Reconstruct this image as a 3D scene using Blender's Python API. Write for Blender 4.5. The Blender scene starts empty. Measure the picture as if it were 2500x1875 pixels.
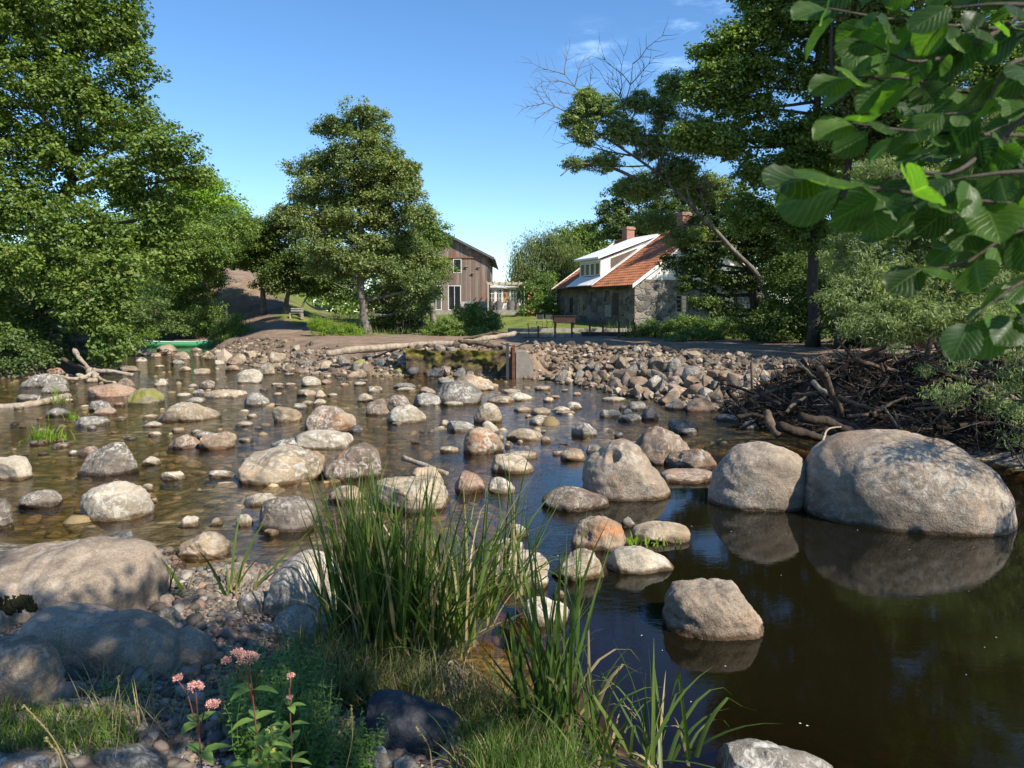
import bpy, bmesh, math, random
import numpy as np
from mathutils import Vector
R = math.radians
sc = bpy.context.scene
C = sc.collection
# ---------------------------------------------------------------- camera, world, sun, exposure
FP, CX, CY, HC, PITCH = 1850.0, 1250.0, 937.5, 2.4, R(5.48)
cam = bpy.data.cameras.new('camera'); camo = bpy.data.objects.new('camera', cam); C.objects.link(camo)
cam.sensor_width = 36; cam.lens = 36*FP/2500; cam.clip_start = 0.05; cam.clip_end = 3000
camo.location = (0, 0, HC); camo.rotation_euler = (R(90)-PITCH, 0, 0); sc.camera = camo
cam.dof.use_dof = True; cam.dof.focus_distance = 7.0; cam.dof.aperture_fstop = 9.0
SUN_AZ, SUN_EL = R(50), R(42)           # azimuth: degrees to the right of straight behind the camera
S = Vector((math.sin(SUN_AZ)*math.cos(SUN_EL), -math.cos(SUN_AZ)*math.cos(SUN_EL), math.sin(SUN_EL)))
sun = bpy.data.lights.new('sun', 'SUN'); suno = bpy.data.objects.new('sun', sun); C.objects.link(suno)
sun.energy = 5.0; sun.angle = R(0.53); sun.color = (1.0, 0.92, 0.79)
suno.rotation_euler = S.to_track_quat('Z', 'Y').to_euler(); suno.location = (20, -20, 30)
w = bpy.data.worlds.new('World'); sc.world = w; w.use_nodes = True
wt = w.node_tree; bg = wt.nodes['Background']
sky = wt.nodes.new('ShaderNodeTexSky'); sky.sky_type = 'NISHITA'; sky.sun_disc = False
sky.sun_elevation = SUN_EL; sky.sun_rotation = math.atan2(S.x, S.y)
sky.air_density = 0.9; sky.dust_density = 0.0; sky.ozone_density = 3.5; sky.altitude = 0
hs = wt.nodes.new('ShaderNodeHueSaturation'); hs.inputs['Saturation'].default_value = 1.16
wt.links.new(sky.outputs[0], hs.inputs['Color'])
# a few thin wisps of cloud, laid out in sky directions
tc = wt.nodes.new('ShaderNodeTexCoord')
mp = wt.nodes.new('ShaderNodeMapping'); mp.inputs['Scale'].default_value = (9, 9, 34)
wt.links.new(tc.outputs['Generated'], mp.inputs['Vector'])
nz = wt.nodes.new('ShaderNodeTexNoise'); nz.inputs['Scale'].default_value = 1.6; nz.inputs['Detail'].default_value = 7; nz.inputs['Roughness'].default_value = 0.62
wt.links.new(mp.outputs[0], nz.inputs['Vector'])
cr = wt.nodes.new('ShaderNodeValToRGB'); cr.color_ramp.elements[0].position = 0.5; cr.color_ramp.elements[1].position = 0.85
wt.links.new(nz.outputs['Fac'], cr.inputs[0])
mask = None
for (px, py, k) in ((1690, 105, 260), (1735, 45, 420), (1440, 140, 420), (1520, 145, 700)):
    v = Vector(((px-CX)/FP, 1, -(py-CY)/FP)); v.normalize()
    v = Vector((v.x, v.y*math.cos(-PITCH)-v.z*math.sin(-PITCH), v.y*math.sin(-PITCH)+v.z*math.cos(-PITCH)))
    d = wt.nodes.new('ShaderNodeVectorMath'); d.operation = 'DISTANCE'; wt.links.new(tc.outputs['Generated'], d.inputs[0]); d.inputs[1].default_value = v
    m = wt.nodes.new('ShaderNodeMapRange'); m.inputs['From Min'].default_value = 0; m.inputs['From Max'].default_value = 22.0/k; m.inputs['To Min'].default_value = 1; m.inputs['To Max'].default_value = 0
    m.interpolation_type = 'SMOOTHSTEP'; wt.links.new(d.outputs['Value'], m.inputs['Value'])
    if mask is None: mask = m.outputs[0]
    else:
        a = wt.nodes.new('ShaderNodeMath'); a.operation = 'MAXIMUM'; wt.links.new(mask, a.inputs[0]); wt.links.new(m.outputs[0], a.inputs[1]); mask = a.outputs[0]
mu = wt.nodes.new('ShaderNodeMath'); mu.operation = 'MULTIPLY'; wt.links.new(mask, mu.inputs[0]); wt.links.new(cr.outputs[0], mu.inputs[1])
mx = wt.nodes.new('ShaderNodeMixRGB'); mx.inputs[2].default_value = (3.4, 5.2, 7.6, 1)
wt.links.new(mu.outputs[0], mx.inputs[0]); wt.links.new(hs.outputs[0], mx.inputs[1]); wt.links.new(mx.outputs[0], bg.inputs[0])
bg.inputs[1].default_value = 0.13
sc.view_settings.view_transform = 'Standard'; sc.view_settings.look = 'None'; sc.view_settings.gamma = 1; sc.view_settings.exposure = 0.70
sc.cycles.max_bounces = 6; sc.cycles.transparent_max_bounces = 12; sc.cycles.glossy_bounces = 3; sc.cycles.diffuse_bounces = 3
sc.cycles.caustics_reflective = False; sc.cycles.caustics_refractive = False

# ---------------------------------------------------------------- helpers
cP, sP = math.cos(PITCH), math.sin(PITCH)
def ray(px, py):
    x, y, z = (px-CX)/FP, 1.0, -(py-CY)/FP
    return x, y*cP+z*sP, -y*sP+z*cP
def P(px, py, d):                       # world point on the photo's ray at distance y = d
    x, y, z = ray(px, py); t = d/y
    return np.array((x*t, d, HC+z*t))
def G(px, py, z0=0.0):                  # world point where the ray meets the level z0
    x, y, z = ray(px, py); t = (z0-HC)/z
    return np.array((x*t, y*t, z0))
def rng(s): return np.random.RandomState(s)

def tag(o, label=None, cat=None, group=None, kind=None):
    if label: o['label'] = label
    if cat: o['category'] = cat
    if group: o['group'] = group
    if kind: o['kind'] = kind
    return o
def thing(name, label, cat, loc=(0, 0, 0), rz=0.0, group=None):
    o = bpy.data.objects.new(name, None); C.objects.link(o); o.empty_display_size = 0.2
    o.location = loc; o.rotation_euler = (0, 0, rz)
    return tag(o, label, cat, group)
def mesh_data(name, V, Fs, mats=(), smooth=True, attrs=None, uv=None, midx=None):
    V = np.asarray(V, np.float32)
    if isinstance(Fs, np.ndarray): Fs = [Fs]
    Fs = [np.asarray(f, np.int32) for f in Fs if len(f)]
    me = bpy.data.meshes.new(name)
    me.vertices.add(len(V)); me.vertices.foreach_set('co', V.ravel())
    nl = sum(f.size for f in Fs); nf = sum(len(f) for f in Fs)
    me.loops.add(nl); me.polygons.add(nf)
    me.loops.foreach_set('vertex_index', np.concatenate([f.ravel() for f in Fs]))
    st = np.concatenate([np.full(len(f), f.shape[1], np.int32) for f in Fs])
    me.polygons.foreach_set('loop_start', np.concatenate([[0], np.cumsum(st)[:-1]]).astype(np.int32))
    me.update(calc_edges=True)
    me.polygons.foreach_set('use_smooth', np.full(nf, smooth, bool))
    for m in (mats if isinstance(mats, (list, tuple)) else [mats]): me.materials.append(m)
    if midx is not None: me.polygons.foreach_set('material_index', np.asarray(midx, np.int32))
    for k, a in (attrs or {}).items():
        a = np.asarray(a, np.float32)
        if a.ndim == 1:
            at = me.attributes.new(k, 'FLOAT', 'POINT'); at.data.foreach_set('value', a)
        else:
            at = me.attributes.new(k, 'FLOAT_COLOR', 'POINT'); at.data.foreach_set('color', a.ravel())
    if uv is not None:
        ul = me.uv_layers.new(name='UVMap'); vi = np.concatenate([f.ravel() for f in Fs])
        ul.data.foreach_set('uv', np.asarray(uv, np.float32)[vi].ravel())
    me.validate()
    return me
def link(name, me, parent=None, loc=None):
    o = bpy.data.objects.new(name, me); C.objects.link(o)
    if parent: o.parent = parent
    if loc is not None: o.location = loc
    return o
def ob(name, V, Fs, mat, parent=None, loc=None, **k):
    V = np.asarray(V, float)
    if loc is not None: V = V-np.asarray(loc, float)
    return link(name, mesh_data(name, V, Fs, mat, **k), parent, loc)

class MB:                                # collects boxes / tubes / prisms for ONE mesh
    def __init__(s): s.V = []; s.F3 = []; s.F4 = []; s.n = 0
    def add(s, V, F3=(), F4=()):
        V = np.asarray(V, float)
        if len(F3): s.F3.append(np.asarray(F3)+s.n)
        if len(F4): s.F4.append(np.asarray(F4)+s.n)
        s.V.append(V); s.n += len(V); return s
    def box(s, c, d, rz=0.0, ry=0.0, rx=0.0):
        q = np.array([(x, y, z) for x in (-.5, .5) for y in (-.5, .5) for z in (-.5, .5)])*np.array(d)
        q = q@rotm(rx, ry, rz).T+np.array(c)
        return s.add(q, F4=[(0, 1, 3, 2), (4, 6, 7, 5), (0, 4, 5, 1), (2, 3, 7, 6), (0, 2, 6, 4), (1, 5, 7, 3)])
    def b2(s, x0, x1, y0, y1, z0, z1): return s.box(((x0+x1)/2, (y0+y1)/2, (z0+z1)/2), (x1-x0, y1-y0, z1-z0))
    def tube(s, pts, rad, k=6, cap=True):
        V, F4, F3 = tube_np(pts, rad, k, cap); return s.add(V, F3, F4)
    def poly(s, top, th):                # extruded polygon: list of points, thickness vector
        t = np.array(top, float); n = len(t); V = np.vstack([t, t+np.array(th)])
        F4 = [(i, (i+1) % n, n+(i+1) % n, n+i) for i in range(n)]
        F3 = [(0, i, i+1) for i in range(1, n-1)]+[(n, n+i+1, n+i) for i in range(1, n-1)]
        return s.add(V, F3, F4)
    def build(s, name, mat, parent=None, loc=None, smooth=False, **k):
        Fs = []
        if s.F3: Fs.append(np.vstack(s.F3))
        if s.F4: Fs.append(np.vstack(s.F4))
        return ob(name, np.vstack(s.V), Fs, mat, parent, loc, smooth=smooth, **k)
def rotm(rx, ry, rz):
    cx, sx, cy, sy, cz, sz = math.cos(rx), math.sin(rx), math.cos(ry), math.sin(ry), math.cos(rz), math.sin(rz)
    return (np.array([[cz, -sz, 0], [sz, cz, 0], [0, 0, 1]])@np.array([[cy, 0, sy], [0, 1, 0], [-sy, 0, cy]])@np.array([[1, 0, 0], [0, cx, -sx], [0, sx, cx]]))
def tube_np(pts, rad, k=6, cap=True):
    pts = np.asarray(pts, float); n = len(pts); rad = np.broadcast_to(np.asarray(rad, float), (n,))
    t = np.gradient(pts, axis=0); t /= np.linalg.norm(t, axis=1)[:, None]+1e-9
    up = np.array((0.123, 0.31, 0.94)) if abs(t[0][2]) < 0.9 else np.array((0.95, 0.3, 0.1))
    a = np.cross(t, up); a /= np.linalg.norm(a, axis=1)[:, None]+1e-9; b = np.cross(t, a)
    th = np.linspace(0, 2*np.pi, k, endpoint=False)
    V = (pts[:, None]+rad[:, None, None]*(np.cos(th)[None, :, None]*a[:, None]+np.sin(th)[None, :, None]*b[:, None])).reshape(-1, 3)
    i, j = np.meshgrid(np.arange(n-1), np.arange(k), indexing='ij'); i = i.ravel(); j = j.ravel(); j2 = (j+1) % k
    F4 = np.stack([i*k+j, i*k+j2, (i+1)*k+j2, (i+1)*k+j], 1); F3 = []
    if cap: F3 = [(0, q+1, q) for q in range(1, k-1)]+[((n-1)*k, (n-1)*k+q, (n-1)*k+q+1) for q in range(1, k-1)]
    return V, F4, F3
def smooth_path(pts, m=5):               # Catmull-Rom
    p = np.asarray(pts, float); q = np.vstack([2*p[0]-p[1], p, 2*p[-1]-p[-2]]); out = []
    for i in range(1, len(q)-2):
        for t in np.linspace(0, 1, m, endpoint=False):
            out.append(.5*((2*q[i])+(-q[i-1]+q[i+1])*t+(2*q[i-1]-5*q[i]+4*q[i+1]-q[i+2])*t*t+(-q[i-1]+3*q[i]-3*q[i+1]+q[i+2])*t**3))
    out.append(p[-1]); return np.array(out)
class SN:                                # smooth pseudo noise from a few sinusoids
    def __init__(s, seed, octs=3, f=1.0, n=5):
        r = rng(seed); s.t = []
        for o in range(octs):
            for _ in range(n):
                k = r.normal(size=3); k *= f*2**o*r.uniform(.7, 1.3)*2.2/np.linalg.norm(k); s.t.append((k, r.uniform(0, 6.28), .5**o/n**.5))
    def __call__(s, p): return sum(a*np.sin(p@k+ph) for k, ph, a in s.t)

# ---------------------------------------------------------------- materials
def mat(name, rough=0.8, spec=0.3):
    m = bpy.data.materials.new(name); m.use_nodes = True; nt = m.node_tree; b = nt.nodes['Principled BSDF']
    b.inputs['Roughness'].default_value = rough; b.inputs['Specular IOR Level'].default_value = spec
    return m, nt, b
def nd(nt, t, **k):
    n = nt.nodes.new('ShaderNode'+t)
    for a, v in k.items():
        if a in n.inputs.keys(): n.inputs[a].default_value = v
        else: setattr(n, a, v)
    return n
def c4(c): return tuple(c)+(1,) if len(c) == 3 else c
def noise(nt, vec, scale, detail=4, rough=.55, dist=0.0):
    n = nd(nt, 'TexNoise'); n.inputs['Scale'].default_value = scale; n.inputs['Detail'].default_value = detail; n.inputs['Roughness'].default_value = rough; n.inputs['Distortion'].default_value = dist
    if vec: nt.links.new(vec, n.inputs['Vector'])
    return n.outputs['Fac']
def ramp(nt, fac, stops):
    r = nd(nt, 'ValToRGB'); e = r.color_ramp.elements
    while len(e) < len(stops): e.new(0.5)
    for q, (p, c) in zip(e, stops): q.position = p; q.color = c4(c) if not isinstance(c, (int, float)) else (c, c, c, 1)
    nt.links.new(fac, r.inputs[0]); return r.outputs[0]
def mixc(nt, fac, a, b, bt='MIX'):
    m = nd(nt, 'MixRGB', blend_type=bt)
    for i, v in ((0, fac), (1, a), (2, b)):
        if isinstance(v, (int, float)): m.inputs[i].default_value = v if i == 0 else (v, v, v, 1)
        elif isinstance(v, tuple): m.inputs[i].default_value = c4(v)
        else: nt.links.new(v, m.inputs[i])
    return m.outputs[0]
def mth(nt, op, a, b=None, clamp=False):
    m = nd(nt, 'Math', operation=op); m.use_clamp = clamp
    for i, v in ((0, a), (1, b)):
        if v is None: continue
        if isinstance(v, (int, float)): m.inputs[i].default_value = v
        else: nt.links.new(v, m.inputs[i])
    return m.outputs[0]
def bump(nt, b, h, strength=.5, dist=.02):
    n = nd(nt, 'Bump'); n.inputs['Strength'].default_value = strength; n.inputs['Distance'].default_value = dist
    nt.links.new(h, n.inputs['Height']); nt.links.new(n.outputs[0], b.inputs['Normal'])
def ocoord(nt, rnd=True, scale=None):
    t = nd(nt, 'TexCoord'); v = t.outputs['Object']
    if scale:
        q = nd(nt, 'Mapping'); q.inputs['Scale'].default_value = scale; nt.links.new(v, q.inputs[0]); v = q.outputs[0]
    if rnd:
        o = nd(nt, 'ObjectInfo'); a = nd(nt, 'VectorMath', operation='MULTIPLY_ADD'); nt.links.new(v, a.inputs[0]); a.inputs[1].default_value = (1, 1, 1)
        s = mth(nt, 'MULTIPLY', o.outputs['Random'], 57.0); cb = nd(nt, 'CombineXYZ')
        for i in range(3): nt.links.new(s, cb.inputs[i])
        nt.links.new(cb.outputs[0], a.inputs[2]); v = a.outputs[0]
    return v
def pos(nt): return nd(nt, 'NewGeometry').outputs['Position']

def rock_mat(name, c1, c2, lich=.3, lcol=(.56, .54, .48), rust=.0, moss=0.0, gsc=1.0, bs=.6):
    m, nt, b = mat(name, .86, .25); v = ocoord(nt)
    big = noise(nt, v, 1.3*gsc, 5, .6, .6); col = ramp(nt, big, [(.32, c1), (.66, c2)])
    gr = noise(nt, v, 55, 3, .7); col = mixc(nt, .55, col, ramp(nt, gr, [(.3, .32), (.5, .5), (.7, .72)]), 'OVERLAY')
    if rust:
        rn = noise(nt, v, 1.7*gsc, 4, .6, 1.0); col = mixc(nt, mth(nt, 'MULTIPLY', ramp(nt, rn, [(.52, 0.), (.66, 1.)]), rust), col, (.36, .155, .06))
    fg = noise(nt, v, 150, 2, .6); col = mixc(nt, .5, col, ramp(nt, fg, [(.32, .28), (.5, .5), (.68, .74)]), 'OVERLAY')
    st_ = noise(nt, ocoord(nt, True, (1.2, 1.2, 5.0)), 1.6*gsc, 5, .65, .8); col = mixc(nt, .6, col, ramp(nt, st_, [(.35, .30), (.65, .70)]), 'OVERLAY')
    dk = noise(nt, v, 4.2*gsc, 6, .7, .4); col = mixc(nt, ramp(nt, dk, [(.56, 0.), (.74, .55)]), col, (c1[0]*.4, c1[1]*.4, c1[2]*.38))
    ln = noise(nt, v, 9*gsc, 7, .72, 1.2); l2 = noise(nt, v, 1.5*gsc, 3, .5)
    lf = mth(nt, 'MULTIPLY', ramp(nt, ln, [(.5, 0.), (.58, 1.)]), ramp(nt, l2, [(.35, 0.), (.6, 1.)]))
    col = mixc(nt, mth(nt, 'MULTIPLY', lf, lich), col, lcol)
    vn = nd(nt, 'TexVoronoi'); vn.feature = 'DISTANCE_TO_EDGE'; vn.inputs['Scale'].default_value = 1.1*gsc
    wv = nd(nt, 'VectorMath', operation='ADD'); nt.links.new(v, wv.inputs[0])
    nn = nd(nt, 'TexNoise'); nn.inputs['Scale'].default_value = 2.5; nt.links.new(v, nn.inputs['Vector']); nt.links.new(nn.outputs['Color'], wv.inputs[1]); nt.links.new(wv.outputs[0], vn.inputs['Vector'])
    crack = ramp(nt, vn.outputs['Distance'], [(0, 1.), (.006, 0.)]); crk = mth(nt, 'MULTIPLY', crack, ramp(nt, l2, [(.56, 0.), (.66, .45)]))
    col = mixc(nt, crk, col, (c1[0]*.35, c1[1]*.33, c1[2]*.3))
    if moss:
        nm = nd(nt, 'NewGeometry'); sx = nd(nt, 'SeparateXYZ'); nt.links.new(nm.outputs['Normal'], sx.inputs[0])
        mf = mth(nt, 'MULTIPLY', ramp(nt, sx.outputs[2], [(.0, 0.), (.5, 1.)]), ramp(nt, noise(nt, v, 2.5, 5, .6), [(.40, 0.), (.52, 1.)]))
        col = mixc(nt, mth(nt, 'MULTIPLY', mf, moss), col, (.20, .19, .035))
    # wet foot and pale dried rim along the waterline
    sz = nd(nt, 'SeparateXYZ'); nt.links.new(pos(nt), sz.inputs[0]); zz = mth(nt, 'ADD', sz.outputs[2], mth(nt, 'MULTIPLY', mth(nt, 'SUBTRACT', noise(nt, v, 6, 4), .5), -.12))
    wet = ramp(nt, zz, [(.03, 1.), (.06, 0.)]); col = mixc(nt, wet, col, mixc(nt, 1.0, col, (.33, .27, .2), 'MULTIPLY'))
    nt.links.new(col, b.inputs['Base Color'])
    nt.links.new(ramp(nt, wet, [(0, .86), (1, .3)]), b.inputs['Roughness'])
    h = mth(nt, 'ADD', mth(nt, 'MULTIPLY', noise(nt, v, 7*gsc, 8, .68), 1.0), mth(nt, 'MULTIPLY', gr, .25)); h = mth(nt, 'SUBTRACT', h, mth(nt, 'MULTIPLY', crk, .6))
    bump(nt, b, h, bs, .05)
    return m
ROCK = {
    'tan': rock_mat('granite_tan', (.17, .13, .085), (.36, .285, .185), .6, rust=.35),
    'grey': rock_mat('granite_grey', (.10, .09, .075), (.24, .215, .175), .75),
    'pink': rock_mat('granite_pink', (.20, .135, .095), (.33, .235, .17), .5, rust=.3),
    'brown': rock_mat('granite_brown', (.09, .068, .05), (.22, .16, .115), .6, rust=.35),
    'dark': rock_mat('dark_basalt', (.045, .043, .042), (.13, .125, .115), .55, lcol=(.42, .42, .4)),
    'pale': rock_mat('pale_granite', (.22, .185, .135), (.42, .36, .27), .8, lcol=(.58, .55, .47)),
    'rust': rock_mat('rusty_granite', (.17, .125, .085), (.32, .235, .155), .8, rust=.9),
    'moss': rock_mat('mossy_granite', (.14, .125, .09), (.26, .22, .15), .4, moss=.9),
    'spot': rock_mat('spotted_granite', (.115, .095, .075), (.18, .15, .12), 1.0, lcol=(.44, .41, .34), gsc=1.5),
    'smooth': rock_mat('smooth_granite', (.165, .125, .088), (.30, .235, .17), .25, gsc=.8, bs=.6),
    'black': rock_mat('blue_black_rock', (.022, .024, .028), (.07, .072, .075), .25, lcol=(.2, .21, .21)),
    'rip': rock_mat('quarry_stone', (.085, .065, .045), (.22, .17, .12), .3, rust=.4),
    'ripd': rock_mat('dark_quarry_stone', (.06, .052, .045), (.15, .13, .11), .4),
    'big': rock_mat('pinkish_boulder_granite', (.15, .115, .085), (.345, .28, .205), .4, gsc=1.0, rust=.2, bs=.7),
}
def leaf_mat(name, c1, c2, tr=.3, rough=.5, hue=.0, nsc=.6, dry=None):
    m, nt, b = mat(name, rough, .35)
    g = nd(nt, 'NewGeometry'); rp = g.outputs['Random Per Island']
    col = ramp(nt, rp, [(0, c1), (1, c2)]); n = noise(nt, g.outputs['Position'], nsc, 3)
    col = mixc(nt, .8, col, ramp(nt, n, [(.3, (.34, .38, .40)), (.7, (.68, .64, .50))]), 'OVERLAY')
    if dry: col = mixc(nt, ramp(nt, rp, [(dry[1], 0.), (dry[1]+.03, 1.)]), col, dry[0])
    nt.links.new(col, b.inputs['Base Color'])
    t = nd(nt, 'BsdfTranslucent'); nt.links.new(mixc(nt, 1.0, col, (1.4, 1.6, .6), 'MULTIPLY'), t.inputs[0])
    mx = nd(nt, 'MixShader'); mx.inputs[0].default_value = tr
    nt.links.new(b.outputs[0], mx.inputs[1]); nt.links.new(t.outputs[0], mx.inputs[2]); nt.links.new(mx.outputs[0], nt.nodes['Material Output'].inputs[0])
    return m
LEAF = {
    'oak': leaf_mat('oak_leaves', (.075, .13, .024), (.18, .245, .055)),
    'alder': leaf_mat('alder_leaves', (.11, .15, .045), (.24, .29, .11)),
    'dark': leaf_mat('dark_leaves', (.055, .095, .024), (.14, .195, .06)),
    'bright': leaf_mat('bright_leaves', (.15, .25, .02), (.26, .36, .05), .45),
    'mid': leaf_mat('green_leaves', (.09, .15, .03), (.19, .265, .065)),
    'willow': leaf_mat('willow_leaves', (.12, .17, .06), (.27, .32, .15), .35),
    'weep': leaf_mat('weeping_willow_leaves', (.10, .14, .04), (.18, .22, .07), .3),
    'ash': leaf_mat('ash_leaves', (.14, .20, .07), (.27, .33, .14), .35),
    'herb': leaf_mat('herb_leaves', (.09, .17, .04), (.18, .28, .07), .35),
    'reed': leaf_mat('reed_blades', (.04, .08, .016), (.12, .17, .035), .3, .42, nsc=2, dry=((.34, .27, .13), .88)),
    'grass': leaf_mat('grass_blades', (.06, .10, .02), (.13, .18, .04), .3, .6, nsc=1.5, dry=((.30, .24, .12), .78)),
    'drygrass': leaf_mat('dry_grass', (.22, .19, .09), (.34, .28, .15), .3, .6),
    'ggrass': leaf_mat('green_grass', (.07, .13, .025), (.14, .22, .04), .35, .5, dry=((.34, .28, .14), .85)),
}
def bark_mat(name, c1, c2, sc_=6, lich=0.0):
    m, nt, b = mat(name, .9, .2); v = ocoord(nt, True, (1, 1, .22))
    n = noise(nt, v, sc_, 6, .65, .4); col = ramp(nt, n, [(.3, c1), (.7, c2)])
    if lich: col = mixc(nt, mth(nt, 'MULTIPLY', ramp(nt, noise(nt, ocoord(nt), 3, 5, .7), [(.5, 0.), (.6, 1.)]), lich), col, (.36, .36, .29))
    nt.links.new(col, b.inputs['Base Color']); bump(nt, b, n, .8, .05); return m
BARK = bark_mat('grey_bark', (.07, .06, .05), (.20, .175, .145), 6, .4)
BARKD = bark_mat('dark_bark', (.035, .03, .025), (.09, .075, .06), 6)
DRIFT = bark_mat('bleached_driftwood', (.20, .155, .11), (.44, .36, .27), 9)
DRIFTB = bark_mat('brown_driftwood', (.06, .042, .03), (.17, .12, .08), 9)
BRUSH = bark_mat('dark_brushwood', (.02, .015, .011), (.065, .048, .035), 9)
def flat(name, c, rough=.7, spec=.3, var=.25, sc_=3, metal=0, bs=0.0):
    m, nt, b = mat(name, rough, spec); v = ocoord(nt)
    n = noise(nt, v, sc_, 5, .6); k = 1-var; nt.links.new(ramp(nt, n, [(.25, tuple(x*k for x in c)), (.75, tuple(min(1, x*(1+var)) for x in c))]), b.inputs['Base Color'])
    b.inputs['Metallic'].default_value = metal
    if bs: bump(nt, b, noise(nt, v, sc_*5, 5), bs, .02)
    return m
WHITE = flat('white_paint', (.72, .71, .68), .55, .4, .08, 2)
PLASTER = flat('white_plaster', (.70, .67, .62), .9, .1, .12, 1.5, bs=.2)
RUSTM = flat('rusty_iron', (.13, .055, .03), .85, .3, .5, 8, bs=.4)
DARKM = flat('dark_metal', (.035, .035, .038), .5, .5, .2)
CONC = flat('old_concrete', (.23, .205, .17), .95, .1, .35, 3, bs=.5)
WICK = flat('grey_wicker', (.14, .13, .12), .8, .2, .3, 30)
CUSH = flat('grey_cushion', (.36, .35, .33), .9, .1, .1)
SAIL = flat('cream_sailcloth', (.62, .50, .25), .9, .1, .08)
TIMBER = flat('weathered_timber', (.30, .27, .22), .85, .15, .35, 5, bs=.3)
DARKT = flat('dark_wet_timber', (.06, .05, .04), .8, .2, .4, 4, bs=.3)
def glass_mat():
    m, nt, b = mat('window_glass', .04, .9); b.inputs['Base Color'].default_value = (.018, .022, .025, 1); return m
GLASS = glass_mat()
# ---------------------------------------------------------------- ground and water
_wp = [G(-300, 1290), G(0, 1325), G(230, 1335), G(380, 1345), G(430, 1400), G(520, 1385), G(600, 1375), G(680, 1395), G(760, 1470), G(840, 1580), G(1000, 1600), G(1130, 1640), G(1190, 1760), G(1400, 1850), G(1600, 1885),
       (2.6, 2.6, 0), (4, 1.2, 0), (8, 1.0, 0), (11, 4, 0), (9.6, 9, 0), G(2500, 1150), G(2300, 1100), G(2020, 1062), G(1850, 1018), G(1700, 992), G(1560, 972), G(1480, 955), G(1330, 927), G(1240, 921),
       G(1000, 917), G(850, 918), G(700, 908), G(620, 893), G(540, 880), G(480, 868), G(520, 852), G(520, 840), G(300, 836), G(260, 850), G(310, 868), G(290, 885), G(200, 903), G(60, 922), G(-200, 930), (-34, 26, 0), (-30, 8, 0)]
WP = np.array([p[:2] for p in _wp], float)
def water_sd(X, Y):                      # signed distance: > 0 on land, < 0 in the river
    x = X.ravel(); y = Y.ravel(); d = np.full(x.shape, 1e9); ins = np.zeros(x.shape, bool); n = len(WP)
    for i in range(n):
        a = WP[i]; b = WP[(i+1) % n]; e = b-a
        t = np.clip(((x-a[0])*e[0]+(y-a[1])*e[1])/(e@e), 0, 1)
        d = np.minimum(d, np.hypot(x-a[0]-t*e[0], y-a[1]-t*e[1]))
        c = (a[1] > y) != (b[1] > y); xi = a[0]+(y-a[1])/(e[1] if abs(e[1]) > 1e-9 else 1e-9)*e[0]
        ins ^= c & (x < xi)
    return np.where(ins, -d, d).reshape(X.shape)
_n1, _n2, _n3 = SN(1, 3, .35), SN(2, 3, 1.6), SN(3, 2, .9)
def sstep(a, b, x): t = np.clip((x-a)/(b-a), 0, 1); return t*t*(3-2*t)
def terrain(X, Y):
    X = np.asarray(X, float); Y = np.asarray(Y, float); sd = water_sd(X, Y)
    p = np.stack([X, Y, X*0], -1); nl = _n1(p); nf = _n2(p)
    far = sstep(13, 17, Y)
    near = np.minimum(.17*sd, .85)+.03*nf*np.clip(sd, 0, 1)
    # far plateau behind the weir, rising to the lawn and to the hill on the left
    Lb = 1.0+4.2*sstep(.8, 1.6, X)+2.6*sstep(-3.5, -6, X)*sstep(-19, -16, X)
    base = np.where(X > .8, .88, .9)*sstep(0, 1, sd/Lb)
    rise = np.where(X > .5, .066*np.clip(Y-45, 0, 20)-.05*sstep(30, 40, Y), .018*np.clip(Y-32, 0, 30))*sstep(0, 6, sd)
    lawn = sstep(50, 62, Y)*np.where(X > .5, .2, .55)
    u = X/np.maximum(Y, 1)
    hill = sstep(-.22, -.38, u)*(np.clip(Y-44, 0, 60)*.155)*sstep(0, 8, sd)+sstep(60, 100, Y)*1.0*sstep(-.22, .1, u)
    hillr = sstep(.36, .55, u)*np.clip(Y-22, 0, 60)*.03
    leftb = sstep(-15, -19, X)*sstep(45, 38, Y)*sstep(0, 4, sd)*.5
    fr = base+rise+lawn+hill+hillr+leftb+.05*nl*np.clip(sd, 0, 1)+.025*nf*np.clip(sd, 0, 1)
    land = near*(1-far)+fr*far
    # river bed: shallow riffles, deep pool at the near right
    pool = sstep(-.4, 1.3, X)*sstep(13.5, 10.5, Y)
    bed = -(.085+.05*_n3(p)+.035*nf+pool*1.7)
    bed = np.minimum(bed, -.03)
    zw = -np.minimum(-bed, -sd*(.30+.9*sstep(.4, 1.6, X)*sstep(13.5, 10.5, Y)))
    return np.where(sd > 0, land, zw), sd
def TZ(x, y): return float(terrain(np.array([x]), np.array([y]))[0][0])
th = np.linspace(-R(66), R(66), 420); rr = np.concatenate([np.linspace(3, 20, 190), np.geomspace(20.15, 75, 170), np.geomspace(77, 900, 30)])
TH, RR = np.meshgrid(th, rr); GX = RR*np.sin(TH); GY = RR*np.cos(TH)-7.0
GZ, GSD = terrain(GX, GY)
nr, nc = GX.shape
ii, jj = np.meshgrid(np.arange(nr-1), np.arange(nc-1), indexing='ij'); ii = ii.ravel(); jj = jj.ravel()
GF = np.stack([ii*nc+jj, ii*nc+jj+1, (ii+1)*nc+jj+1, (ii+1)*nc+jj], 1)
pp = np.stack([GX, GY, GX*0], -1); u_ = GX/np.maximum(GY, 1)
grass = np.maximum(sstep(.0, .6, _n3(pp*1.0)+.5)*sstep(.9, 1.8, GSD)*sstep(12, 14, GY), sstep(9, 12, GSD)*sstep(30, 36, GY))
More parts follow.
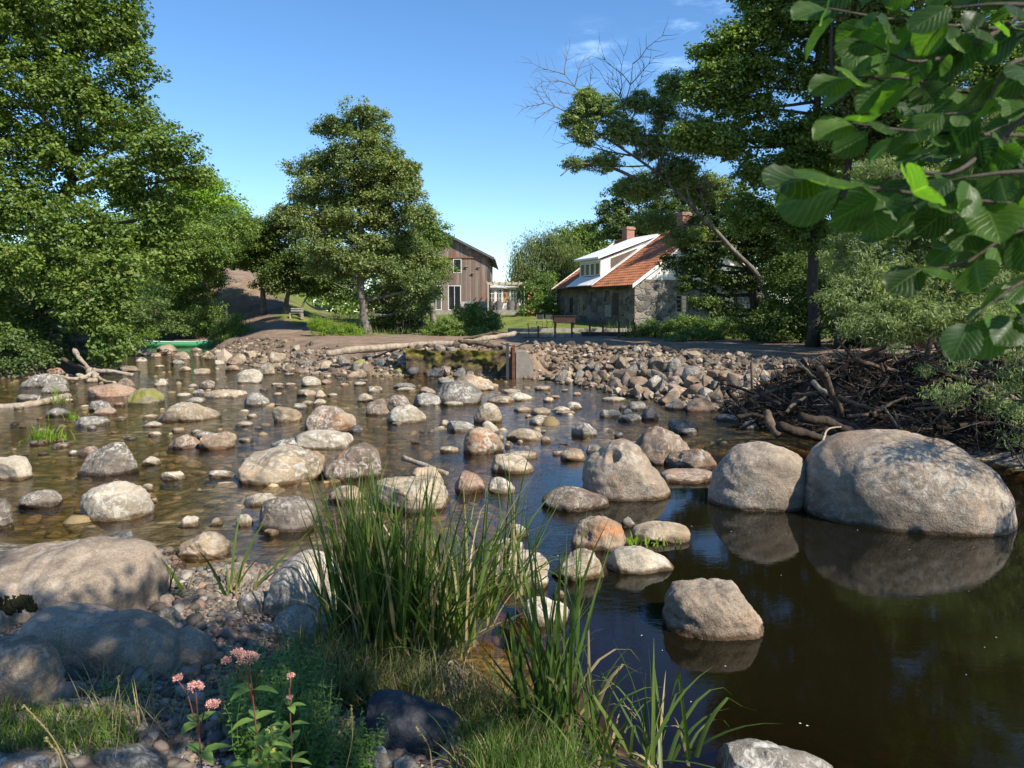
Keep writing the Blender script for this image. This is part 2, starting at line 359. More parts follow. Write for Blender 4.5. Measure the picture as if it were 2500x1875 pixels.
# bare earth: the track on the left, the weir crest and the bank by the mill
def seg_d(a, b):
    a = np.array(a[:2]); b = np.array(b[:2]); e = b-a; t = np.clip(((GX-a[0])*e[0]+(GY-a[1])*e[1])/(e@e), 0, 1); return np.hypot(GX-a[0]-t*e[0], GY-a[1]-t*e[1])
tr_pts = [(-11, 41), (-17.5, 48), (-22.5, 62), (-27, 74), (-27.5, 76)]
dtr = np.min([seg_d(tr_pts[i], tr_pts[i+1]) for i in range(4)], axis=0)+.5*_n1(pp)
dirt = np.maximum(sstep(3.6, 2.4, dtr), sstep(21, 17, GSD)*sstep(17, 19, GY)*sstep(52, 48, GY)*sstep(-19, -17, GX)*sstep(24, 18, GX)*(1-sstep(43, 46, GY)*sstep(2, -2, GX)*sstep(-14, -10, GX)))
lawnm = sstep(51, 54, GY)*sstep(-14, -8, GX)
gravel = sstep(2.6, 1.6, GSD)*sstep(-.1, .1, GSD)*sstep(13, 20, GY)*(1-sstep(-.5, .5, _n3(pp))*.5)
gnear = sstep(14, 12, GY)
msk = np.stack([np.clip(np.maximum(grass, lawnm)*(1-dirt), 0, 1), np.clip(dirt, 0, 1), np.clip(np.maximum(gravel, gnear), 0, 1), np.ones_like(GX)], -1).reshape(-1, 4)
def ground_mat():
    m, nt, b = mat('ground_earth', .95, .15); a = nd(nt, 'Attribute', attribute_name='mask'); s = nd(nt, 'SeparateColor'); nt.links.new(a.outputs['Color'], s.inputs[0]); v = pos(nt)
    soil = ramp(nt, noise(nt, v, 1.2, 8, .7), [(.3, (.085, .062, .042)), (.7, (.17, .13, .09))])
    gr = ramp(nt, noise(nt, v, .8, 8, .75), [(.3, (.07, .095, .02)), (.5, (.14, .17, .035)), (.7, (.25, .25, .075))])
    di = ramp(nt, noise(nt, v, .9, 9, .72), [(.3, (.13, .09, .06)), (.55, (.25, .18, .125)), (.75, (.34, .26, .185))])
    vo = nd(nt, 'TexVoronoi'); vo.inputs['Scale'].default_value = 14; nt.links.new(v, vo.inputs['Vector'])
    vc = nd(nt, 'SeparateColor'); nt.links.new(vo.outputs['Color'], vc.inputs[0])
    gv = ramp(nt, vc.outputs[0], [(0, (.12, .10, .08)), (.5, (.24, .20, .16)), (1, (.40, .35, .28))])
    gv = mixc(nt, ramp(nt, vo.outputs['Distance'], [(.35, 0.), (.75, .8)]), gv, (.05, .042, .034))
    col = mixc(nt, s.outputs[2], soil, gv); col = mixc(nt, s.outputs[0], col, gr); col = mixc(nt, s.outputs[1], col, di)
    # river bed, amber silt and cobbles, below the water level
    sz = nd(nt, 'SeparateXYZ'); nt.links.new(v, sz.inputs[0]); under = ramp(nt, sz.outputs[2], [(0, 1.), (.02, 0.)])
    v2 = nd(nt, 'TexVoronoi'); v2.inputs['Scale'].default_value = 4.5; nt.links.new(v, v2.inputs['Vector']); c2 = nd(nt, 'SeparateColor'); nt.links.new(v2.outputs['Color'], c2.inputs[0])
    bd = ramp(nt, c2.outputs[0], [(0, (.26, .175, .06)), (.6, (.50, .35, .15)), (1, (.68, .50, .27))]); bd = mixc(nt, ramp(nt, v2.outputs['Distance'], [(.3, 0.), (.7, .85)]), bd, (.09, .06, .025))
    bd = mixc(nt, ramp(nt, noise(nt, v, .7, 5, .6), [(.35, .6), (.6, .0)]), bd, (.14, .11, .035))
    col = mixc(nt, under, col, bd)
    nt.links.new(col, b.inputs['Base Color'])
    h = mth(nt, 'ADD', noise(nt, v, 5, 8, .7), mth(nt, 'MULTIPLY', vo.outputs['Distance'], -.8)); bump(nt, b, h, .7, .06)
    return m
g = ob('ground', np.stack([GX, GY, GZ], -1).reshape(-1, 3), GF, ground_mat(), attrs={'mask': msk}); tag(g, kind='structure')
# water: one rippled sheet, clipped to where the bed lies below it
keep = (np.minimum.reduce([GZ.ravel()[GF[:, k]] for k in range(4)]) < .03)
# take only faces near the river
keep &= (GSD.ravel()[GF[:, 0]] < .8)
WF = GF[keep]; used = np.unique(WF); remap = -np.ones(nr*nc, int); remap[used] = np.arange(len(used))
wx, wy = GX.ravel()[used], GY.ravel()[used]
dep = np.clip(-GZ.ravel()[used], 0, 2)
flow = sstep(1.5, -.8, wx-.0)*sstep(5.5, 8, wy)+sstep(10, 14, wy); flow = np.clip(flow, 0, 1)
flow *= .55+.45*np.clip(_n3(np.stack([wx*.5, wy*.5, wx*0], -1))+.5, 0, 1)
flow *= 1-.75*sstep(38, 44, wy)
def water_mat():
    m, nt, b = mat('river_water', .03, .5); b_ = nt.nodes; b_.remove(b)
    v = pos(nt); d = nd(nt, 'Attribute', attribute_name='depth').outputs['Fac']; fl = nd(nt, 'Attribute', attribute_name='flow').outputs['Fac']
    mp = nd(nt, 'Mapping'); mp.inputs['Scale'].default_value = (1.0, 2.1, 1); mp.inputs['Rotation'].default_value = (0, 0, R(-28)); nt.links.new(v, mp.inputs[0])
    n1 = noise(nt, mp.outputs[0], 2.2, 3, .5, .8); n2 = noise(nt, mp.outputs[0], 9.5, 4, .6, .6)
    h = mth(nt, 'ADD', mth(nt, 'MULTIPLY', n1, .55), mth(nt, 'MULTIPLY', n2, .34))
    hf = mth(nt, 'MULTIPLY', h, mth(nt, 'ADD', mth(nt, 'MULTIPLY', fl, .6), .018))
    bm = nd(nt, 'Bump'); bm.inputs['Strength'].default_value = 1.0; bm.inputs['Distance'].default_value = .05; nt.links.new(hf, bm.inputs['Height'])
    gl = nd(nt, 'BsdfGlossy'); gl.inputs['Roughness'].default_value = .03; gl.inputs['Color'].default_value = (.92, .95, 1, 1); nt.links.new(bm.outputs[0], gl.inputs['Normal'])
    nt.links.new(mth(nt, 'ADD', mth(nt, 'MULTIPLY', fl, .06), .012), gl.inputs['Roughness'])
    fr = nd(nt, 'Fresnel'); fr.inputs['IOR'].default_value = 1.33; nt.links.new(bm.outputs[0], fr.inputs['Normal'])
    # absorption by the peaty water: Beer's law on the depth of the bed under this point
    tp = nd(nt, 'BsdfTransparent'); cc = []
    for k in (.7, 1.7, 4.4): cc.append(mth(nt, 'POWER', 2.718, mth(nt, 'MULTIPLY', d, -k)))
    cb = nd(nt, 'CombineColor'); [nt.links.new(c, cb.inputs[i]) for i, c in enumerate(cc)]; nt.links.new(cb.outputs[0], tp.inputs[0])
    df = nd(nt, 'BsdfDiffuse'); df.inputs[0].default_value = (.008, .0068, .0024, 1)
    mk = nd(nt, 'MixShader'); nt.links.new(mth(nt, 'SUBTRACT', 1.0, mth(nt, 'POWER', 2.718, mth(nt, 'MULTIPLY', d, -1.25))), mk.inputs[0]); nt.links.new(tp.outputs[0], mk.inputs[1]); nt.links.new(df.outputs[0], mk.inputs[2])
    mx = nd(nt, 'MixShader'); nt.links.new(fr.outputs[0], mx.inputs[0]); nt.links.new(mk.outputs[0], mx.inputs[1]); nt.links.new(gl.outputs[0], mx.inputs[2])
    nt.links.new(mx.outputs[0], nt.nodes['Material Output'].inputs[0]); return m
wo = ob('water', np.stack([wx, wy, wx*0], -1), remap[WF], water_mat(), attrs={'depth': dep, 'flow': flow}); tag(wo, kind='structure')

# ---------------------------------------------------------------- rocks
_ico = {}
def ico(n):
    if n not in _ico:
        bm = bmesh.new(); bmesh.ops.create_icosphere(bm, subdivisions=n, radius=1)
        _ico[n] = (np.array([v.co[:] for v in bm.verts]), np.array([[v.index for v in f.verts] for f in bm.faces])); bm.free()
    return _ico[n]
def prof(shape, peak):
    t = np.linspace(0, math.pi, 25); c, s_ = -np.cos(t), np.sin(t)
    e = {'d': (1, 1), 'b': (.55, .55), 'p': (1.25, 1.45), 'f': (.8, .45), 'w': (1.0, 1.1)}[shape]
    u = np.sign(c)*np.abs(c)**e[0]; v = s_**e[1]; u = u+(peak-.5)*1.7*v*(1-np.abs(u)**2*.6)
    return np.stack([u, v], 1)
def rock_mesh(name, W, Ht, D, shape='d', peak=.5, seed=0, sub=4, m=None, out=None, below=.35, rough=.05, cuts=7, be=None, cr=(.70, .92)):
    """a boulder whose outline across is the given profile; local origin at the middle of its foot"""
    V, F = ico(sub); r = rng(seed)
    q = prof(shape, peak) if out is None else np.asarray(out, float)
    q = np.vstack([q, [(1.0, -.25), (.72, -below-.35), (0, -below-.45), (-.72, -below-.35), (-1.0, -.25)]])*np.array((W/2, Ht))
    c = np.array((0.0, Ht*.25)); dq = q-c; ang = np.arctan2(dq[:, 1], dq[:, 0]); rad = np.hypot(dq[:, 0], dq[:, 1]); o = np.argsort(ang); ang = ang[o]; rad = rad[o]
    ang = np.concatenate([ang-2*np.pi, ang, ang+2*np.pi]); rad = np.tile(rad, 3)
    x, y, z = V.T; tt = np.arctan2(z, x); rho = np.sqrt(np.maximum(1-y*y, 0))
    Rr = np.interp(tt, ang, rad)
    be = {'b': .55, 'f': .6, 'd': .9, 'p': 1.1, 'w': .9}[shape] if out is None else (be or .66)
    k = rho**be
    yy = np.sign(y)*np.abs(y)**.92
    p = np.stack([Rr*np.cos(tt)*k, yy*D, c[1]+Rr*np.sin(tt)*k], 1)
    sz = np.array((W/2, D, Ht)); pn = p/sz.max()
    for _ in range(cuts):
        n = r.normal(size=3); n[1] -= .5; n /= np.linalg.norm(n); s_ = pn@n; t = s_.max()*r.uniform(*cr); ov = np.clip(s_-t, 0, None); pn -= (ov*.93)[:, None]*n
    nn = pn/(np.linalg.norm(pn, axis=1)[:, None]+1e-6)
    f1, f2 = SN(seed+11, 2, 1.3), SN(seed+12, 3, 4.5); f3 = SN(seed+13, 2, 16)
    pn = pn+nn*((f1(pn)*rough*1.0+f2(pn)*rough*.42+f3(pn)*rough*.16)*min(1, Ht*2/max(W, .01)+.35))[:, None]
    return mesh_data(name, pn*sz.max(), F, m or ROCK['tan'])
REG = {'A': (0, 700, .3165), 'B': (500, 700, .3165), 'C': (1100, 700, .3165), 'D': (1800, 700, .3165), 'E': (0, 1200, .4069), 'F': (700, 1200, .4069), 'G': (1500, 1125, .4521), 'R': (0, 0, 1)}
RK = []
def put_rock(reg, x0, x1, yt, yb, shape='d', peak=.5, m='tan', key=None, label=None, zb=0.0, name='river_rock', out=None, seed=None, sub=None, rz=0.0, dk=.45, cuts=8, rough=.065, group=None, be=None, ws=1.0):
    ox, oy, s = REG[reg]; x0, x1, yt, yb = ox+x0*s, ox+x1*s, oy+yt*s, oy+yb*s
    if zb > .03:
        for _ in range(8): g0 = G((x0+x1)/2, min(yb, 1860), zb); zb += .6*(max(TZ(g0[0], g0[1]), .03)-.03-zb)
    g0 = G((x0+x1)/2, yb, zb); df = g0[1]; dt = G((x0+x1)/2, max(yt, 790), zb)[1]
    Wm = (x1-x0)/FP*df*1.0
    D = min(dk*Wm, max(.42*(dt-df), .12*Wm)); dc = df+D*.82
    a, b = P(x0, yb, dc), P(x1, yb, dc); W = (b[0]-a[0])*ws; cx = (a[0]+b[0])/2
    zt = P((x0+x1)/2, yt, dc+D*.12)[2]; Ht = max(zt-zb, .10*W, .035)
    if seed is None: seed = int(x0*7+yb*13) % 9973
    wpx = x1-x0; sub = sub or (6 if wpx > 180 else 5 if wpx > 55 else 4 if wpx > 28 else 3)
    me = rock_mesh(name, W, Ht, D, shape, peak, seed, sub, ROCK[m], out, cuts=cuts, rough=rough, be=be)
    o = link(name, me, None, (cx, dc, zb)); o.rotation_euler[2] = rz
    RK.append(dict(o=o, px=(x0+x1)/2, py=yb, w=x1-x0, h=yb-yt, m=m, key=key, label=label, shape=shape, group=group)); return o
rocks = [l.split('|') for l in '''A|-60 240 1315 1495|b .5|pale|lb1|pale lichened boulder with an orange flank cut off by the left edge
A|600 1110 1200 1455|p .55|spot|tri|grey triangular boulder speckled with white lichen in the left of the stream
E|487 893 -54 168|d .55|pale|spk|rounded boulder with dark and cream lichen blotches in front of the speckled triangular boulder
A|1240 1680 880 1038|w .28|tan|tad|long tan boulder high at its left and tapering to the right, left of mid stream
A|985 1250 785 906|b .5|moss|mos|blocky boulder with yellow moss on its top at the left of the stream
A|700 1040 757 858|f .5|pink|flt|low flat pinkish slab with a white vein beside the moss-topped boulder
A|905 1050 705 780|d .4|brown||
A|185 505 668 777|d .5|grey|dln|wide dark lichened boulder in front of the driftwood root
A|335 535 735 822|d .4|grey||
A|140 295 815 878|d .5|grey||
A|355 497 628 682|d .5|brown||
A|365 535 937 1002|d .5|grey|tip|low grey stone with tufts of green blades behind it near the pale fallen trunk
A|665 855 880 962|d .5|grey|gdm|smooth grey domed rock left of the long tan boulder
A|735 905 935 987|d .5|pink||
A|590 835 995 1078|d .5|grey||
A|885 975 1005 1032|d .5|pale||
A|1100 1215 988 1017|f .5|tan||
A|1105 1250 1038 1084|d .4|pale||
A|1145 1245 1118 1152|d .5|pale||
A|1315 1440 1087 1127|d .5|tan||
A|1470 1575 1103 1132|d .5|grey||
A|1315 1545 1150 1250|d .5|brown|gbd|grey-brown domed rock touching the orange-cracked boulder
A|1520 1660 1115 1180|d .5|grey||
A|1545 1825 1120 1255|b .6|rust|crk|cracked boulder with an orange underside in the left half of the stream
A|1095 1235 1310 1378|p .4|pale||
A|1240 1425 1413 1492|d .5|pale|cr1|small cream rock alone in the stream below the speckled triangular boulder
A|1620 1815 1417 1477|w .2|pale||
A|530 597 1258 1299|d .5|grey||
A|612 770 1237 1302|d .5|pink||
E|110 350 0 97|d .5|spot|lb2|low lichened rock at the left edge beside brown leaf litter
A|1100 1185 1520 1570|f .5|pale||
A|675 750 1067 1102|d .5|grey||
A|1185 1310 708 767|d .5|pale|pd1|pale domed stone standing alone behind the moss-topped boulder
A|1450 1530 750 780|d .5|pale||
A|1537 1665 720 792|d .5|brown|bd1|round brown stone beside a smaller pale one in the upper stream
A|1480 1580 793 834|d .5|grey||
A|1365 1470 820 852|f .5|pale||
A|1580 1885 800 858|f .4|tan|slb|long low tan slab joined to a ridged grey rock
A|1870 2085 810 920|w .35|grey|rdg|ridged grey rock with pale streaks at the right end of the long tan slab
A|1430 1590 853 902|d .6|grey||
A|1845 2030 635 745|b .45|pale|blk|rounded cream-flecked block standing in the upper stream below the gravel bank
A|1990 2130 590 680|d .5|tan||
A|1740 1850 598 649|d .5|tan||
A|1750 1875 533 602|d .5|brown||
A|1495 1615 628 680|b .5|tan||
A|1375 1475 612 652|d .5|tan||
A|1200 1268 595 622|d .5|pale||
A|1310 1470 500 565|p .55|tan|cap|tan peaked stone in the narrow upper channel in front of the canoe
A|1310 1420 563 600|d .5|grey||
A|1210 1350 448 502|d .5|tan||
A|1228 1320 475 524|d .5|pink||
A|1028 1135 540 582|d .5|pale||
A|985 1180 462 532|d .5|grey||
A|1155 1243 510 545|d .5|tan||
A|960 1020 440 482|d .5|pink||
A|1645 1745 555 604|p .4|pale||
A|660 785 697 740|d .5|tan||
A|570 650 667 699|d .5|pale||
A|500 570 670 699|d .5|pale||
A|905 1085 605 655|d .5|brown||
A|1890 1990 980 1012|w .6|pale||
A|1815 1950 1038 1078|w .7|pale||
A|180 330 605 672|d .5|brown||
A|1470 1560 470 497|d .5|tan||
A|800 860 1235 1265|d .5|grey||
A|1780 1840 840 862|d .5|pale||
B|535 750 932 1045|b .4|tan|cut|tan boulder split by a flat dark facet on its left, mid stream
B|757 1167 925 1122|d .45|rust|bgo|big domed boulder, grey at left and orange at right, left of mid stream
B|740 1190 1112 1253|f .35|pale|lng|long pale boulder with white streaks lying in front of the grey and orange boulder
B|510 790 1158 1257|w .7|grey|lp1|pointed grey rock with a pale lichen patch leaning on the long pale boulder
B|285 940 1247 1518|b .55|tan|tan|broad tan boulder, the largest lit one in the middle of the stream
B|948 1390 1205 1490|d .6|brown|rnd|round brown boulder veined with white next to the broad tan boulder
B|1095 1225 1063 1122|d .5|dark||
B|1410 1710 910 1050|d .55|pale|pdm|pale domed boulder in front of two brown ones, centre of the stream
B|1365 1600 843 988|w .5|brown|br1|brown boulder rising just behind the pale domed boulder
B|1255 1420 850 988|b .4|brown|br2|reddish brown boulder at the left end of the centre cluster
B|1595 1835 825 919|d .5|grey|gr1|grey domed rock between the centre cluster and the twin lumpy boulders
B|1780 2160 733 908|d .4|grey|tw1|large lumpy grey boulder in front of its tan twin below the mossy wall
B|1915 2238 673 803|d .5|tan|tw2|tan rounded boulder behind the lumpy grey one below the mossy wall
B|1637 1780 768 829|d .5|pink||
B|1780 1930 698 745|d .5|grey||
B|1453 1635 742 785|d .5|grey||
B|1470 1635 780 805|f .5|pale||
B|1238 1370 770 814|b .5|tan||
B|1178 1300 830 887|d .5|tan||
B|747 900 697 769|b .5|pale|wbk|white-faced block of stone alone in the upper stream
B|890 980 720 752|d .5|pink||
B|915 980 677 702|d .5|pale||
B|1148 1245 733 762|f .5|pale||
B|1165 1255 712 737|d .5|grey||
B|1095 1265 640 707|p .6|tan|pk1|peaked tan rock at the foot of the mossy wall's left end
B|708 855 790 845|d .5|tan||
B|847 938 797 857|p .4|tan||
B|670 800 885 945|d .5|grey||
B|735 850 877 912|d .5|tan||
B|840 935 865 909|d .5|pale||
B|1848 2095 1038 1117|w .3|grey|sl2|pointed grey slab lying flat left of the cream dome
B|1805 1885 1028 1077|d .5|pale||
B|1440 1530 1045 1067|f .5|pale||
B|1845 1990 885 920|f .5|pale||
B|1560 1850 1385 1515|d .5|tan|stk|tan rock with a weathered stick propped on it behind the reeds
B|1930 2165 1425 1592|d .5|pink|pk2|pink-grey rounded rock just behind the reed tips
B|1280 1950 1480 1730|f .4|tan|bgf|broad flat boulder half hidden behind the tall reeds
B|955 1255 1553 1665|d .5|tan||
B|2080 2296 905 1052|d .5|tan|crd|smooth cream-tan dome standing in the middle of the stream
B|315 565 1570 1690|p .45|pale|wl1|small peaked rock crusted with white lichen behind the dark and cream boulder
E|1522 1900 55 236|b .55|spot|dkc|boulder half black and half cream with lichen, left of the reeds
E|1418 1520 137 207|d .5|pale||
E|632 810 228 338|d .5|dark|dkr|dark round stone at the edge of the gravel spit behind the huge smooth boulder
E|1040 1370 250 412|w .6|tan|ocp|worn tan outcrop at the tip of the gravel spit
E|1095 1195 148 211|b .5|pale||
E|1265 1340 157 202|d .5|tan||
E|1575 1668 228 264|f .5|tan||
E|-90 73 10 228|d .5|spot||
E|895 945 40 70|d .5|pink||
C|110 405 1093 1290|d .35|rust|red|boulder with a red-orange top and white lichened flank right of centre
C|232 378 1035 1133|d .4|pale|crm|cream lump leaning behind the red-topped boulder
C|425 715 1100 1189|d .45|tan|ylw|low yellowish tan mound right of the red-topped boulder
C|690 775 1155 1205|d .5|tan||
C|310 658 1288 1438|w .3|tan|elg|elongated tan boulder sloping to the right in the open blue water
C|440 665 1272 1329|f .5|tan||
C|850 1050 1262 1342|b .5|tan|dst|speckled oblong stone with a bleached stick along its top
C|780 860 1268 1300|d .5|tan||
C|1040 1165 1205 1285|d .4|grey||
C|928 1128 1050 1157|d .4|grey|gl1|grey lichened stone alone between the cream dome and the great pyramid boulder
C|612 790 993 1064|d .55|pale|pl1|pale lumpy stone right of the cream-tan dome
C|485 635 927 967|d .5|tan||
C|620 785 937 990|f .5|tan||
C|770 920 920 967|d .5|pale||
C|875 1015 890 947|w .4|pale||
C|800 965 960 987|f .5|pale||
C|443 650 815 882|w .25|pale||
C|285 495 840 902|d .6|tan||
C|380 565 793 822|f .5|tan||
C|710 800 850 890|d .5|tan||
C|755 850 835 860|d .5|tan||
C|945 1008 810 840|d .5|tan||
C|1165 1355 852 887|f .5|pale||
C|645 790 762 799|f .5|rust||
C|1140 1320 935 1007|d .4|grey|sg1|leftmost of the grey stones grouped below the riprap bank
C|1365 1522 885 957|d .5|grey||
C|1458 1617 940 1024|p .5|dark|dp1|dark pointed stone below the riprap bank
C|1290 1470 988 1040|f .5|grey||
C|1327 1410 943 992|d .5|dark||
C|1297 1365 910 947|d .5|dark||
C|1350 1890 1055 1370|p .45|brown|bh1|large brown boulder behind and right of the great pyramid boulder
C|1640 2040 1237 1410|d .4|brown|bh2|dark reddish brown boulder right of the great pyramid boulder
C|1620 2045 1410 1515|f .5|pink|pfl|flat reddish slab lying in the water between the two great boulders
C|1258 1333 1113 1167|d .5|dark||
C|1665 1910 1027 1115|d .4|dark|wdg|dark wet rock draped with debris in front of the driftwood heap
C|1750 1915 1092 1142|f .5|grey||
C|285 495 1463 1592|d .5|pale|crr|round cream stone right of the reed tips
C|1643 1830 875 947|d .4|tan||
C|2050 2212 985 1032|f .5|grey||
C|415 463 1203 1245|d .5|tan||
C|345 415 1137 1187|d .5|tan||
C|515 560 1180 1210|d .5|pale||
C|700 735 1100 1125|d .5|tan||
C|575 625 985 1010|d .5|tan||
C|1810 2050 860 965|d .5|brown||
D|-60 165 770 932|d .4|pale|ptp|pale tan boulder at the foot of the driftwood heap
D|75 305 675 762|f .5|pale||
D|108 310 745 832|d .5|tan||
D|385 480 650 697|d .5|pale||
D|395 500 693 752|d .5|pale||
D|30 165 1040 1100|d .5|grey||
F|1520 1925 -15 117|d .4|brown|wmk|long dark boulder with white scribbled lichen left of the great pyramid boulder
F|1705 2035 140 352|d .45|rust|orb|orange-tan boulder with a dark top standing in the pool's edge
F|2000 2098 147 217|p .5|grey||
G|100 400 343 442|f .5|tan|tpl|flat-topped tan stone ringed by green weed at the pool's edge
F|1910 2310 340 498|w .35|pale|psl|pale sloping slab at the edge of the dark pool
F|1590 1925 360 535|p .65|tan|lmp|lumpy tan rock with reddish clods joined to the pale sloping slab
F|1325 1455 197 270|d .5|tan|rnt|small round orange-tan stone right of the tall reeds
F|1165 1605 340 590|d .5|tan|rrd|grey-tan boulder half covered by the bent right-hand reeds
F|1385 1710 640 802|w .45|pale|lwp|low pinkish pale rock in the pool beside the tall reeds
F|1597 1668 592 642|d .5|tan||
F|1230 1430 290 362|f .5|pale||'''.split('\n')]
for reg, box, sp, m_, key, lab in rocks:
    x0, x1, yt, yb = map(float, box.split()); s_, pk = sp.split()
    nm = 'boulder' if (x1-x0)*REG[reg][2] > 75 else 'river_rock'
    put_rock(reg, x0, x1, yt, yb, s_, float(pk), m_, key or None, lab or None, name=nm)
# hero boulders with traced outlines (u across -1..1, v up 0..1)
def hero(reg, x0, x1, yt, yb, out, m, key, label, **k):
    ox, oy, s = REG[reg]; o = [((px-(x0+x1)/2)/((x1-x0)/2), (yb-py)/(yb-yt)) for px, py in out]
    return put_rock(reg, x0, x1, yt, yb, 'b', .5, m, key, label, name='boulder', out=o, sub=6, **{**dict(ws=.95), **k})
hero('C', 1000, 1690, 1163, 1640, [(1000, 1560), (1000, 1470), (1030, 1390), (1130, 1290), (1230, 1190), (1330, 1163), (1400, 1190), (1470, 1280), (1560, 1420), (1650, 1520), (1690, 1590)], 'big', 'pyr', 'great pyramid-shaped boulder with a dark pit near its peak, right of centre', cuts=3, rough=.035)
hero('R', 1738, 1967, 1076, 1245, [(1738, 1195), (1742, 1165), (1765, 1130), (1790, 1100), (1830, 1085), (1865, 1076), (1900, 1090), (1935, 1108), (1955, 1130), (1966, 1170), (1967, 1230)], 'big', 'sqb', 'squarish pale boulder standing just left of the largest boulder', cuts=1, rough=.03)
hero('R', 1940, 2452, 1056, 1296, [(px_-30, py_) for px_, py_ in [(1970, 1225), (1974, 1175), (1995, 1125), (2040, 1085), (2110, 1060), (2180, 1056), (2260, 1068), (2340, 1092), (2410, 1130), (2455, 1185), (2480, 1230), (2482, 1270)]], 'big', 'hug', 'largest boulder, a long whale-backed one crossed by willow shadows at the right', cuts=0, rough=.03, dk=.42, rz=R(-13), ws=.88, be=.85)
hero('G', 283, 797, 652, 957, [(283, 850), (285, 760), (310, 690), (350, 660), (430, 658), (530, 668), (610, 654), (690, 672), (750, 715), (790, 780), (797, 850), (780, 920)], 'big', 'pol', 'solitary boulder standing in the dark pool, shaded along its left side', cuts=2, rough=.05)
# boulders on the near bank
hero('E', -60, 960, 340, 812, [(-60, 600), (-60, 420), (60, 385), (280, 385), (420, 345), (640, 342), (780, 348), (860, 375), (910, 450), (945, 560), (960, 680), (950, 760)], 'smooth', 'sm1', 'huge smooth boulder with a dark moss patch, dappled by shade at the lower left', cuts=0, rough=.03, zb=.04, be=.5)
hero('E', 180, 1110, 690, 1125, [(180, 850), (200, 760), (260, 710), (370, 692), (480, 700), (560, 745), (640, 780), (840, 785), (930, 815), (1000, 870), (1060, 960), (1100, 1060)], 'smooth', 'sm2', 'smooth brown saddle-backed boulder mostly in shade in front of the huge smooth one', cuts=0, rough=.02, zb=.14, seed=5, be=.42, dk=.3)
hero('E', -80, 360, 868, 1335, [(-80, 1100), (-75, 920), (0, 885), (100, 868), (200, 872), (280, 910), (330, 990), (355, 1100), (360, 1220)], 'smooth', 'sm3', 'rounded brown boulder at the lower left edge', cuts=0, rough=.03, zb=.2, seed=9, be=.45, dk=.4)
put_rock('E', 960, 1272, 822, 1075, 'd', .5, 'smooth', 'sm4', 'small smooth rounded boulder against the right end of the saddle-backed one', zb=.14, name='boulder', cuts=0)
put_rock('E', -90, 56, 705, 895, 'd', .5, 'smooth', None, 'small smooth boulder wedged at the left edge above the rounded brown boulder', zb=.15, name='boulder')
put_rock('E', 945, 1097, 700, 830, 'd', .4, 'grey', None, 'dark grey cobble at the right foot of the huge smooth boulder', zb=.1, name='bank_rock')
put_rock('E', 950, 1057, 600, 728, 'd', .5, 'pink', None, 'pink-brown cobble leaning on the right side of the huge smooth boulder', zb=.08, name='bank_rock')
put_rock('E', 955, 1042, 500, 608, 'd', .5, 'grey', None, 'blue-grey cobble tucked behind the right end of the huge smooth boulder', zb=.05, name='bank_rock')
put_rock('E', 740, 890, 335, 400, 'd', .5, 'pale', None, 'pale stone showing behind the top right of the huge smooth boulder', zb=.04, name='bank_rock')
hero('E', 1610, 2080, 360, 810, [(1600, 640), (1620, 590), (1700, 470), (1790, 385), (1840, 362), (1930, 365), (2010, 420), (2060, 520), (2080, 700)], 'pale', 'rs1', 'large pale boulder striped by reed shadows at the left foot of the tall reeds', zb=.02, cuts=3, rough=.03)
put_rock('E', 1425, 1622, 605, 760, 'd', .5, 'grey', 'gcb', 'rough grey cobble in front of the reed-striped boulder', zb=.06, name='bank_rock')
put_rock('E', 1640, 1940, 690, 905, 'w', .3, 'pale', None, 'pale sloping slab below the reed-striped boulder', zb=.1, name='boulder')
put_rock('E', 1600, 1720, 665, 745, 'd', .5, 'grey', None, 'dark cobble between the rough grey one and the pale sloping slab', zb=.1, name='bank_rock')
put_rock('E', 1790, 1890, 705, 790, 'd', .5, 'pink', None, 'small pinkish cobble at the foot of the reed-striped boulder', zb=.2, name='bank_rock')
put_rock('F', 220, 565, 915, 1110, 'd', .45, 'tan', None, 'tan boulder below the tall reeds, fringed with dry grass', zb=.14, name='boulder')
put_rock('F', 0, 240, 740, 960, 'd', .5, 'pale', None, 'pale rounded rock left of the tall reeds, its top in sun', zb=.14, name='boulder')
hero('F', 525, 1002, 1218, 1610, [(525, 1400), (528, 1260), (570, 1225), (640, 1220), (740, 1255), (860, 1320), (950, 1370), (995, 1430), (1002, 1490), (980, 1560)], 'black', 'blk2', 'blue-black angular boulder at the bottom centre', zb=.28, cuts=5, rough=.03, ws=1.12)
put_rock('F', 300, 505, 1155, 1340, 'd', .5, 'black', None, 'dark rock behind the herbs left of the blue-black boulder', zb=.28, name='bank_rock')
put_rock('F', 360, 645, 1520, 1730, 'd', .5, 'grey', None, 'speckled grey rock at the bottom edge left of the blue-black boulder', zb=.33, name='bank_rock')
put_rock('F', 615, 800, 1600, 1740, 'd', .5, 'grey', None, 'small grey stone at the bottom edge directly below the blue-black boulder', zb=.36, name='bank_rock')
put_rock('F', 890, 1220, 1470, 1740, 'd', .45, 'pale', None, 'pale grey rock at the bottom edge right of the blue-black boulder', zb=.28, name='boulder')
put_rock('E', 560, 1060, 1540, 1760, 'f', .5, 'dark', None, 'flat dark slab at the bottom edge among the herbs', zb=.36, name='boulder')
put_rock('E', -60, 340, 1585, 1760, 'f', .4, 'brown', None, 'flat brown slab in the bottom left corner', zb=.42, name='boulder')
put_rock('E', 440, 650, 1385, 1480, 'f', .5, 'grey', None, 'flat stone among the shaded pebbles at the lower left', zb=.3, name='bank_rock')
put_rock('G', 480, 1180, 1537, 1760, 'w', .35, 'grey', 'gbt', 'grey flat-topped rock at the bottom edge in the pool', zb=.02, name='boulder')

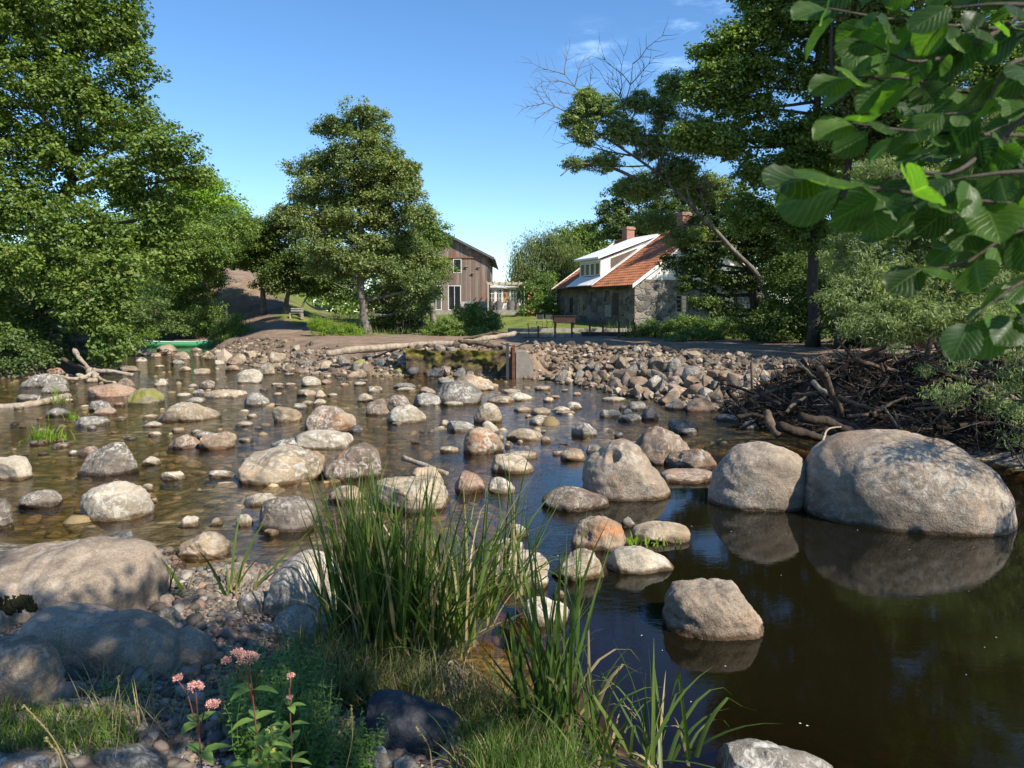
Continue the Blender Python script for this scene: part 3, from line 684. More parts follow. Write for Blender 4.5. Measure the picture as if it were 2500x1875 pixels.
# low half-drowned stones of the riffles
r = rng(909); made = 0
while made < 78:
    px, py = r.uniform(20, 1500), 868+r.uniform(0, 1)**1.3*250
    w_ = r.uniform(13, 34)*(.6+.4*(py-840)/120)
    if px > 1240 and py < 950: continue
    if any(abs(q['px']-px) < (q['w']+w_)*.52 and -w_*.3 < q['py']-py+w_*.3 < q['h']+w_*.3 for q in RK): continue
    put_rock('R', px-w_/2, px+w_/2, py-w_*r.uniform(.2, .34), py, r.choice(list('dfwfb')), r.uniform(.3, .7), r.choice(['tan', 'grey', 'pale', 'brown', 'pink', 'spot']), name='river_rock', seed=int(r.randint(9000))); made += 1
# pit near the peak of the great boulder and moss on the huge smooth one, found by casting rays from the photo
from mathutils.bvhtree import BVHTree
def on_rock(key, px, py):
    o = [q['o'] for q in RK if q['key'] == key][0]; me = o.data; n = len(me.vertices); co = np.zeros(n*3); me.vertices.foreach_get('co', co); co = co.reshape(-1, 3)
    rz_ = o.rotation_euler[2]; M = rotm(0, 0, rz_); wco = co@M.T+np.array(o.location)
    fs = [tuple(p.vertices) for p in me.polygons]; bv = BVHTree.FromPolygons([tuple(v) for v in wco], fs); hits = []
    for x, y in zip(np.atleast_1d(px), np.atleast_1d(py)):
        h = bv.ray_cast(Vector((0, 0, HC)), Vector(ray(x, y)).normalized())
        if h[0] is not None: hits.append((np.array(h[0]), np.array(h[1])))
    return o, wco, M, hits
o, wco, M, hits = on_rock('pyr', 1496, 1112)
for (h, n_), rad_, dep_ in [(hits[0], .085, .11)] if hits else []:
    d_ = np.linalg.norm(wco-h, axis=1); wco -= n_*(dep_*np.exp(-(d_/rad_)**4))[:, None]
    o.data.vertices.foreach_set('co', ((wco-np.array(o.location))@M).astype(np.float32).ravel()); o.data.update()
r = rng(4); a_ = r.uniform(0, 6.28, 330); q_ = r.uniform(0, 1, 330)**.5; which = r.randint(4, size=330); c_ = np.array([(30, 1475, 42, 20), (62, 1468, 22, 14), (5, 1492, 30, 12), (78, 1482, 10, 6)])[which]
o, wco, M, hits = on_rock('sm1', c_[:, 0]+np.cos(a_)*q_*c_[:, 2], c_[:, 1]+np.sin(a_)*q_*c_[:, 3])
if hits:
    H_ = np.array([h for h, n_ in hits]); N_ = np.array([n_ for h, n_ in hits]); V = []; Fm = []
    for k in range(len(H_)):
        t1 = r.normal(size=3); t1 -= t1@N_[k]*N_[k]; t1 /= np.linalg.norm(t1); t2 = np.cross(N_[k], t1); s_ = r.uniform(.012, .03); V += [H_[k]+t1*s_, H_[k]-t1*s_*.5+t2*s_*.8, H_[k]-t1*s_*.5-t2*s_*.8, H_[k]+N_[k]*s_*.7]; b0 = 4*k; Fm += [(b0, b0+1, b0+3), (b0+1, b0+2, b0+3), (b0+2, b0, b0+3)]
    mo = ob('moss_patch', (np.array(V)-np.array(o.location))@M, np.array(Fm), flat('dark_moss', (.018, .019, .010), .95, .1), o); tag(mo, 'dark moss patch')
SHORT = dict(lb1='the left-edge lichened boulder', tri='the speckled triangular boulder', spk='the dark and cream blotched boulder', tad='the long tapering tan boulder', mos='the moss-topped boulder', flt='the flat slab with the white vein', dln='the driftwood root', gdm='the smooth grey dome', gbd='the grey-brown dome', crk='the orange-cracked boulder', bd1='the round brown stone', slb='the long tan slab', rdg='the ridged grey rock', blk='the cream-flecked block', cap='the peaked channel stone', cut='the split tan boulder', bgo='the grey and orange boulder', lng='the white-streaked long boulder', tan='the broad tan boulder', rnd='the veined brown boulder', pdm='the pale dome', br2='the reddish brown boulder', gr1='the grey dome mid stream', tw1='the lumpy grey twin boulder', tw2='the tan twin boulder', wbk='the white-faced block', pk1='the peaked rock by the wall', crd='the cream-tan dome', dkc='the half black boulder', dkr='the dark round stone', ocp='the worn tan outcrop', red='the red-topped boulder', crm='the cream lump', ylw='the yellowish mound', elg='the elongated tan boulder', gl1='the lone grey stone', sg1='the grey stone group', dp1='the dark pointed stone', bh1='the large brown boulder', pyr='the great pyramid boulder', wdg='the debris-draped rock', ptp='the driftwood heap', wmk='the white-scribbled boulder', orb='the orange-tan pool boulder', psl='the pale sloping slab', rrd='the right-hand reeds', sqb='the squarish boulder', pol='the solitary pool boulder', pd1='the lone pale dome', lb2='the brown leaf litter')
CW = dict(tan='tan', grey='grey', pink='pinkish', brown='brown', dark='dark', pale='pale', rust='orange-tinged', moss='mossy', spot='lichen-spotted', smooth='smooth brown', big='granite', rip='brown', ripd='dark grey', black='black')
SW = dict(d='rounded', b='blocky', p='pointed', f='flat', w='sloping')
marks = [r for r in RK if r['key'] in SHORT]; used_l = set(r['label'] for r in RK if r['label'])
def autolabel(r):
    sz = 'tiny' if r['w'] < 17 else 'small' if r['w'] < 38 else 'medium' if r['w'] < 75 else 'large'
    near = sorted(marks, key=lambda q: abs(q['px']-r['px'])*.8+abs(q['py']-r['py'])*1.6)
    base = f"{sz} {SW[r['shape']]} {CW[r['m']]} stone"
    for q in near[:8]:
        dx, dy = r['px']-q['px'], r['py']-q['py']
        d = ('just ' if abs(dx)+abs(dy) < q['w']*.9 else '')+(('left of' if dx < 0 else 'right of') if abs(dx) > 1.3*abs(dy)+q['w']*.25 else ('beyond' if dy < 0 else 'in front of'))
        l = f"{base} {d} {SHORT[q['key']]}"
        if l not in used_l: return l
    return f"{base} between {SHORT[near[0]['key']]} and {SHORT[near[1]['key']]}"
for r in RK:
    l = r['label'] or autolabel(r); used_l.add(l)
    c = 'boulder' if r['w'] > 75 else 'stone'
    tag(r['o'], l, c, 'boulders and stones standing in the river' if r['o'].name.startswith(('river', 'boulder')) and r['py'] < 1400 else 'stones on the near bank')

# ---- pools of rock variants shared by copies
VAR = [rock_mesh('riprap_stone', 1.0, r_, .42, sh, .5+.15*math.sin(i*2.1), 300+i, 4, ROCK['grey'], below=.3, rough=.05, cuts=16, cr=(.52, .82)) for i, (r_, sh) in enumerate([(.62, 'b'), (.75, 'd'), (.5, 'b'), (.8, 'p'), (.55, 'd'), (.7, 'b'), (.9, 'd'), (.45, 'b'), (.66, 'w'), (.72, 'b'), (.58, 'd'), (.8, 'b')])]
VARM = {}
def inst_rock(name, loc, s, r, m, tilt=.35):
    k = r.randint(len(VAR))
    if (k, m) not in VARM:
        me = VAR[k].copy(); me.materials[0] = ROCK[m]; VARM[(k, m)] = me
    o = link(name, VARM[(k, m)], None, loc); o.scale = (s*r.uniform(.8, 1.2), s*r.uniform(.8, 1.2), s*r.uniform(.75, 1.2))
    o.rotation_euler = (r.normal()*tilt, r.normal()*tilt, r.uniform(0, 6.28)); return o
def along(pts, s):                       # point and inland normal at arc length fraction s
    pts = np.array(pts)[:, :2]; L = np.r_[0, np.cumsum(np.hypot(*np.diff(pts, axis=0).T))]; t = s*L[-1]
    i = min(np.searchsorted(L, t, 'right')-1, len(pts)-2); f = (t-L[i])/(L[i+1]-L[i]); e = (pts[i+1]-pts[i])/(L[i+1]-L[i])
    return pts[i]+(pts[i+1]-pts[i])*f, np.array((-e[1], e[0]))
ORD = 'first second third fourth fifth sixth seventh eighth ninth tenth eleventh twelfth thirteenth fourteenth fifteenth sixteenth seventeenth eighteenth nineteenth twentieth'.split()
def nth(i): return ORD[i] if i < 20 else ('twenty-'+ORD[i-20] if i < 29 else 'far')
shore = [G(1318, 925), G(1400, 935), G(1480, 955), G(1560, 972), G(1700, 992), G(1850, 1015), G(1930, 1035)]
rows = ['waterline row', 'second row up', 'third row up', 'fourth row up', 'fifth row up', 'sixth row up', 'topmost row']
r = rng(77)
for k in range(7):
    n = [24, 24, 23, 22, 21, 19, 18][k]
    for i in range(n):
        s_ = (i+.5+r.uniform(-.3, .3))/n; p, nn = along(shore, s_); off = .15+k*.72+r.uniform(-.2, .2)
        x, y = p+nn*off; sz = r.uniform(.34, .62)*(1.08 if k < 4 else .9)
        if r.rand() < .12: sz *= 1.3
        z = TZ(x, y)-.06*sz+(.22*math.sin(min(1, k/4)*3.14) if k else 0)
        m = r.choice(['rip', 'ripd', 'brown', 'pink', 'grey', 'tan', 'pale'], p=[.34, .24, .14, .1, .10, .05, .03])
        o = inst_rock('riprap_stone', (x, y, z), sz, r, m, .45)
        tag(o, f"{CW[m]} stone, {nth(i)} from the left in the {rows[k]} of the riprap bank", 'stone', 'stones heaped on the riprap bank')
# ---- small stuff: pebbles
def peb_mat(name, stops, wetz=True):
    m, nt, b = mat(name, .8, .3); g = nd(nt, 'NewGeometry'); col = ramp(nt, g.outputs['Random Per Island'], stops)
    col = mixc(nt, .6, col, ramp(nt, noise(nt, g.outputs['Position'], 40, 4, .7), [(.3, .3), (.7, .7)]), 'OVERLAY')
    sz = nd(nt, 'SeparateXYZ'); nt.links.new(g.outputs['Position'], sz.inputs[0]); wet = ramp(nt, sz.outputs[2], [(.015, .7), (.045, 0.)])
    if wetz: col = mixc(nt, wet, col, mixc(nt, 1.0, col, (.4, .34, .26), 'MULTIPLY'))
    nt.links.new(col, b.inputs['Base Color']); return m
PEB = peb_mat('mixed_pebbles', [(0, (.06, .05, .042)), (.25, (.14, .12, .095)), (.5, (.22, .18, .135)), (.7, (.26, .165, .12)), (.85, (.12, .115, .108)), (1, (.42, .37, .30))])
PEBT = peb_mat('tan_rubble', [(0, (.06, .046, .034)), (.35, (.13, .10, .07)), (.75, (.22, .17, .12)), (1, (.38, .31, .23))])
PEBB = peb_mat('river_bed_cobbles', [(0, (.11, .08, .035)), (.5, (.27, .20, .10)), (.8, (.38, .27, .15)), (1, (.50, .42, .27))], False)
def scatter_stones(name, pts, sizes, sub, m, seed, label, flatk=.6, cat='pebbles', smooth=True):
    V0, F0 = ico(sub); r = rng(seed); n = len(pts); nv = len(V0)
    T = [SN(seed+i, 1, 1.2) for i in range(8)]; vs = np.stack([V0*(1+.32*t(V0))[:, None] for t in T])
    sc_ = np.stack([r.uniform(.75, 1.35, n), r.uniform(.7, 1.0, n), r.uniform(.4, .85, n)*flatk/.6], 1)*np.asarray(sizes)[:, None]*.5
    a = r.uniform(0, 6.28, n); tl = r.normal(0, .25, n); ca, sa, ct, st = np.cos(a), np.sin(a), np.cos(tl), np.sin(tl)
    v = vs[r.randint(8, size=n)]*sc_[:, None, :]
    x = v[..., 0]*ct[:, None]+v[..., 2]*st[:, None]; z = -v[..., 0]*st[:, None]+v[..., 2]*ct[:, None]; y = v[..., 1]
    V = np.stack([x*ca[:, None]-y*sa[:, None], x*sa[:, None]+y*ca[:, None], z], -1)+np.asarray(pts)[:, None, :]
    F = (F0[None]+np.arange(n)[:, None, None]*nv).reshape(-1, 3)
    o = ob(name, V.reshape(-1, 3), F, m, smooth=smooth); return tag(o, label, cat, None, 'stuff')
def pts_in(n, x0, x1, y0, y1, cond, r, dens=None):
    X = r.uniform(x0, x1, n*6); Y = r.uniform(y0, y1, n*6); Z, sd = terrain(X, Y); ok = cond(X, Y, Z, sd)
    q = np.stack([X, Y, Z], 1)[ok][:n]; return q
r = rng(5)
q = pts_in(14000, -4.6, -.3, 3.4, 7.9, lambda X, Y, Z, sd: (sd > -.15) & (sd < 3.2) & (r.rand(len(X)) < .35+.65*sstep(1.9, .2, sd)), r)
sz = r.gamma(1.6, .017, len(q))+.013; q[:, 2] += sz*.1; scatter_stones('pebbles', q, sz, 1, PEB, 21, 'mixed grey and pinkish pebbles of the near gravel spit')
q = pts_in(480, -4.4, -.3, 3.4, 7.4, lambda X, Y, Z, sd: (sd > .0) & (sd < 3.5), r)
sz = r.uniform(.05, .11, len(q)); q[:, 2] += sz*.12; scatter_stones('cobbles', q, sz, 2, PEB, 22, 'fist-sized cobbles lying among the pebbles of the near bank')
q = pts_in(1300, -17, 1.0, 24, 44, lambda X, Y, Z, sd: (sd > -.2) & (sd < 3.8) & (r.rand(len(X)) < sstep(3.8, .3, sd)), r)
sz = r.gamma(2, .06, len(q))+.06; q[:, 2] += sz*.12; scatter_stones('gravel', q, sz, 1, PEBT, 23, 'sunlit tan gravel and rubble of the bank along the upper stream', smooth=False)
q = pts_in(1600, 1, 8, 16, 33, lambda X, Y, Z, sd: (sd > -.2) & (sd < 5.4), r)
sz = r.gamma(2, .05, len(q))+.1; q[:, 2] += sz*.3; scatter_stones('rubble', q, sz, 1, PEBT, 24, 'small rubble filling the gaps between the riprap stones', smooth=False)
q = pts_in(2600, -18, 6, 5, 34, lambda X, Y, Z, sd: (sd < -.05) & (Z > -.34), r)
sz = r.gamma(2, .055, len(q))+.06; q[:, 2] = np.minimum(q[:, 2]+sz*.1, -.035-sz*.25); scatter_stones('river_bed_cobbles', q, sz, 2, PEBB, 25, 'amber cobbles seen through the shallow water of the stream')
# rubble stones one can tell apart on the gravel bank at the upper stream
r = rng(31)
gb = [(615, 862, 62, 'tan', 'big wedge-shaped stone with a dark side at the left of the gravel bank'), (675, 880, 60, 'tan', ''), (700, 905, 45, 'tan', ''), (655, 893, 38, 'brown', ''), (730, 878, 40, 'grey', ''), (757, 868, 28, 'brown', ''), (805, 880, 30, 'grey', ''), (750, 895, 40, 'grey', ''), (800, 905, 34, 'tan', ''), (838, 893, 38, 'grey', ''), (875, 905, 36, 'moss', ''), (900, 885, 30, 'dark', ''), (925, 898, 34, 'dark', ''), (955, 885, 28, 'grey', ''), (970, 905, 34, 'moss', ''), (560, 885, 30, 'pink', ''), (590, 880, 34, 'tan', ''), (530, 868, 24, 'tan', ''), (640, 873, 26, 'tan', ''), (720, 855, 22, 'pale', ''), (845, 862, 24, 'pale', ''), (990, 897, 22, 'brown', ''), (1005, 908, 26, 'dark', ''), (780, 912, 18, 'pale', ''), (710, 905, 20, 'pale', '')]
for i, (px, py, wpx, m, lab) in enumerate(gb):
    d = 30+2*(915-py)/20; p = P(px, py-10, d)
    for _ in range(12):
        z = TZ(p[0], d); t = P(px, py, d)[2]
        if abs(z-t) < .03: break
        d += .35*np.sign(z-t) if False else (z < t)*.3-(z > t)*.3
    p = P(px, py, d); o = inst_rock('bank_rock', (p[0], d, TZ(p[0], d)), wpx/FP*d, r, m, .2)
    tag(o, lab or f"{CW[m]} stone, {nth(sorted(x[0] for x in gb).index(px))} from the left among the rocks of the upper gravel bank", 'stone', 'rocks along the upper gravel bank')

# ---------------------------------------------------------------- trees
def leaves_np(c, size, asp, r, up=.5, out=None, dirs=None):
    n = len(c); nv = r.normal(size=(n, 3)); nv[:, 2] = np.abs(nv[:, 2])+up
    if out is not None: nv += out*.8
    nv /= np.linalg.norm(nv, axis=1)[:, None]
    t = r.normal(size=(n, 3)) if dirs is None else dirs+r.normal(size=(n, 3))*.45
    t -= (t*nv).sum(1)[:, None]*nv; t /= np.linalg.norm(t, axis=1)[:, None]+1e-9; s = np.cross(nv, t)
    L = (size*r.uniform(.65, 1.3, n))[:, None]; W_ = L*asp
    V = np.stack([c-t*L*.5, c+s*W_*.5-nv*L*.06, c+t*L*.5-nv*L*.10, c-s*W_*.5+nv*L*.02], 1).reshape(-1, 3)
    return V, (np.arange(n)[:, None]*4+np.arange(4)[None])
def crown(lobes, n, ncl, rc, r, flatz=.6, shell=.45):
    vol = np.array([max(l[3]*l[4]*l[5], 1e-3)**.72*(l[6] if len(l) > 6 else 1) for l in lobes]); pr = vol/vol.sum()
    which = r.choice(len(lobes), ncl, p=pr); L = np.array([tuple(l)[:6] for l in lobes])[which]
    d = r.normal(size=(ncl, 3)); d /= np.linalg.norm(d, axis=1)[:, None]
    rad = r.uniform(0, 1, ncl)**shell; cc = L[:, :3]+d*L[:, 3:6]*rad[:, None]
    wi = r.randint(ncl, size=n); rs = rc*r.uniform(.5, 1.35, ncl)
    o = r.normal(size=(n, 3)); o /= np.linalg.norm(o, axis=1)[:, None]; o *= (r.uniform(0, 1, n)**.5)[:, None]
    pts = cc[wi]+o*rs[wi][:, None]*np.array((1, 1, flatz)); return cc, pts, o, d[wi]
def tree(name, label, base, trunk, lobes, leaf, n, ncl, rc, lsz, asp=.62, trad=.25, bark=None, group='trees around the river', cat='tree', seed=1, flatz=.55, up=.5, droop=0.0, twigs=90, shell=.45, limbs=True, trunkname='trunk', wig=.12, extra=None):
    r = rng(seed); bark = bark or BARK; base = np.array(base, float)
    t = thing(name, label, cat, tuple(base), 0, group)
    lobes = [np.asarray(l, float) for l in lobes]
    cc, pts, o, dd = crown(lobes, n, ncl, rc, r, flatz, shell)
    dirs = None
    if droop: dirs = np.tile(np.array((0, 0, -droop)), (len(pts), 1)); 
    V, F = leaves_np(pts, lsz, asp, r, up, o*.6+dd*.5, dirs)
    ob('crown', V, F, LEAF[leaf], t, None, smooth=False); t.children[-1].data.transform
    ch = t.children[-1]; ch.parent = t; ch.matrix_parent_inverse.identity()
    ch.data.vertices.foreach_set('co', (V-base).astype(np.float32).ravel()); ch.data.update()
    tk = smooth_path(trunk, 5); rad = trad*np.linspace(1, .22, len(tk)); rad[0] *= 1.35
    tk2 = tk+np.array([[wig*trad*math.sin(i*1.3+seed), wig*trad*math.cos(i*1.7), 0] for i in range(len(tk))])
    Vt, F4, F3 = tube_np(tk2, rad, 9); ob(trunkname, Vt-base, [F4, np.array(F3)], bark, t)
    mb = MB()
    if limbs:
        for i, l in enumerate(lobes):
            c = l[:3]; dst = np.linalg.norm(tk2-c, axis=1)+np.clip(tk2[:, 2]-c[2]+l[5]*.4, 0, None)*2; j = int(dst.argmin()); a = tk2[j]
            mid = (a+c)/2+r.normal(size=3)*.06*np.linalg.norm(c-a)+np.array((0, 0, -.05*np.linalg.norm(c-a)))
            pth = smooth_path([a, mid, c], 4); mb.tube(pth, max(rad[j]*.5, .03)*np.linspace(1, .3, len(pth)), 6)
            sel = np.argsort(np.linalg.norm((cc-c)/l[3:6], axis=1))[:max(3, twigs//len(lobes))*2][::2]
            for s_ in sel:
                e = cc[s_]; q = pth[r.randint(len(pth)//2, len(pth))]; m_ = (q+e)/2+r.normal(size=3)*.08*np.linalg.norm(e-q); pt = smooth_path([q, m_, e], 3); mb.tube(pt, max(rad[j]*.16, .012)*np.linspace(1, .3, len(pt)), 4, False)
    if extra: 
        for pt, ra in extra: mb.tube(smooth_path(pt, 4), ra*np.linspace(1, .25, (len(pt)-1)*4+1), 6)
    if mb.V:
        bo = mb.build('branches', bark, t, None, smooth=True); vv = np.vstack(mb.V)-base; bo.data.vertices.foreach_set('co', vv.astype(np.float32).ravel()); bo.data.update()
    return t
def L(px, py, d, rx, ry, rd=None, dens=1.0):
    c = P(px, py, d); s = d/FP; return (c[0], c[1], c[2], rx*s, (rd if rd is not None else (rx+ry)/2*s), ry*s, dens)
def gz(px, d): x = (px-CX)/FP*d; return np.array((x, d, TZ(x, d)))
# the oak at the left edge
d = 31
oak = [L(40, 40, d, 160, 120), L(200, 30, d, 130, 110), L(290, 50, d, 70, 90), L(320, 160, d, 62, 60), L(120, 190, d, 150, 90), L(240, 250, d, 110, 80), L(0, 330, d, 130, 110), L(150, 360, d, 100, 60), L(330, 320, d, 110, 60), L(420, 380, d-1, 90, 55), L(330, 450, d, 130, 70), L(475, 430, d, 48, 40), L(50, 500, d, 140, 90), L(210, 560, d-1, 120, 70), L(400, 520, d, 90, 60), L(90, 640, d-1, 120, 70), L(260, 660, d-2, 110, 80), L(390, 600, d, 70, 60), L(-110, 180, d, 120, 150), L(-120, 500, d, 120, 180), L(215, 750, d-2, 90, 70), L(265, 820, d-2.5, 55, 70), L(20, 760, d+3, 70, 60), L(150, 770, d+3, 60, 50), L(-60, 700, d, 120, 120), L(100, -150, d, 200, 120), L(-100, -100, d, 150, 150), L(280, 730, d-2, 50, 60), L(20, 840, d-1, 80, 60)]
b_ = gz(100, 34)
tree('oak_tree', 'huge leafy oak filling the left edge with limbs hanging over the water', b_, [b_, P(102, 760, 33.5), P(112, 640, 33), P(150, 500, 32.5), P(175, 420, 32), P(190, 250, 32), P(160, 60, 32)], oak, 'oak', 190000, 2600, .55, .165, .6, .34, seed=3, twigs=220, wig=.3, extra=[([P(175, 430, 32), P(250, 380, 31.5), P(340, 330, 31)], .14), ([P(170, 420, 32), P(110, 290, 31), P(30, 240, 30.5)], .14), ([P(150, 500, 32), P(230, 440, 31), P(300, 470, 31)], .1)])
# undergrowth beneath it
def bush(name, label, lobes, leaf, n, ncl, rc, lsz, asp=.6, seed=1, base=None, cat='bush', group='bushes on the far bank', **k):
    l0 = lobes[0]; b = base if base is not None else np.array((l0[0], l0[1], TZ(l0[0], l0[1])))
    return tree(name, label, b, [b, b+np.array((.02, 0, .3*(l0[2]-b[2])+.2)), np.array(l0[:3])], lobes, leaf, n, ncl, rc, lsz, asp, .07, BARKD, group, cat, seed, trunkname='stem', twigs=24, **k)
bush('bramble_bush', 'dark tangled undergrowth on the bank below the oak', [L(60, 870, 28.6, 110, 50), L(-30, 870, 27.8, 120, 60), L(-60, 850, 27.5, 120, 70), L(20, 890, 27.2, 70, 26), L(200, 850, 31.5, 80, 50), L(150, 800, 34, 160, 60), L(350, 780, 40, 130, 60)], 'dark', 26000, 260, .55, .13, seed=8)
# trees behind, left to centre
b_ = gz(440, 62); tree('ash_tree', 'bright yellow-green tree behind the oak against the sky', b_, [b_, P(470, 650, 62), P(490, 500, 62)], [L(500, 470, 62, 75, 60), L(550, 520, 62, 55, 50), L(450, 520, 62, 80, 80), L(590, 560, 62, 40, 40), L(480, 600, 62, 100, 50)], 'bright', 22000, 300, 1.0, .26, seed=4)
b_ = gz(400, 60); tree('hazel_tree', 'broad dark green hazel between the oak and the dirt track', b_, [b_, P(420, 700, 58), P(450, 620, 54)], [L(470, 590, 50, 90, 50), L(500, 650, 54, 44, 44), L(590, 615, 56, 50, 24), L(530, 640, 58, 24, 34), L(520, 690, 58, 26, 40), L(585, 640, 60, 50, 16), L(560, 560, 52, 70, 40), L(420, 650, 50, 80, 60), L(520, 620, 50, 80, 35), L(610, 570, 55, 60, 42), L(380, 560, 50, 70, 60), L(540, 530, 54, 50, 30)], 'mid', 60000, 1000, .5, .15, seed=5, twigs=120)
b_ = gz(645, 57); tree('field_maple', 'grey-green tree right of the dirt track with bare lower stems', b_, [b_, P(642, 680, 57), P(645, 590, 57)], [L(650, 580, 57, 60, 50), L(700, 560, 56, 60, 50), L(640, 640, 57, 50, 34), L(720, 640, 57, 70, 50), L(600, 600, 57, 40, 36), L(625, 640, 57, 26, 26), L(560, 610, 58, 40, 30), L(690, 530, 55, 40, 30)], 'alder', 42000, 700, .55, .16, seed=6)
b_ = gz(700, 56); tree('shade_tree', 'dark low-spreading tree over the hammock left of the tall alder', b_, [b_, P(702, 720, 56), P(715, 640, 56)], [L(700, 660, 56, 70, 50), L(770, 640, 56, 80, 70), L(660, 690, 56, 50, 30), L(840, 690, 56, 70, 50), L(760, 700, 56, 60, 28)], 'dark', 26000, 320, .8, .17, seed=7)
b_ = gz(735, 55); tree('slender_tree', 'thin dark leaning stem beside the hammock with a small crown', b_, [b_, P(742, 740, 55), P(770, 690, 55)], [L(790, 690, 55, 40, 20), L(770, 670, 55, 40, 24)], 'dark', 5000, 60, .7, .17, seed=17, trad=.12)
bush('rounded_bush', 'rounded light green bush on the bank above the moored canoe', [L(440, 690, 56, 75, 60), L(480, 740, 56, 58, 50), L(400, 750, 56, 60, 50), L(440, 780, 55, 70, 34), L(500, 780, 54, 40, 40), L(385, 690, 57, 50, 50)], 'mid', 40000, 360, .6, .13, seed=9)
# the tall alder in the centre
d = 45; b_ = gz(898, d)
tiers = [(872, 262, 42, 20), (905, 285, 42, 18), (850, 300, 55, 20), (800, 312, 45, 14), (915, 320, 45, 20), (870, 335, 60, 18), (855, 372, 70, 18), (930, 370, 55, 20), (800, 395, 70, 18), (745, 415, 55, 16), (880, 400, 70, 22), (965, 400, 60, 26), (850, 440, 90, 20), (940, 445, 75, 26), (990, 430, 45, 25), (770, 450, 60, 14), (1000, 480, 45, 24), (910, 480, 75, 22), (820, 490, 70, 20), (750, 480, 55, 14), (700, 505, 34, 10), (735, 510, 40, 12), (870, 530, 90, 26), (960, 530, 70, 30), (800, 545, 65, 22), (1020, 530, 40, 28), (760, 560, 50, 18), (840, 590, 80, 26), (930, 590, 80, 30), (1000, 600, 60, 30), (790, 610, 50, 20), (880, 640, 70, 26), (980, 660, 70, 34), (1040, 640, 45, 30), (960, 715, 60, 34), (1030, 700, 45, 34), (1010, 745, 45, 24), (830, 660, 46, 22), (930, 750, 50, 24), (790, 650, 40, 14)]
tree('alder_tree', 'tall tiered alder with a bare pale trunk standing in the centre', b_, [b_, P(890, 780, d), P(882, 700, d), P(878, 600, d), P(878, 480, d), P(885, 370, d), P(875, 265, d)], [L(x, y, d+(i % 5-2)*.55, rx, ry*1.3, rx*d/FP*.85) for i, (x, y, rx, ry) in enumerate(tiers)], 'alder', 150000, 2000, .46, .135, .7, .30, seed=11, twigs=260, flatz=.75, extra=[([P(882, 600, d), P(840, 602, d-1), P(800, 625, d-1.5)], .05), ([P(880, 640, d), P(850, 700, d-1), P(815, 690, d-1.5)], .05)])
d = 52; b_ = gz(1060, d)
tree('ivy_clad_tree', 'bushy tree with fresh green growth hiding the left end of the barn', b_, [b_, P(1050, 700, d), P(1040, 560, d)], [L(1040, 530, d, 40, 40), L(1075, 560, d, 32, 40), L(1050, 600, d, 50, 50), L(1070, 660, d, 38, 50), L(1010, 570, d, 50, 60), L(1020, 720, d, 60, 50), L(985, 640, d, 60, 60)], 'mid', 26000, 300, .6, .13, seed=12)
bush('shrub', 'loose sunlit shrub on the bank in front of the terrace', [L(1150, 765, 43, 50, 30), L(1180, 790, 43, 50, 30), L(1100, 800, 42, 60, 24), L(1200, 780, 44, 30, 26), L(1060, 815, 42, 50, 20), L(1140, 815, 42, 80, 18)], 'mid', 26000, 420, .34, .1, seed=13, shell=.6)
bush('nettle_clump', 'feathery light green nettles at the left foot of the tall alder', [L(790, 800, 42.5, 40, 26), L(840, 810, 42.5, 40, 20), L(770, 785, 43, 18, 24), L(880, 822, 42.5, 40, 12), L(940, 825, 42, 50, 10)], 'bright', 12000, 200, .3, .1, .3, seed=14, up=.1, droop=-.8)
bush('shade_shrub', 'dark shrub in the shade to the right of the tall alder trunk', [L(960, 775, 46, 50, 30), L(1000, 790, 45, 40, 26), L(930, 800, 46, 40, 18)], 'dark', 12000, 150, .4, .11, seed=15)
bush('waterside_shrub', 'dark green tuft of shrub and sedge at the right end of the canoe', [L(560, 790, 50, 42, 26), L(590, 805, 50, 30, 20), L(545, 815, 49.5, 40, 24), L(510, 800, 54, 40, 22), L(575, 822, 49, 36, 16)], 'mid', 16000, 220, .4, .14, .35, seed=16, up=.1, droop=-.8)
bush('sedge_bank', 'pale sedge and weeds at the water edge left of the canoe', [L(330, 810, 46, 50, 30), L(300, 790, 42, 40, 40), L(380, 806, 56, 60, 20), L(320, 845, 38, 24, 16)], 'bright', 9000, 160, .4, .16, .2, seed=18, up=.1, droop=-1.0, cat='sedge')
# centre right, behind
d = 78; b_ = gz(1330, d)
wl = [L(1340, 600, d, 50, 24), L(1370, 630, d, 60, 40), L(1290, 640, d, 40, 50), L(1265, 680, d, 24, 44), L(1320, 690, d, 60, 50), L(1380, 690, d, 50, 50), L(1300, 730, d, 44, 24)]
tree('weeping_willow', 'pale weeping willow between the barn and the stone mill', b_, [b_, P(1330, 700, d), P(1340, 620, d)], wl, 'weep', 40000, 420, 1.1, .34, .16, seed=19, droop=2.5, up=0, flatz=1.5)
bush('rose_bush', 'leafy bush with a few pink blooms left of the mill wall', [L(1310, 720, 62, 40, 40), L(1340, 750, 60, 30, 36), L(1290, 765, 60, 20, 20), L(1330, 690, 62, 30, 30)], 'mid', 14000, 160, .6, .15, seed=20)
rb = rng(2); mb = MB()
for px, py in ((1291, 722), (1296, 716), (1289, 730), (1290, 760), (1300, 764), (1283, 756), (1312, 770)):
    c = P(px, py, 59.2); V, F = ico(1); mb.add(V*.07+c, F)
mb.build('blossoms', flat('pink_blossom', (.6, .13, .16)), bpy.data.objects['rose_bush'], None); bpy.data.objects['blossoms'].matrix_parent_inverse = bpy.data.objects['rose_bush'].matrix_basis.inverted()
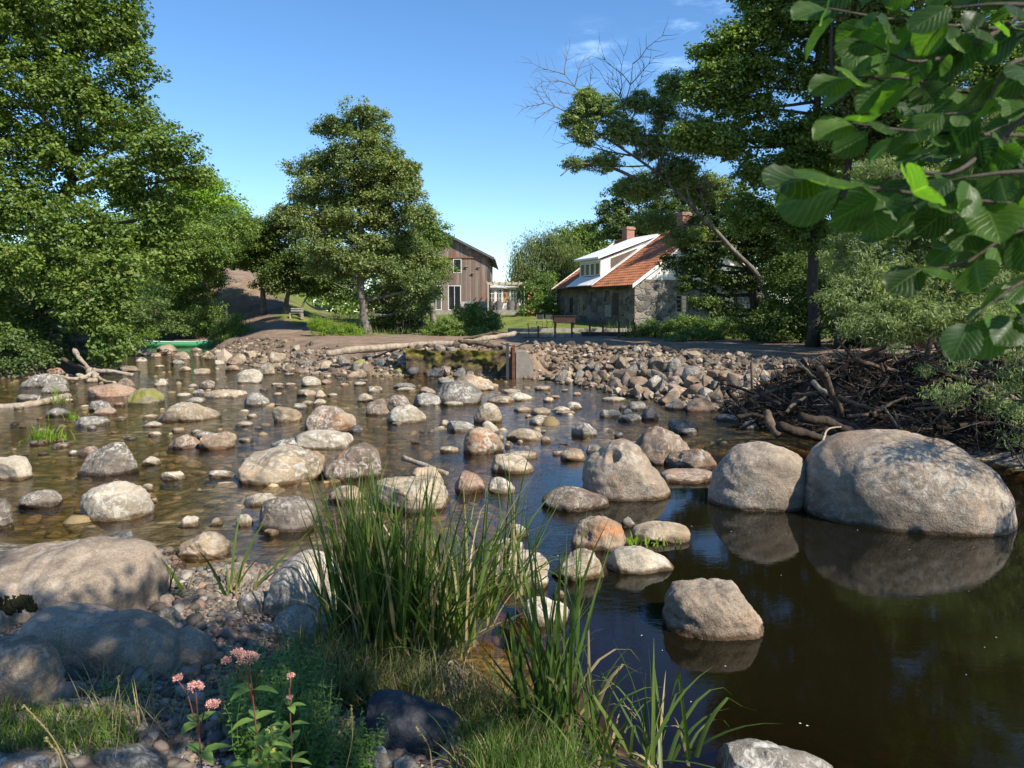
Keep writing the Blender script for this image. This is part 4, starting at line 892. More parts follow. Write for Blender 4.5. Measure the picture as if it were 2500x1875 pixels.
b_ = gz(1420, 92); tree('distant_ash', 'light green rounded tree beyond the weeping willow', b_, [b_, P(1420, 660, 92), P(1420, 580, 92)], [L(1400, 580, 92, 44, 34), L(1440, 570, 92, 40, 26), L(1470, 600, 92, 40, 40), L(1420, 620, 92, 60, 30)], 'mid', 14000, 200, 1.2, .32, seed=21)
b_ = gz(1570, 70); tree('maple_tree', 'dark dense maple rising behind the mill roof', b_, [b_, P(1560, 620, 70), P(1560, 500, 70)], [L(1530, 470, 70, 60, 34), L(1490, 510, 70, 46, 26), L(1580, 450, 70, 50, 34), L(1540, 540, 70, 80, 40), L(1620, 500, 70, 70, 60), L(1500, 560, 70, 60, 34), L(1600, 570, 70, 100, 40), L(1700, 540, 70, 80, 70), L(1690, 460, 70, 70, 50)], 'dark', 60000, 1000, .65, .2, seed=22)
b_ = gz(1196, 120); tree('far_tree', 'sliver of green treetop between the barn and the pergola', b_, [b_, P(1200, 720, 120)], [L(1196, 700, 120, 26, 18), L(1180, 720, 120, 30, 20), L(1225, 725, 120, 30, 14)], 'mid', 4000, 60, 1.2, .35, seed=23)
# leaning half-dead ash
d = 38; b_ = gz(1900, 40)
tk = [b_, P(1860, 690, 39), P(1790, 610, 38.5), P(1690, 505, 38), P(1600, 420, 37.5), P(1500, 350, 37), P(1420, 300, 37)]
dead = []
rd_ = rng(44)
def twigfan(p0, ang, ln, depth, r0):
    a = rd_.normal()*.12+ang; q = [np.array(p0, float)]; dz = rd_.normal()*.2
    for i in range(4): a += rd_.normal()*.16; q.append(q[-1]+np.array((math.cos(a), dz*.5, -math.sin(a)*-1))*ln/4)
    dead.append((q, r0))
    if depth > 0:
        for i in (1, 2, 3, 4):
            for s_ in (-1, 1):
                if rd_.rand() < .75: twigfan(q[i], a+s_*rd_.uniform(.35, .8), ln*rd_.uniform(.4, .62), depth-1, r0*.5)
for px, py, an, ln in ((1690, 505, 1.75, 3.6), (1640, 460, 2.0, 3.2), (1600, 420, 1.3, 3.4), (1560, 390, 1.9, 3.2), (1500, 350, 1.45, 3.6), (1450, 315, 1.8, 3.0), (1740, 560, 1.6, 3.2), (1540, 380, 2.6, 2.6), (1430, 300, 2.6, 2.2)):
    twigfan(P(px, py, 37.4), an, ln, 2, .05)
dead.append(([P(1560, 440, 37.5), P(1500, 412, 37), P(1440, 400, 36.8), P(1400, 405, 36.6), P(1368, 430, 36.5)], .09))
ash = [L(1430, 245, 37, 34, 30), L(1400, 290, 37, 34, 26), L(1480, 260, 37, 44, 26), L(1425, 330, 37, 38, 26), L(1400, 400, 37, 30, 18), L(1520, 320, 37, 50, 36), L(1560, 250, 37.5, 40, 26), L(1480, 395, 37, 50, 26), L(1600, 350, 38, 60, 40), L(1560, 460, 38, 60, 30), L(1650, 420, 38, 60, 40), L(1700, 330, 38.5, 70, 50), L(1650, 210, 38.5, 50, 36), L(1720, 460, 39, 60, 40), L(1600, 540, 39.5, 60, 26), L(1680, 580, 39.5, 60, 26), L(1440, 275, 37, 60, 40, None, .5), L(1620, 270, 38, 40, 36)]
tree('leaning_ash', 'leaning half-dead ash with bare pale branches reaching left over the mill', b_, tk, ash, 'ash', 95000, 2800, .27, .14, .42, .15, seed=24, twigs=120, extra=dead)
# alder group at the right
def alder(name, label, pxs, d, lob, n, ncl, seed, leaf='dark', trad=.26, rc=.75, lsz=.13, **k):
    b_ = gz(pxs[0][0], d); return tree(name, label, b_, [b_]+[P(x, y, d) for x, y in pxs[1:]], [L(*l) for l in lob], leaf, n, ncl, rc, lsz, .75, trad, BARKD, seed=seed, twigs=180, **k)
alder('tall_alder', 'tallest alder of the right bank, its trunk straight above the white willow', [(1985, 810), (1985, 640), (1980, 450), (1992, 280), (1998, 120), (2000, -60), (2005, -250)], 33,
      [(1930, 60, 33, 90, 60), (1850, 40, 33, 60, 50), (1800, 100, 33, 70, 44), (1740, 130, 33, 50, 40), (1760, 190, 33, 80, 44), (1860, 160, 33, 90, 50), (1720, 230, 33, 60, 34), (1820, 260, 33, 90, 44), (1990, 180, 33, 80, 60), (2060, 90, 33, 80, 60), (1930, 330, 33, 90, 50), (1780, 340, 33, 80, 50), (1880, 420, 33, 90, 50), (1960, -60, 33, 110, 90), (1850, -60, 33, 80, 60), (2080, -80, 33, 100, 90), (2000, -220, 33, 130, 90), (1920, -330, 33, 90, 70), (2090, -340, 33, 90, 60), (2020, 480, 33, 60, 50), (1960, 560, 33, 70, 60), (2040, 300, 33, 60, 60), (1990, 400, 33, 70, 50), (1680, 330, 33, 50, 40), (1830, 520, 33, 70, 50)], 150000, 2500, 25, 'mid', lsz=.14, rc=.5)
alder('twin_stemmed_alder', 'alder with a paler crooked stem close right of the tallest one', [(2050, 810), (2045, 640), (2060, 500), (2075, 330), (2040, 200), (2030, 60), (2060, -150)], 31,
      [(2120, 30, 31, 80, 60), (2180, 120, 31, 90, 70), (2110, 220, 31, 80, 60), (2080, 340, 31, 70, 50), (2180, 330, 31, 90, 70), (2220, -80, 31, 130, 110), (2120, -250, 31, 120, 100), (2250, 230, 31, 70, 70)], 80000, 1300, 26, 'alder', .2, lsz=.14, rc=.5)
alder('far_right_alder', 'dark alder at the right edge mostly hidden behind the near branch', [(2250, 810), (2240, 600), (2245, 300), (2240, 50), (2260, -200)], 27,
      [(2330, 40, 27, 130, 110), (2420, 200, 27, 130, 130), (2280, 350, 27, 90, 90), (2440, 420, 27, 110, 110), (2400, -150, 27, 180, 120), (2550, 100, 27, 120, 200), (2350, -320, 27, 160, 110), (2550, -300, 27, 140, 130), (2600, 400, 27, 120, 160), (2540, -500, 27, 200, 100)], 80000, 1300, 27, 'mid', lsz=.14, rc=.5)
alder('background_alder', 'paler alder filling the gaps behind the tallest alder trunk', [(2120, 800), (2115, 600), (2120, 400), (2110, 200)], 46, [(1930, 570, 46, 70, 70), (1980, 380, 46, 70, 90), (2060, 450, 46, 90, 90), (2120, 300, 46, 90, 90), (2180, 500, 46, 90, 90), (2040, 600, 46, 90, 70), (2240, 380, 46, 90, 90), (2100, 150, 46, 80, 80)], 70000, 1300, 31, 'mid', lsz=.17, rc=.6)
alder('mill_side_tree', 'dark tree with drooping boughs standing in front of the mill gable', [(1845, 810), (1840, 740), (1825, 640), (1800, 560), (1780, 480)], 40,
      [(1700, 670, 40, 60, 26), (1660, 640, 40, 50, 26), (1740, 610, 40, 80, 34), (1780, 690, 40, 70, 34), (1850, 600, 40, 80, 50), (1720, 740, 40, 50, 22), (1800, 560, 40, 90, 40), (1880, 680, 40, 60, 50), (1700, 560, 40.5, 60, 34), (1900, 540, 39, 80, 60), (1770, 480, 40, 80, 50), (1760, 750, 40, 60, 20), (1840, 770, 39, 60, 30), (1680, 700, 40, 44, 14), (1900, 760, 39, 60, 40), (1720, 640, 40, 50, 30), (1930, 640, 39, 60, 60)], 52000, 900, 28, rc=.42, lsz=.13)
bush('dark_thicket', 'dark thicket under the alders beside the bare bank', [L(1960, 700, 37, 90, 90), L(2050, 720, 35, 90, 100), L(1930, 790, 36, 100, 40), L(2100, 800, 32, 100, 50), L(2200, 780, 30, 120, 80), L(1880, 800, 38, 80, 26)], 'dark', 50000, 520, .7, .14, seed=29)
bush('hedge_weeds', 'tall weeds and low bushes along the foot of the mill gable', [L(1600, 800, 45, 50, 18), L(1670, 795, 45, 50, 26), L(1740, 800, 44, 60, 26), L(1810, 800, 43, 60, 26), L(1560, 812, 45, 30, 14), L(1700, 820, 42, 80, 14), L(1880, 815, 40, 60, 24)], 'mid', 22000, 320, .45, .12, seed=30)
# white willows: long narrow leaves
def willow(name, label, px, d, lob, n, ncl, seed, rc, lsz, **k):
    b_ = np.array(gz(px, d)); return tree(name, label, b_, [b_, P(px, 700, d), P(px, 450, d)], [L(*l) for l in lob], 'willow', n, ncl, rc, lsz, .2, .14, BARKD, seed=seed, twigs=140, droop=.3, up=.1, **k)
willow('white_willow', 'silvery narrow-leaved willow leaning over the driftwood heap', 2300, 23,
       [(2120, 640, 23, 90, 50), (2080, 720, 22, 80, 60), (2200, 700, 22, 100, 80), (2150, 800, 21, 90, 40), (2250, 780, 21, 90, 60), (2330, 600, 23, 120, 100), (2200, 540, 23, 110, 70), (2160, 440, 24, 80, 60), (2420, 700, 21, 120, 120), (2280, 460, 24, 120, 80), (2450, 520, 23, 120, 120), (2350, 780, 20, 100, 60), (2560, 650, 22, 120, 160), (2480, 330, 25, 130, 110), (2050, 600, 24, 50, 36)], 150000, 1200, 41, .46, .15)
b_ = np.array((8.3, 11.3, TZ(8.3, 11.3)))
tree('willow_bush', 'near willow bush with narrow silver-green leaves overhanging the largest boulder', b_, [b_, P(2620, 1000, 11), P(2560, 850, 10.8)], [L(2440, 880, 10.5, 100, 70), L(2370, 960, 10.3, 90, 50), L(2450, 1010, 10.2, 90, 70), L(2330, 950, 10.6, 50, 26), L(2490, 1090, 10, 60, 50), L(2560, 950, 10.5, 120, 150), L(2500, 800, 10.8, 90, 60), L(2470, 1150, 9.8, 36, 40), L(2620, 800, 11, 150, 150), (9.6, 10.5, 3.6, 1.3, 1.3, 1.4), (10.5, 9.5, 4.6, 1.6, 1.5, 1.4), (9.8, 12.2, 5.2, 1.5, 1.5, 1.4), (11.2, 11.5, 3.5, 1.6, 1.6, 1.8), (9.2, 9.0, 3.6, 1.0, 1.0, .8), (11, 10, 6.8, 1.9, 1.7, 1.4), (10.6, 9.0, 8.4, 1.6, 1.5, 1.3), (12.6, 11, 8.8, 2, 2, 1.6), (10.2, 11.8, 7.6, 1.4, 1.6, 1.3), (6.4, 6.9, 2.9, .5, .22, .2, 1.5), (7.2, 6.7, 2.8, .5, .3, .25, 3), (6.8, 6.5, 3.3, .5, .25, .2, 1.5), (7.5, 7.0, 3.2, .5, .4, .3, 2.5), (8.2, 7.8, 3.6, .5, .4, .3, 1.5), (7.4, 6.3, 2.6, .35, .25, .2, 3), L(2250, 880, 12.5, 60, 24), L(2200, 850, 13.5, 60, 24)], 'willow', 90000, 620, .3, .085, .17, .07, BARKD, seed=42, twigs=160, droop=.6, up=.1, cat='willow', extra=[([P(2600, 1100, 10.3), P(2440, 1030, 9.4), P(2300, 1060, 8.9)], .012)])

# woods closing the view behind everything
def wood(name, label, spans, n, seed, leaf='mid'):
    r = rng(seed); lob = []
    for (pa, pb, pt, pbm, d) in spans:
        for px in np.arange(pa, pb, 34):
            h = (pbm-pt)/2; lob.append(L(px, (pt+pbm)/2+r.uniform(-8, 8), d+r.uniform(-5, 5), 34, h*r.uniform(.8, 1.2), 3.0))
    cc, pts, o, dd = crown(np.array(lob), n, n//60, 1.6, r, .7, .4); V, F = leaves_np(pts, .55, .7, r, .5, o*.5); c = np.array((lob[0][0], lob[0][1], 0.)); ob(name, V, F, LEAF[leaf], None, tuple(c), smooth=False); tag(C.objects[-1] if False else bpy.data.objects[name], label, 'woodland', None, 'stuff')
wood('distant_wood', 'far wood closing the view behind the left trees and the lawn', [(-200, 560, 480, 760, 112), (590, 1110, 650, 770, 118), (640, 1000, 600, 700, 125), (560, 1110, 712, 778, 92)], 50000, 301)
wood('wood_behind_mill', 'far wood behind the mill and the right-hand alders', [(1440, 2600, 560, 780, 105), (1700, 2700, 450, 700, 112)], 46000, 302, 'dark')
# ---------------------------------------------------------------- the stone mill
def masonry():
    m, nt, b = mat('fieldstone_masonry', .9, .2); v = ocoord(nt, False, (1, 1, 1.25))
    nn = nd(nt, 'TexNoise'); nn.inputs['Scale'].default_value = 1.5; nt.links.new(v, nn.inputs['Vector']); wv = nd(nt, 'VectorMath', operation='MULTIPLY_ADD'); nt.links.new(nn.outputs['Color'], wv.inputs[0]); wv.inputs[1].default_value = (.5, .5, .5); nt.links.new(v, wv.inputs[2])
    a = nd(nt, 'TexVoronoi'); a.inputs['Scale'].default_value = 2.0; nt.links.new(wv.outputs[0], a.inputs['Vector'])
    e = nd(nt, 'TexVoronoi'); e.feature = 'DISTANCE_TO_EDGE'; e.inputs['Scale'].default_value = 2.0; nt.links.new(wv.outputs[0], e.inputs['Vector'])
    s = nd(nt, 'SeparateColor'); nt.links.new(a.outputs['Color'], s.inputs[0])
    col = ramp(nt, s.outputs[0], [(0, (.06, .057, .052)), (.35, (.12, .115, .105)), (.6, (.165, .14, .115)), (.85, (.20, .19, .17)), (1, (.25, .20, .16))])
    col = mixc(nt, .5, col, ramp(nt, noise(nt, v, 8, 6, .7), [(.3, .3), (.7, .7)]), 'OVERLAY')
    mo = ramp(nt, e.outputs['Distance'], [(.01, .75), (.03, 0.)]); col = mixc(nt, mo, col, (.27, .25, .21)); nt.links.new(col, b.inputs['Base Color'])
    bump(nt, b, mth(nt, 'ADD', ramp(nt, e.outputs['Distance'], [(0, 0.), (.12, 1.)]), mth(nt, 'MULTIPLY', noise(nt, v, 8, 5), .4)), .8, .08); return m
def brickm(name='brick', sc_=1.0):
    m, nt, b = mat(name, .9, .2); v = ocoord(nt, False, (1, 1, 1)); s = nd(nt, 'SeparateXYZ'); nt.links.new(v, s.inputs[0]); cb = nd(nt, 'CombineXYZ'); nt.links.new(mth(nt, 'ADD', s.outputs[0], s.outputs[1]), cb.inputs[0]); nt.links.new(s.outputs[2], cb.inputs[1])
    k = nd(nt, 'TexBrick'); k.inputs['Scale'].default_value = 4.2; k.inputs['Color1'].default_value = (.36, .14, .08, 1); k.inputs['Color2'].default_value = (.26, .10, .06, 1); k.inputs['Mortar'].default_value = (.42, .38, .32, 1); nt.links.new(cb.outputs[0], k.inputs['Vector']); nt.links.new(k.outputs['Color'], b.inputs['Base Color']); return m
STONE, BRICK = masonry(), brickm()
def tilem():
    m, nt, b = mat('clay_pantiles', .75, .3); g = nd(nt, 'NewGeometry'); v = ocoord(nt, False)
    n = noise(nt, v, 1.1, 7, .78); col = ramp(nt, n, [(.33, (.20, .075, .035)), (.5, (.34, .13, .06)), (.75, (.43, .20, .11))])
    br = nd(nt, 'TexWhiteNoise'); mp = nd(nt, 'VectorMath', operation='SNAP'); mp.inputs[1].default_value = (.31, .26, 10); nt.links.new(v, mp.inputs[0]); nt.links.new(mp.outputs[0], br.inputs[0])
    col = mixc(nt, .5, col, ramp(nt, br.outputs['Value'], [(0, .32), (1, .66)]), 'OVERLAY'); nt.links.new(col, b.inputs['Base Color']); return m
TILE = tilem()
az = math.atan2(.41, .91); O = np.array((8.05, 50.0, 1.25))
mill = thing('stone_mill', 'old fieldstone mill with orange tiled roof, white gable and dormer', 'house', tuple(O), az)
WX, WL, ZE, ZA = 11.0, 11.0, 4.2-1.25, 7.85-1.25      # gable width, length, eave, apex (local z)
mb = MB(); q = .5
mb.b2(0, q, 0, WL, -.6, ZE); mb.b2(WX-q, WX, 0, WL, -.6, ZE); mb.b2(q, WX-q, WL-q, WL, -.6, ZE)
# gable wall with openings: lower (3.3..4.4, 1.05..2.25), and stone up to 3.3
mb.b2(q, 3.3, 0, q, -.6, 3.25); mb.b2(3.3, 4.4, 0, q, -.6, 1.05); mb.b2(3.3, 4.4, 0, q, 2.25, 3.25); mb.b2(4.4, 7.4, 0, q, -.6, 3.25); mb.b2(7.4, 8.5, 0, q, -.6, 1.05); mb.b2(7.4, 8.5, 0, q, 2.25, 3.25); mb.b2(8.5, WX-q, 0, q, -.6, 3.25)
mb.build('stone_wall', STONE, mill)
sl = (ZA-ZE)/(WX/2)
mb = MB(); x0 = .5
mb.poly([(x0, .03, 3.25), (WX-x0, .03, 3.25), (WX/2+.01, .03, ZA-.05)], (0, .3, 0)); mb.build('gable_wall', PLASTER, mill); mb = MB(); mb.poly([(.1, WL-.03, ZE), (WX-.1, WL-.03, ZE), (WX/2, WL-.03, ZA-.05)], (0, -.3, 0)); mb.build('gable_wall', PLASTER, mill)
def roofplane(parent, W0, Ls, x_of, z_of, name, m, y0=-.25, y1=None, tile=.26, row=.33):
    n1 = int(Ls/tile)*4+1; n2 = int(W0/row)
    ys = np.linspace(y0, y1, n1); V = []; 
    for j in range(n2):
        for e, s_ in ((0, .035), (1, 0.0)):
            t = (j+e*.999)/n2; cor = .03*np.sin((ys-y0)/tile*2*np.pi)
            V.append(np.stack([np.full(n1, x_of(t)), ys, z_of(t)+s_+cor], 1))
    V = np.vstack(V); nr_ = n2*2; i, j = np.meshgrid(np.arange(nr_-1), np.arange(n1-1), indexing='ij'); i = i.ravel(); j = j.ravel()
    F = np.stack([i*n1+j, i*n1+j+1, (i+1)*n1+j+1, (i+1)*n1+j], 1)
    return ob(name, V, F, m, parent, smooth=False)
ov = .35
for sgn, nm in ((1, 'tiled_roof'), (-1, 'tiled_roof')):
    xo = (lambda t: -ov+(WX/2+ov)*t) if sgn > 0 else (lambda t: WX+ov-(WX/2+ov)*t)
    roofplane(mill, 6.9, WL, xo, lambda t: ZE+.13-ov*sl+(WX/2+ov)*sl*t, nm, TILE, -.22, WL+.22)
mb = MB(); mb.tube([(WX/2, -.25, ZA+.2), (WX/2, WL+.25, ZA+.2)], .12, 8); mb.build('ridge_tiles', TILE, mill)
for yy in (-.28, WL+.22):
    for s_ in (-1, 1):
        mb = MB(); a = (WX/2+s_*(WX/2+ov), yy, ZE-.05-ov*sl); b = (WX/2, yy, ZA+.0); mb.poly([a, b, (b[0], yy, b[2]+.26), (a[0], yy, a[2]+.24)], (0, .06, 0)); mb.build('bargeboard', WHITE, mill)
mb = MB(); mb.box((-.25, WL/2, ZE-.18), (.5, WL+.1, .05)); mb.build('soffit', DARKT, mill)
def window(parent, x, y, z, w_, h_, nx, nz_, frame, face='y', name='window', depth=.12, inset=.14, tint=None):
    """window whose outward normal is -y (face 'y') or -x (face 'x'); x,y,z = centre on the outer wall face"""
    def B(mb, u0, u1, v0, v1, d0, d1):
        if face == 'y': mb.b2(x+u0, x+u1, y+d0, y+d1, z+v0, z+v1)
        else: mb.b2(x+d0, x+d1, y+u0, y+u1, z+v0, z+v1)
    t = .065; mb = MB(); i0, i1 = inset, inset+.07
    B(mb, -w_/2, -w_/2+t, -h_/2, h_/2, i0, i1); B(mb, w_/2-t, w_/2, -h_/2, h_/2, i0, i1); B(mb, -w_/2+t, w_/2-t, h_/2-t, h_/2, i0, i1); B(mb, -w_/2+t, w_/2-t, -h_/2, -h_/2+t, i0, i1)
    for k in range(1, nx): u = -w_/2+w_*k/nx; B(mb, u-.022, u+.022, -h_/2+t, h_/2-t, i0+.01, i1-.012)
    for k in range(1, nz_): v = -h_/2+h_*k/nz_; B(mb, -w_/2+t, w_/2-t, v-.018, v+.018, i0+.014, i1-.016)
    f = mb.build(name, frame, parent); mb = MB(); B(mb, -w_/2+t*.5, w_/2-t*.5, -h_/2+t*.5, h_/2-t*.5, i0+.03, i0+.045); mb.build('pane', GLASS, f); return f
window(mill, 3.85, 0, 1.65, 1.1, 1.2, 2, 4, TIMBER); window(mill, 7.95, 0, 1.65, 1.1, 1.2, 2, 4, TIMBER)
def backing(parent, x0, x1, y0, y1, z0, z1, name='reveal'): mb = MB(); mb.b2(x0, x1, y0, y1, z0, z1); mb.build(name, DARKT, parent)
window(mill, 3.85, -.02, 3.55, .95, .62, 3, 2, WHITE, inset=-.06); window(mill, 7.2, -.02, 3.55, .95, .62, 3, 2, WHITE, inset=-.06); window(mill, 5.5, -.02, 5.1, .7, .7, 2, 2, WHITE, inset=-.06)
# long wall: small barred window, blocked light niche and shutter
window(mill, 0, 7.15, 1.55, .55, 1.35, 2, 6, TIMBER, 'x', inset=-.05); window(mill, 0, 8.6, 1.6, .4, 1.2, 1, 3, DARKT, 'x', inset=-.05)
mb = MB(); mb.b2(-.09, .02, 2.75, 3.6, .75, 1.6); mb.build('shutter', flat('grey_green_board', (.20, .22, .20)), mill)
mb = MB(); mb.b2(-.05, .02, 2.0, 2.7, .9, 2.4); mb.build('hatch', DARKT, mill)
# dormer
dm = MB(); X0, Y0, Y1 = .55, 5.35, 8.4; zf, zr = 6.15-1.25+.0, ZA+.12
fl = ZE+X0*sl+.15
dm.box((X0+.1, Y0+.06, (fl+zf)/2), (.14, .12, zf-fl)); dm.box((X0+.1, Y1-.06, (fl+zf)/2), (.14, .12, zf-fl)); dm.box((X0+.1, (Y0+Y1)/2, zf-.1), (.13, Y1-Y0-.24, .2)); dm.box((X0+.1, (Y0+Y1)/2, fl+.1), (.13, Y1-Y0-.24, .25))
for yy in (Y0, Y1-.06): dm.poly([(X0+.17, yy, fl), (X0+.17, yy, zf), (WX/2-.2, yy, zr-.12)], (0, .06, 0))
dmo = dm.build('dormer', WHITE, mill)
mb = MB(); mb.poly([(X0-.35, Y0-.3, zf-.02), (WX/2, Y0-.3, zr+.05), (WX/2, Y1+.25, zr+.05), (X0-.35, Y1+.25, zf-.02)], (0, 0, .14)); mb.build('dormer_roof', WHITE, dmo)
mb = MB(); mb.poly([(1.4, Y0-.012, 4.2), (3.6, Y0-.012, 5.55), (3.7, Y0-.012, 5.78), (1.4, Y0-.012, 4.95)], (0, .01, 0)); mb.build('brown_panel', flat('brown_boarding', (.10, .075, .06)), dmo)
for k in range(4): window(mill, X0+.02, Y0+.45+.72*k, (fl+zf)/2+.03, .62, zf-fl-.5, 1, 1, WHITE if k else WHITE, 'x', inset=0.0, name='window')
mb = MB(); mb.poly([(-.4, Y0-.45, ZE+.02), (-.4, Y0+.1, ZE+.02), (WX/2, Y0+.1, ZA+.24), (WX/2, Y0-.45, ZA+.24)], (0, 0, .05)); mb.poly([(-.4, Y1-.1, ZE+.02), (-.4, Y1+.3, ZE+.02), (WX/2, Y1+.3, ZA+.24), (WX/2, Y1-.1, ZA+.24)], (0, 0, .05)); mb.poly([(-.42, Y0+.1, ZE+.03), (-.42, Y1-.1, ZE+.03), (.6, Y1-.1, ZE+.65), (.6, Y0+.1, ZE+.65)], (0, 0, .05)); mb.build('flashing', WHITE, mill)
for yy, h in ((2.3, 1.25), (9.4, .95)):
    c = MB(); c.b2(WX/2-.35, WX/2+.35, yy-.35, yy+.35, ZA-.4, ZA+h); c.b2(WX/2-.42, WX/2+.42, yy-.42, yy+.42, ZA+h, ZA+h+.16); co = c.build('chimney', BRICK, mill); c = MB(); c.b2(WX/2-.36, WX/2+.36, yy-.36, yy+.36, ZA+h+.16, ZA+h+.24); c.build('chimney_cap', CONC, co)
mb = MB(); mb.box((WX/2, WL/2, -.2), (WX-1.2, WL-1.2, .1)); mb.build('floor', DARKT, mill)

# ---------------------------------------------------------------- the barn house
def plankm():
    m, nt, b = mat('weathered_planks', .9, .15); v = ocoord(nt, False); s = nd(nt, 'SeparateXYZ'); nt.links.new(v, s.inputs[0])
    x = mth(nt, 'MULTIPLY', mth(nt, 'ADD', s.outputs[0], s.outputs[1]), 1/.17); fl = mth(nt, 'FLOOR', x); wn = nd(nt, 'TexWhiteNoise', noise_dimensions='1D'); nt.links.new(fl, wn.inputs['W'])
    col = ramp(nt, wn.outputs['Value'], [(0, (.15, .115, .095)), (.5, (.225, .175, .145)), (1, (.30, .24, .20))])
    st = noise(nt, ocoord(nt, False, (6, 6, .35)), 2, 5, .7); col = mixc(nt, .6, col, ramp(nt, st, [(.3, .3), (.7, .7)]), 'OVERLAY')
    rd = ramp(nt, noise(nt, ocoord(nt, False, (1.5, 1.5, .4)), .8, 3), [(.5, 0.), (.7, .55)]); col = mixc(nt, rd, col, (.23, .085, .05))
    gp = mth(nt, 'FRACT', x); g = ramp(nt, gp, [(.02, 1.), (.09, 0.)]); col = mixc(nt, g, col, (.03, .025, .02)); nt.links.new(col, b.inputs['Base Color']); bump(nt, b, mth(nt, 'SUBTRACT', 1.0, g), .8, .02); return m
PLANK = plankm()
Dn = 75.0; bx1 = P(1193, 700, Dn)[0]; bz = P(1193, 757, Dn)[2]; BW, BL = 10.4, 16.0; BE = P(0, 628, Dn)[2]-bz; BA = BE+BW/2*.5
barn = thing('barn_house', 'weathered brown plank barn house with white framed window and doors', 'house', (bx1-BW, Dn, bz), 0)
def px2x(px): return P(px, 700, Dn)[0]-(bx1-BW)
def py2z(py): return P(1100, py, Dn)[2]-bz
wx0, wx1, wz0, wz1 = px2x(1107), px2x(1127), py2z(667), py2z(632); dx0, dx1, dz1 = px2x(1094), px2x(1125), py2z(697); ex0, ex1 = px2x(1050), px2x(1078)
mb = MB(); t = .25
xs = [0, ex0, ex1, dx0, dx1, BW]
mb.b2(0, ex0, 0, t, -.6, BE); mb.b2(ex0, ex1, 0, t, dz1, BE); mb.b2(ex1, dx0, 0, t, -.6, BE); mb.b2(dx1, BW, 0, t, -.6, BE)
mb.b2(dx0, wx0, 0, t, dz1, BE); mb.b2(wx0, min(wx1, dx1), 0, t, dz1, wz0); mb.b2(wx0, min(wx1, dx1), 0, t, wz1, BE); mb.b2(min(wx1, dx1), dx1, 0, t, dz1, BE) if dx1 > wx1 else None
mb.b2(BW-t, BW, t, BL, -.6, BE); mb.b2(0, t, t, BL, -.6, BE); mb.b2(t, BW-t, BL-t, BL, -.6, BE)
mb.build('wall', PLANK, barn)
mb = MB(); mb.poly([(0, -.03, BE), (BW, -.03, BE), (BW/2, -.03, BA)], (0, .25, 0)); mb.build('gable', PLANK, barn); mb = MB(); mb.poly([(0, BL, BE), (BW, BL, BE), (BW/2, BL, BA)], (0, -.25, 0)); mb.build('gable', PLANK, barn)
mb = MB(); mb.box((BW/2, -.07, BE-.02), (BW, .08, .12)); mb.build('drip_board', flat('red_brown_board', (.22, .11, .075)), barn)
mb = MB()
for s_ in (-1, 1): mb.poly([(BW/2, -.5, BA+.02), (BW/2+s_*(BW/2+.55), -.5, BE-.27), (BW/2+s_*(BW/2+.55), BL+.5, BE-.27), (BW/2, BL+.5, BA+.02)], (0, 0, .24))
mb.build('roof', flat('grey_sheet_roof', (.10, .10, .105), .6), barn)
mb = MB(); mb.tube([(BW+.6, -.5, BE-.25), (BW+.6, BL+.5, BE-.25)], .09, 8); mb.tube(smooth_path([(BW+.6, -.2, BE-.3), (BW+.35, -.12, BE-.6), (BW+.12, -.1, BE-1.0), (BW+.12, -.1, .0)], 3), .055, 6); mb.build('gutter', DARKM, barn)
window(barn, (wx0+wx1)/2, 0, (wz0+wz1)/2, wx1-wx0, wz1-wz0, 1, 1, WHITE, inset=-.04)
def door(xa, xb): f = window(barn, (xa+xb)/2, 0, dz1/2, xb-xa, dz1, 2, 1, WHITE, inset=-.02, name='glazed_door'); return f
door(dx0, dx1); door(ex0, ex1)
for px, py in ((1139, 651), (1169, 652), (1155, 667)):
    mb = MB(); z = py2z(py); x = px2x(px); mb.box((x, -.1, z), (.32, .2, .05)); mb.box((x, -.06, z-.12), (.1, .1, .18)); mb.build('nest_ledge', TIMBER, barn)
mb = MB(); z = py2z(604); x = px2x(1143); mb.box((x, -.08, z), (.28, .1, .34)); mb.build('vent', flat('grey_vent', (.3, .3, .3)), barn)
# terrace deck and its furniture
dkz = bz; deck = MB(); xa, xb = P(1040, 760, 71)[0], P(1282, 760, 71)[0]
for k in range(22): deck.box(((xa+xb)/2, 70.2+k*.225, dkz-.06), (xb-xa, .2, .06))
deck.box(((xa+xb)/2, 70.12, dkz-.35), (xb-xa, .05, .5)); tag(deck.build('terrace_deck', TIMBER, None), 'grey timber deck in front of the barn and pergola', 'deck')
def fp(px, d): return P(px, 750, d)[0]
dz = dkz-.03
so = thing('garden_sofa', 'pale grey garden sofa against the barn wall right of the doors', 'sofa', (fp(1143, 74), 73.6, dz))
mb = MB(); mb.b2(-.75, .75, -.4, .4, .12, .3); mb.build('base', WICK, so); mb = MB(); mb.b2(-.65, .65, -.4, .2, .3, .44); mb.build('seat', CUSH, so); mb = MB(); mb.b2(-.75, .75, .2, .4, .3, .85); mb.build('backrest', CUSH, so)
for s_ in (-1, 1): mb = MB(); mb.b2(s_*.7-.06, s_*.7+.06, -.4, .2, .3, .6); mb.build('armrest', WICK, so)
ac = thing('garden_armchair', 'pale grey armchair by the barn corner', 'armchair', (fp(1184, 73), 72.8, dz))
mb = MB(); mb.b2(-.4, .4, -.4, .4, .12, .3); mb.build('base', WICK, ac); mb = MB(); mb.b2(-.32, .32, -.38, .2, .3, .44); mb.build('seat', CUSH, ac); mb = MB(); mb.b2(-.4, .4, .2, .38, .3, .85); mb.build('backrest', CUSH, ac)
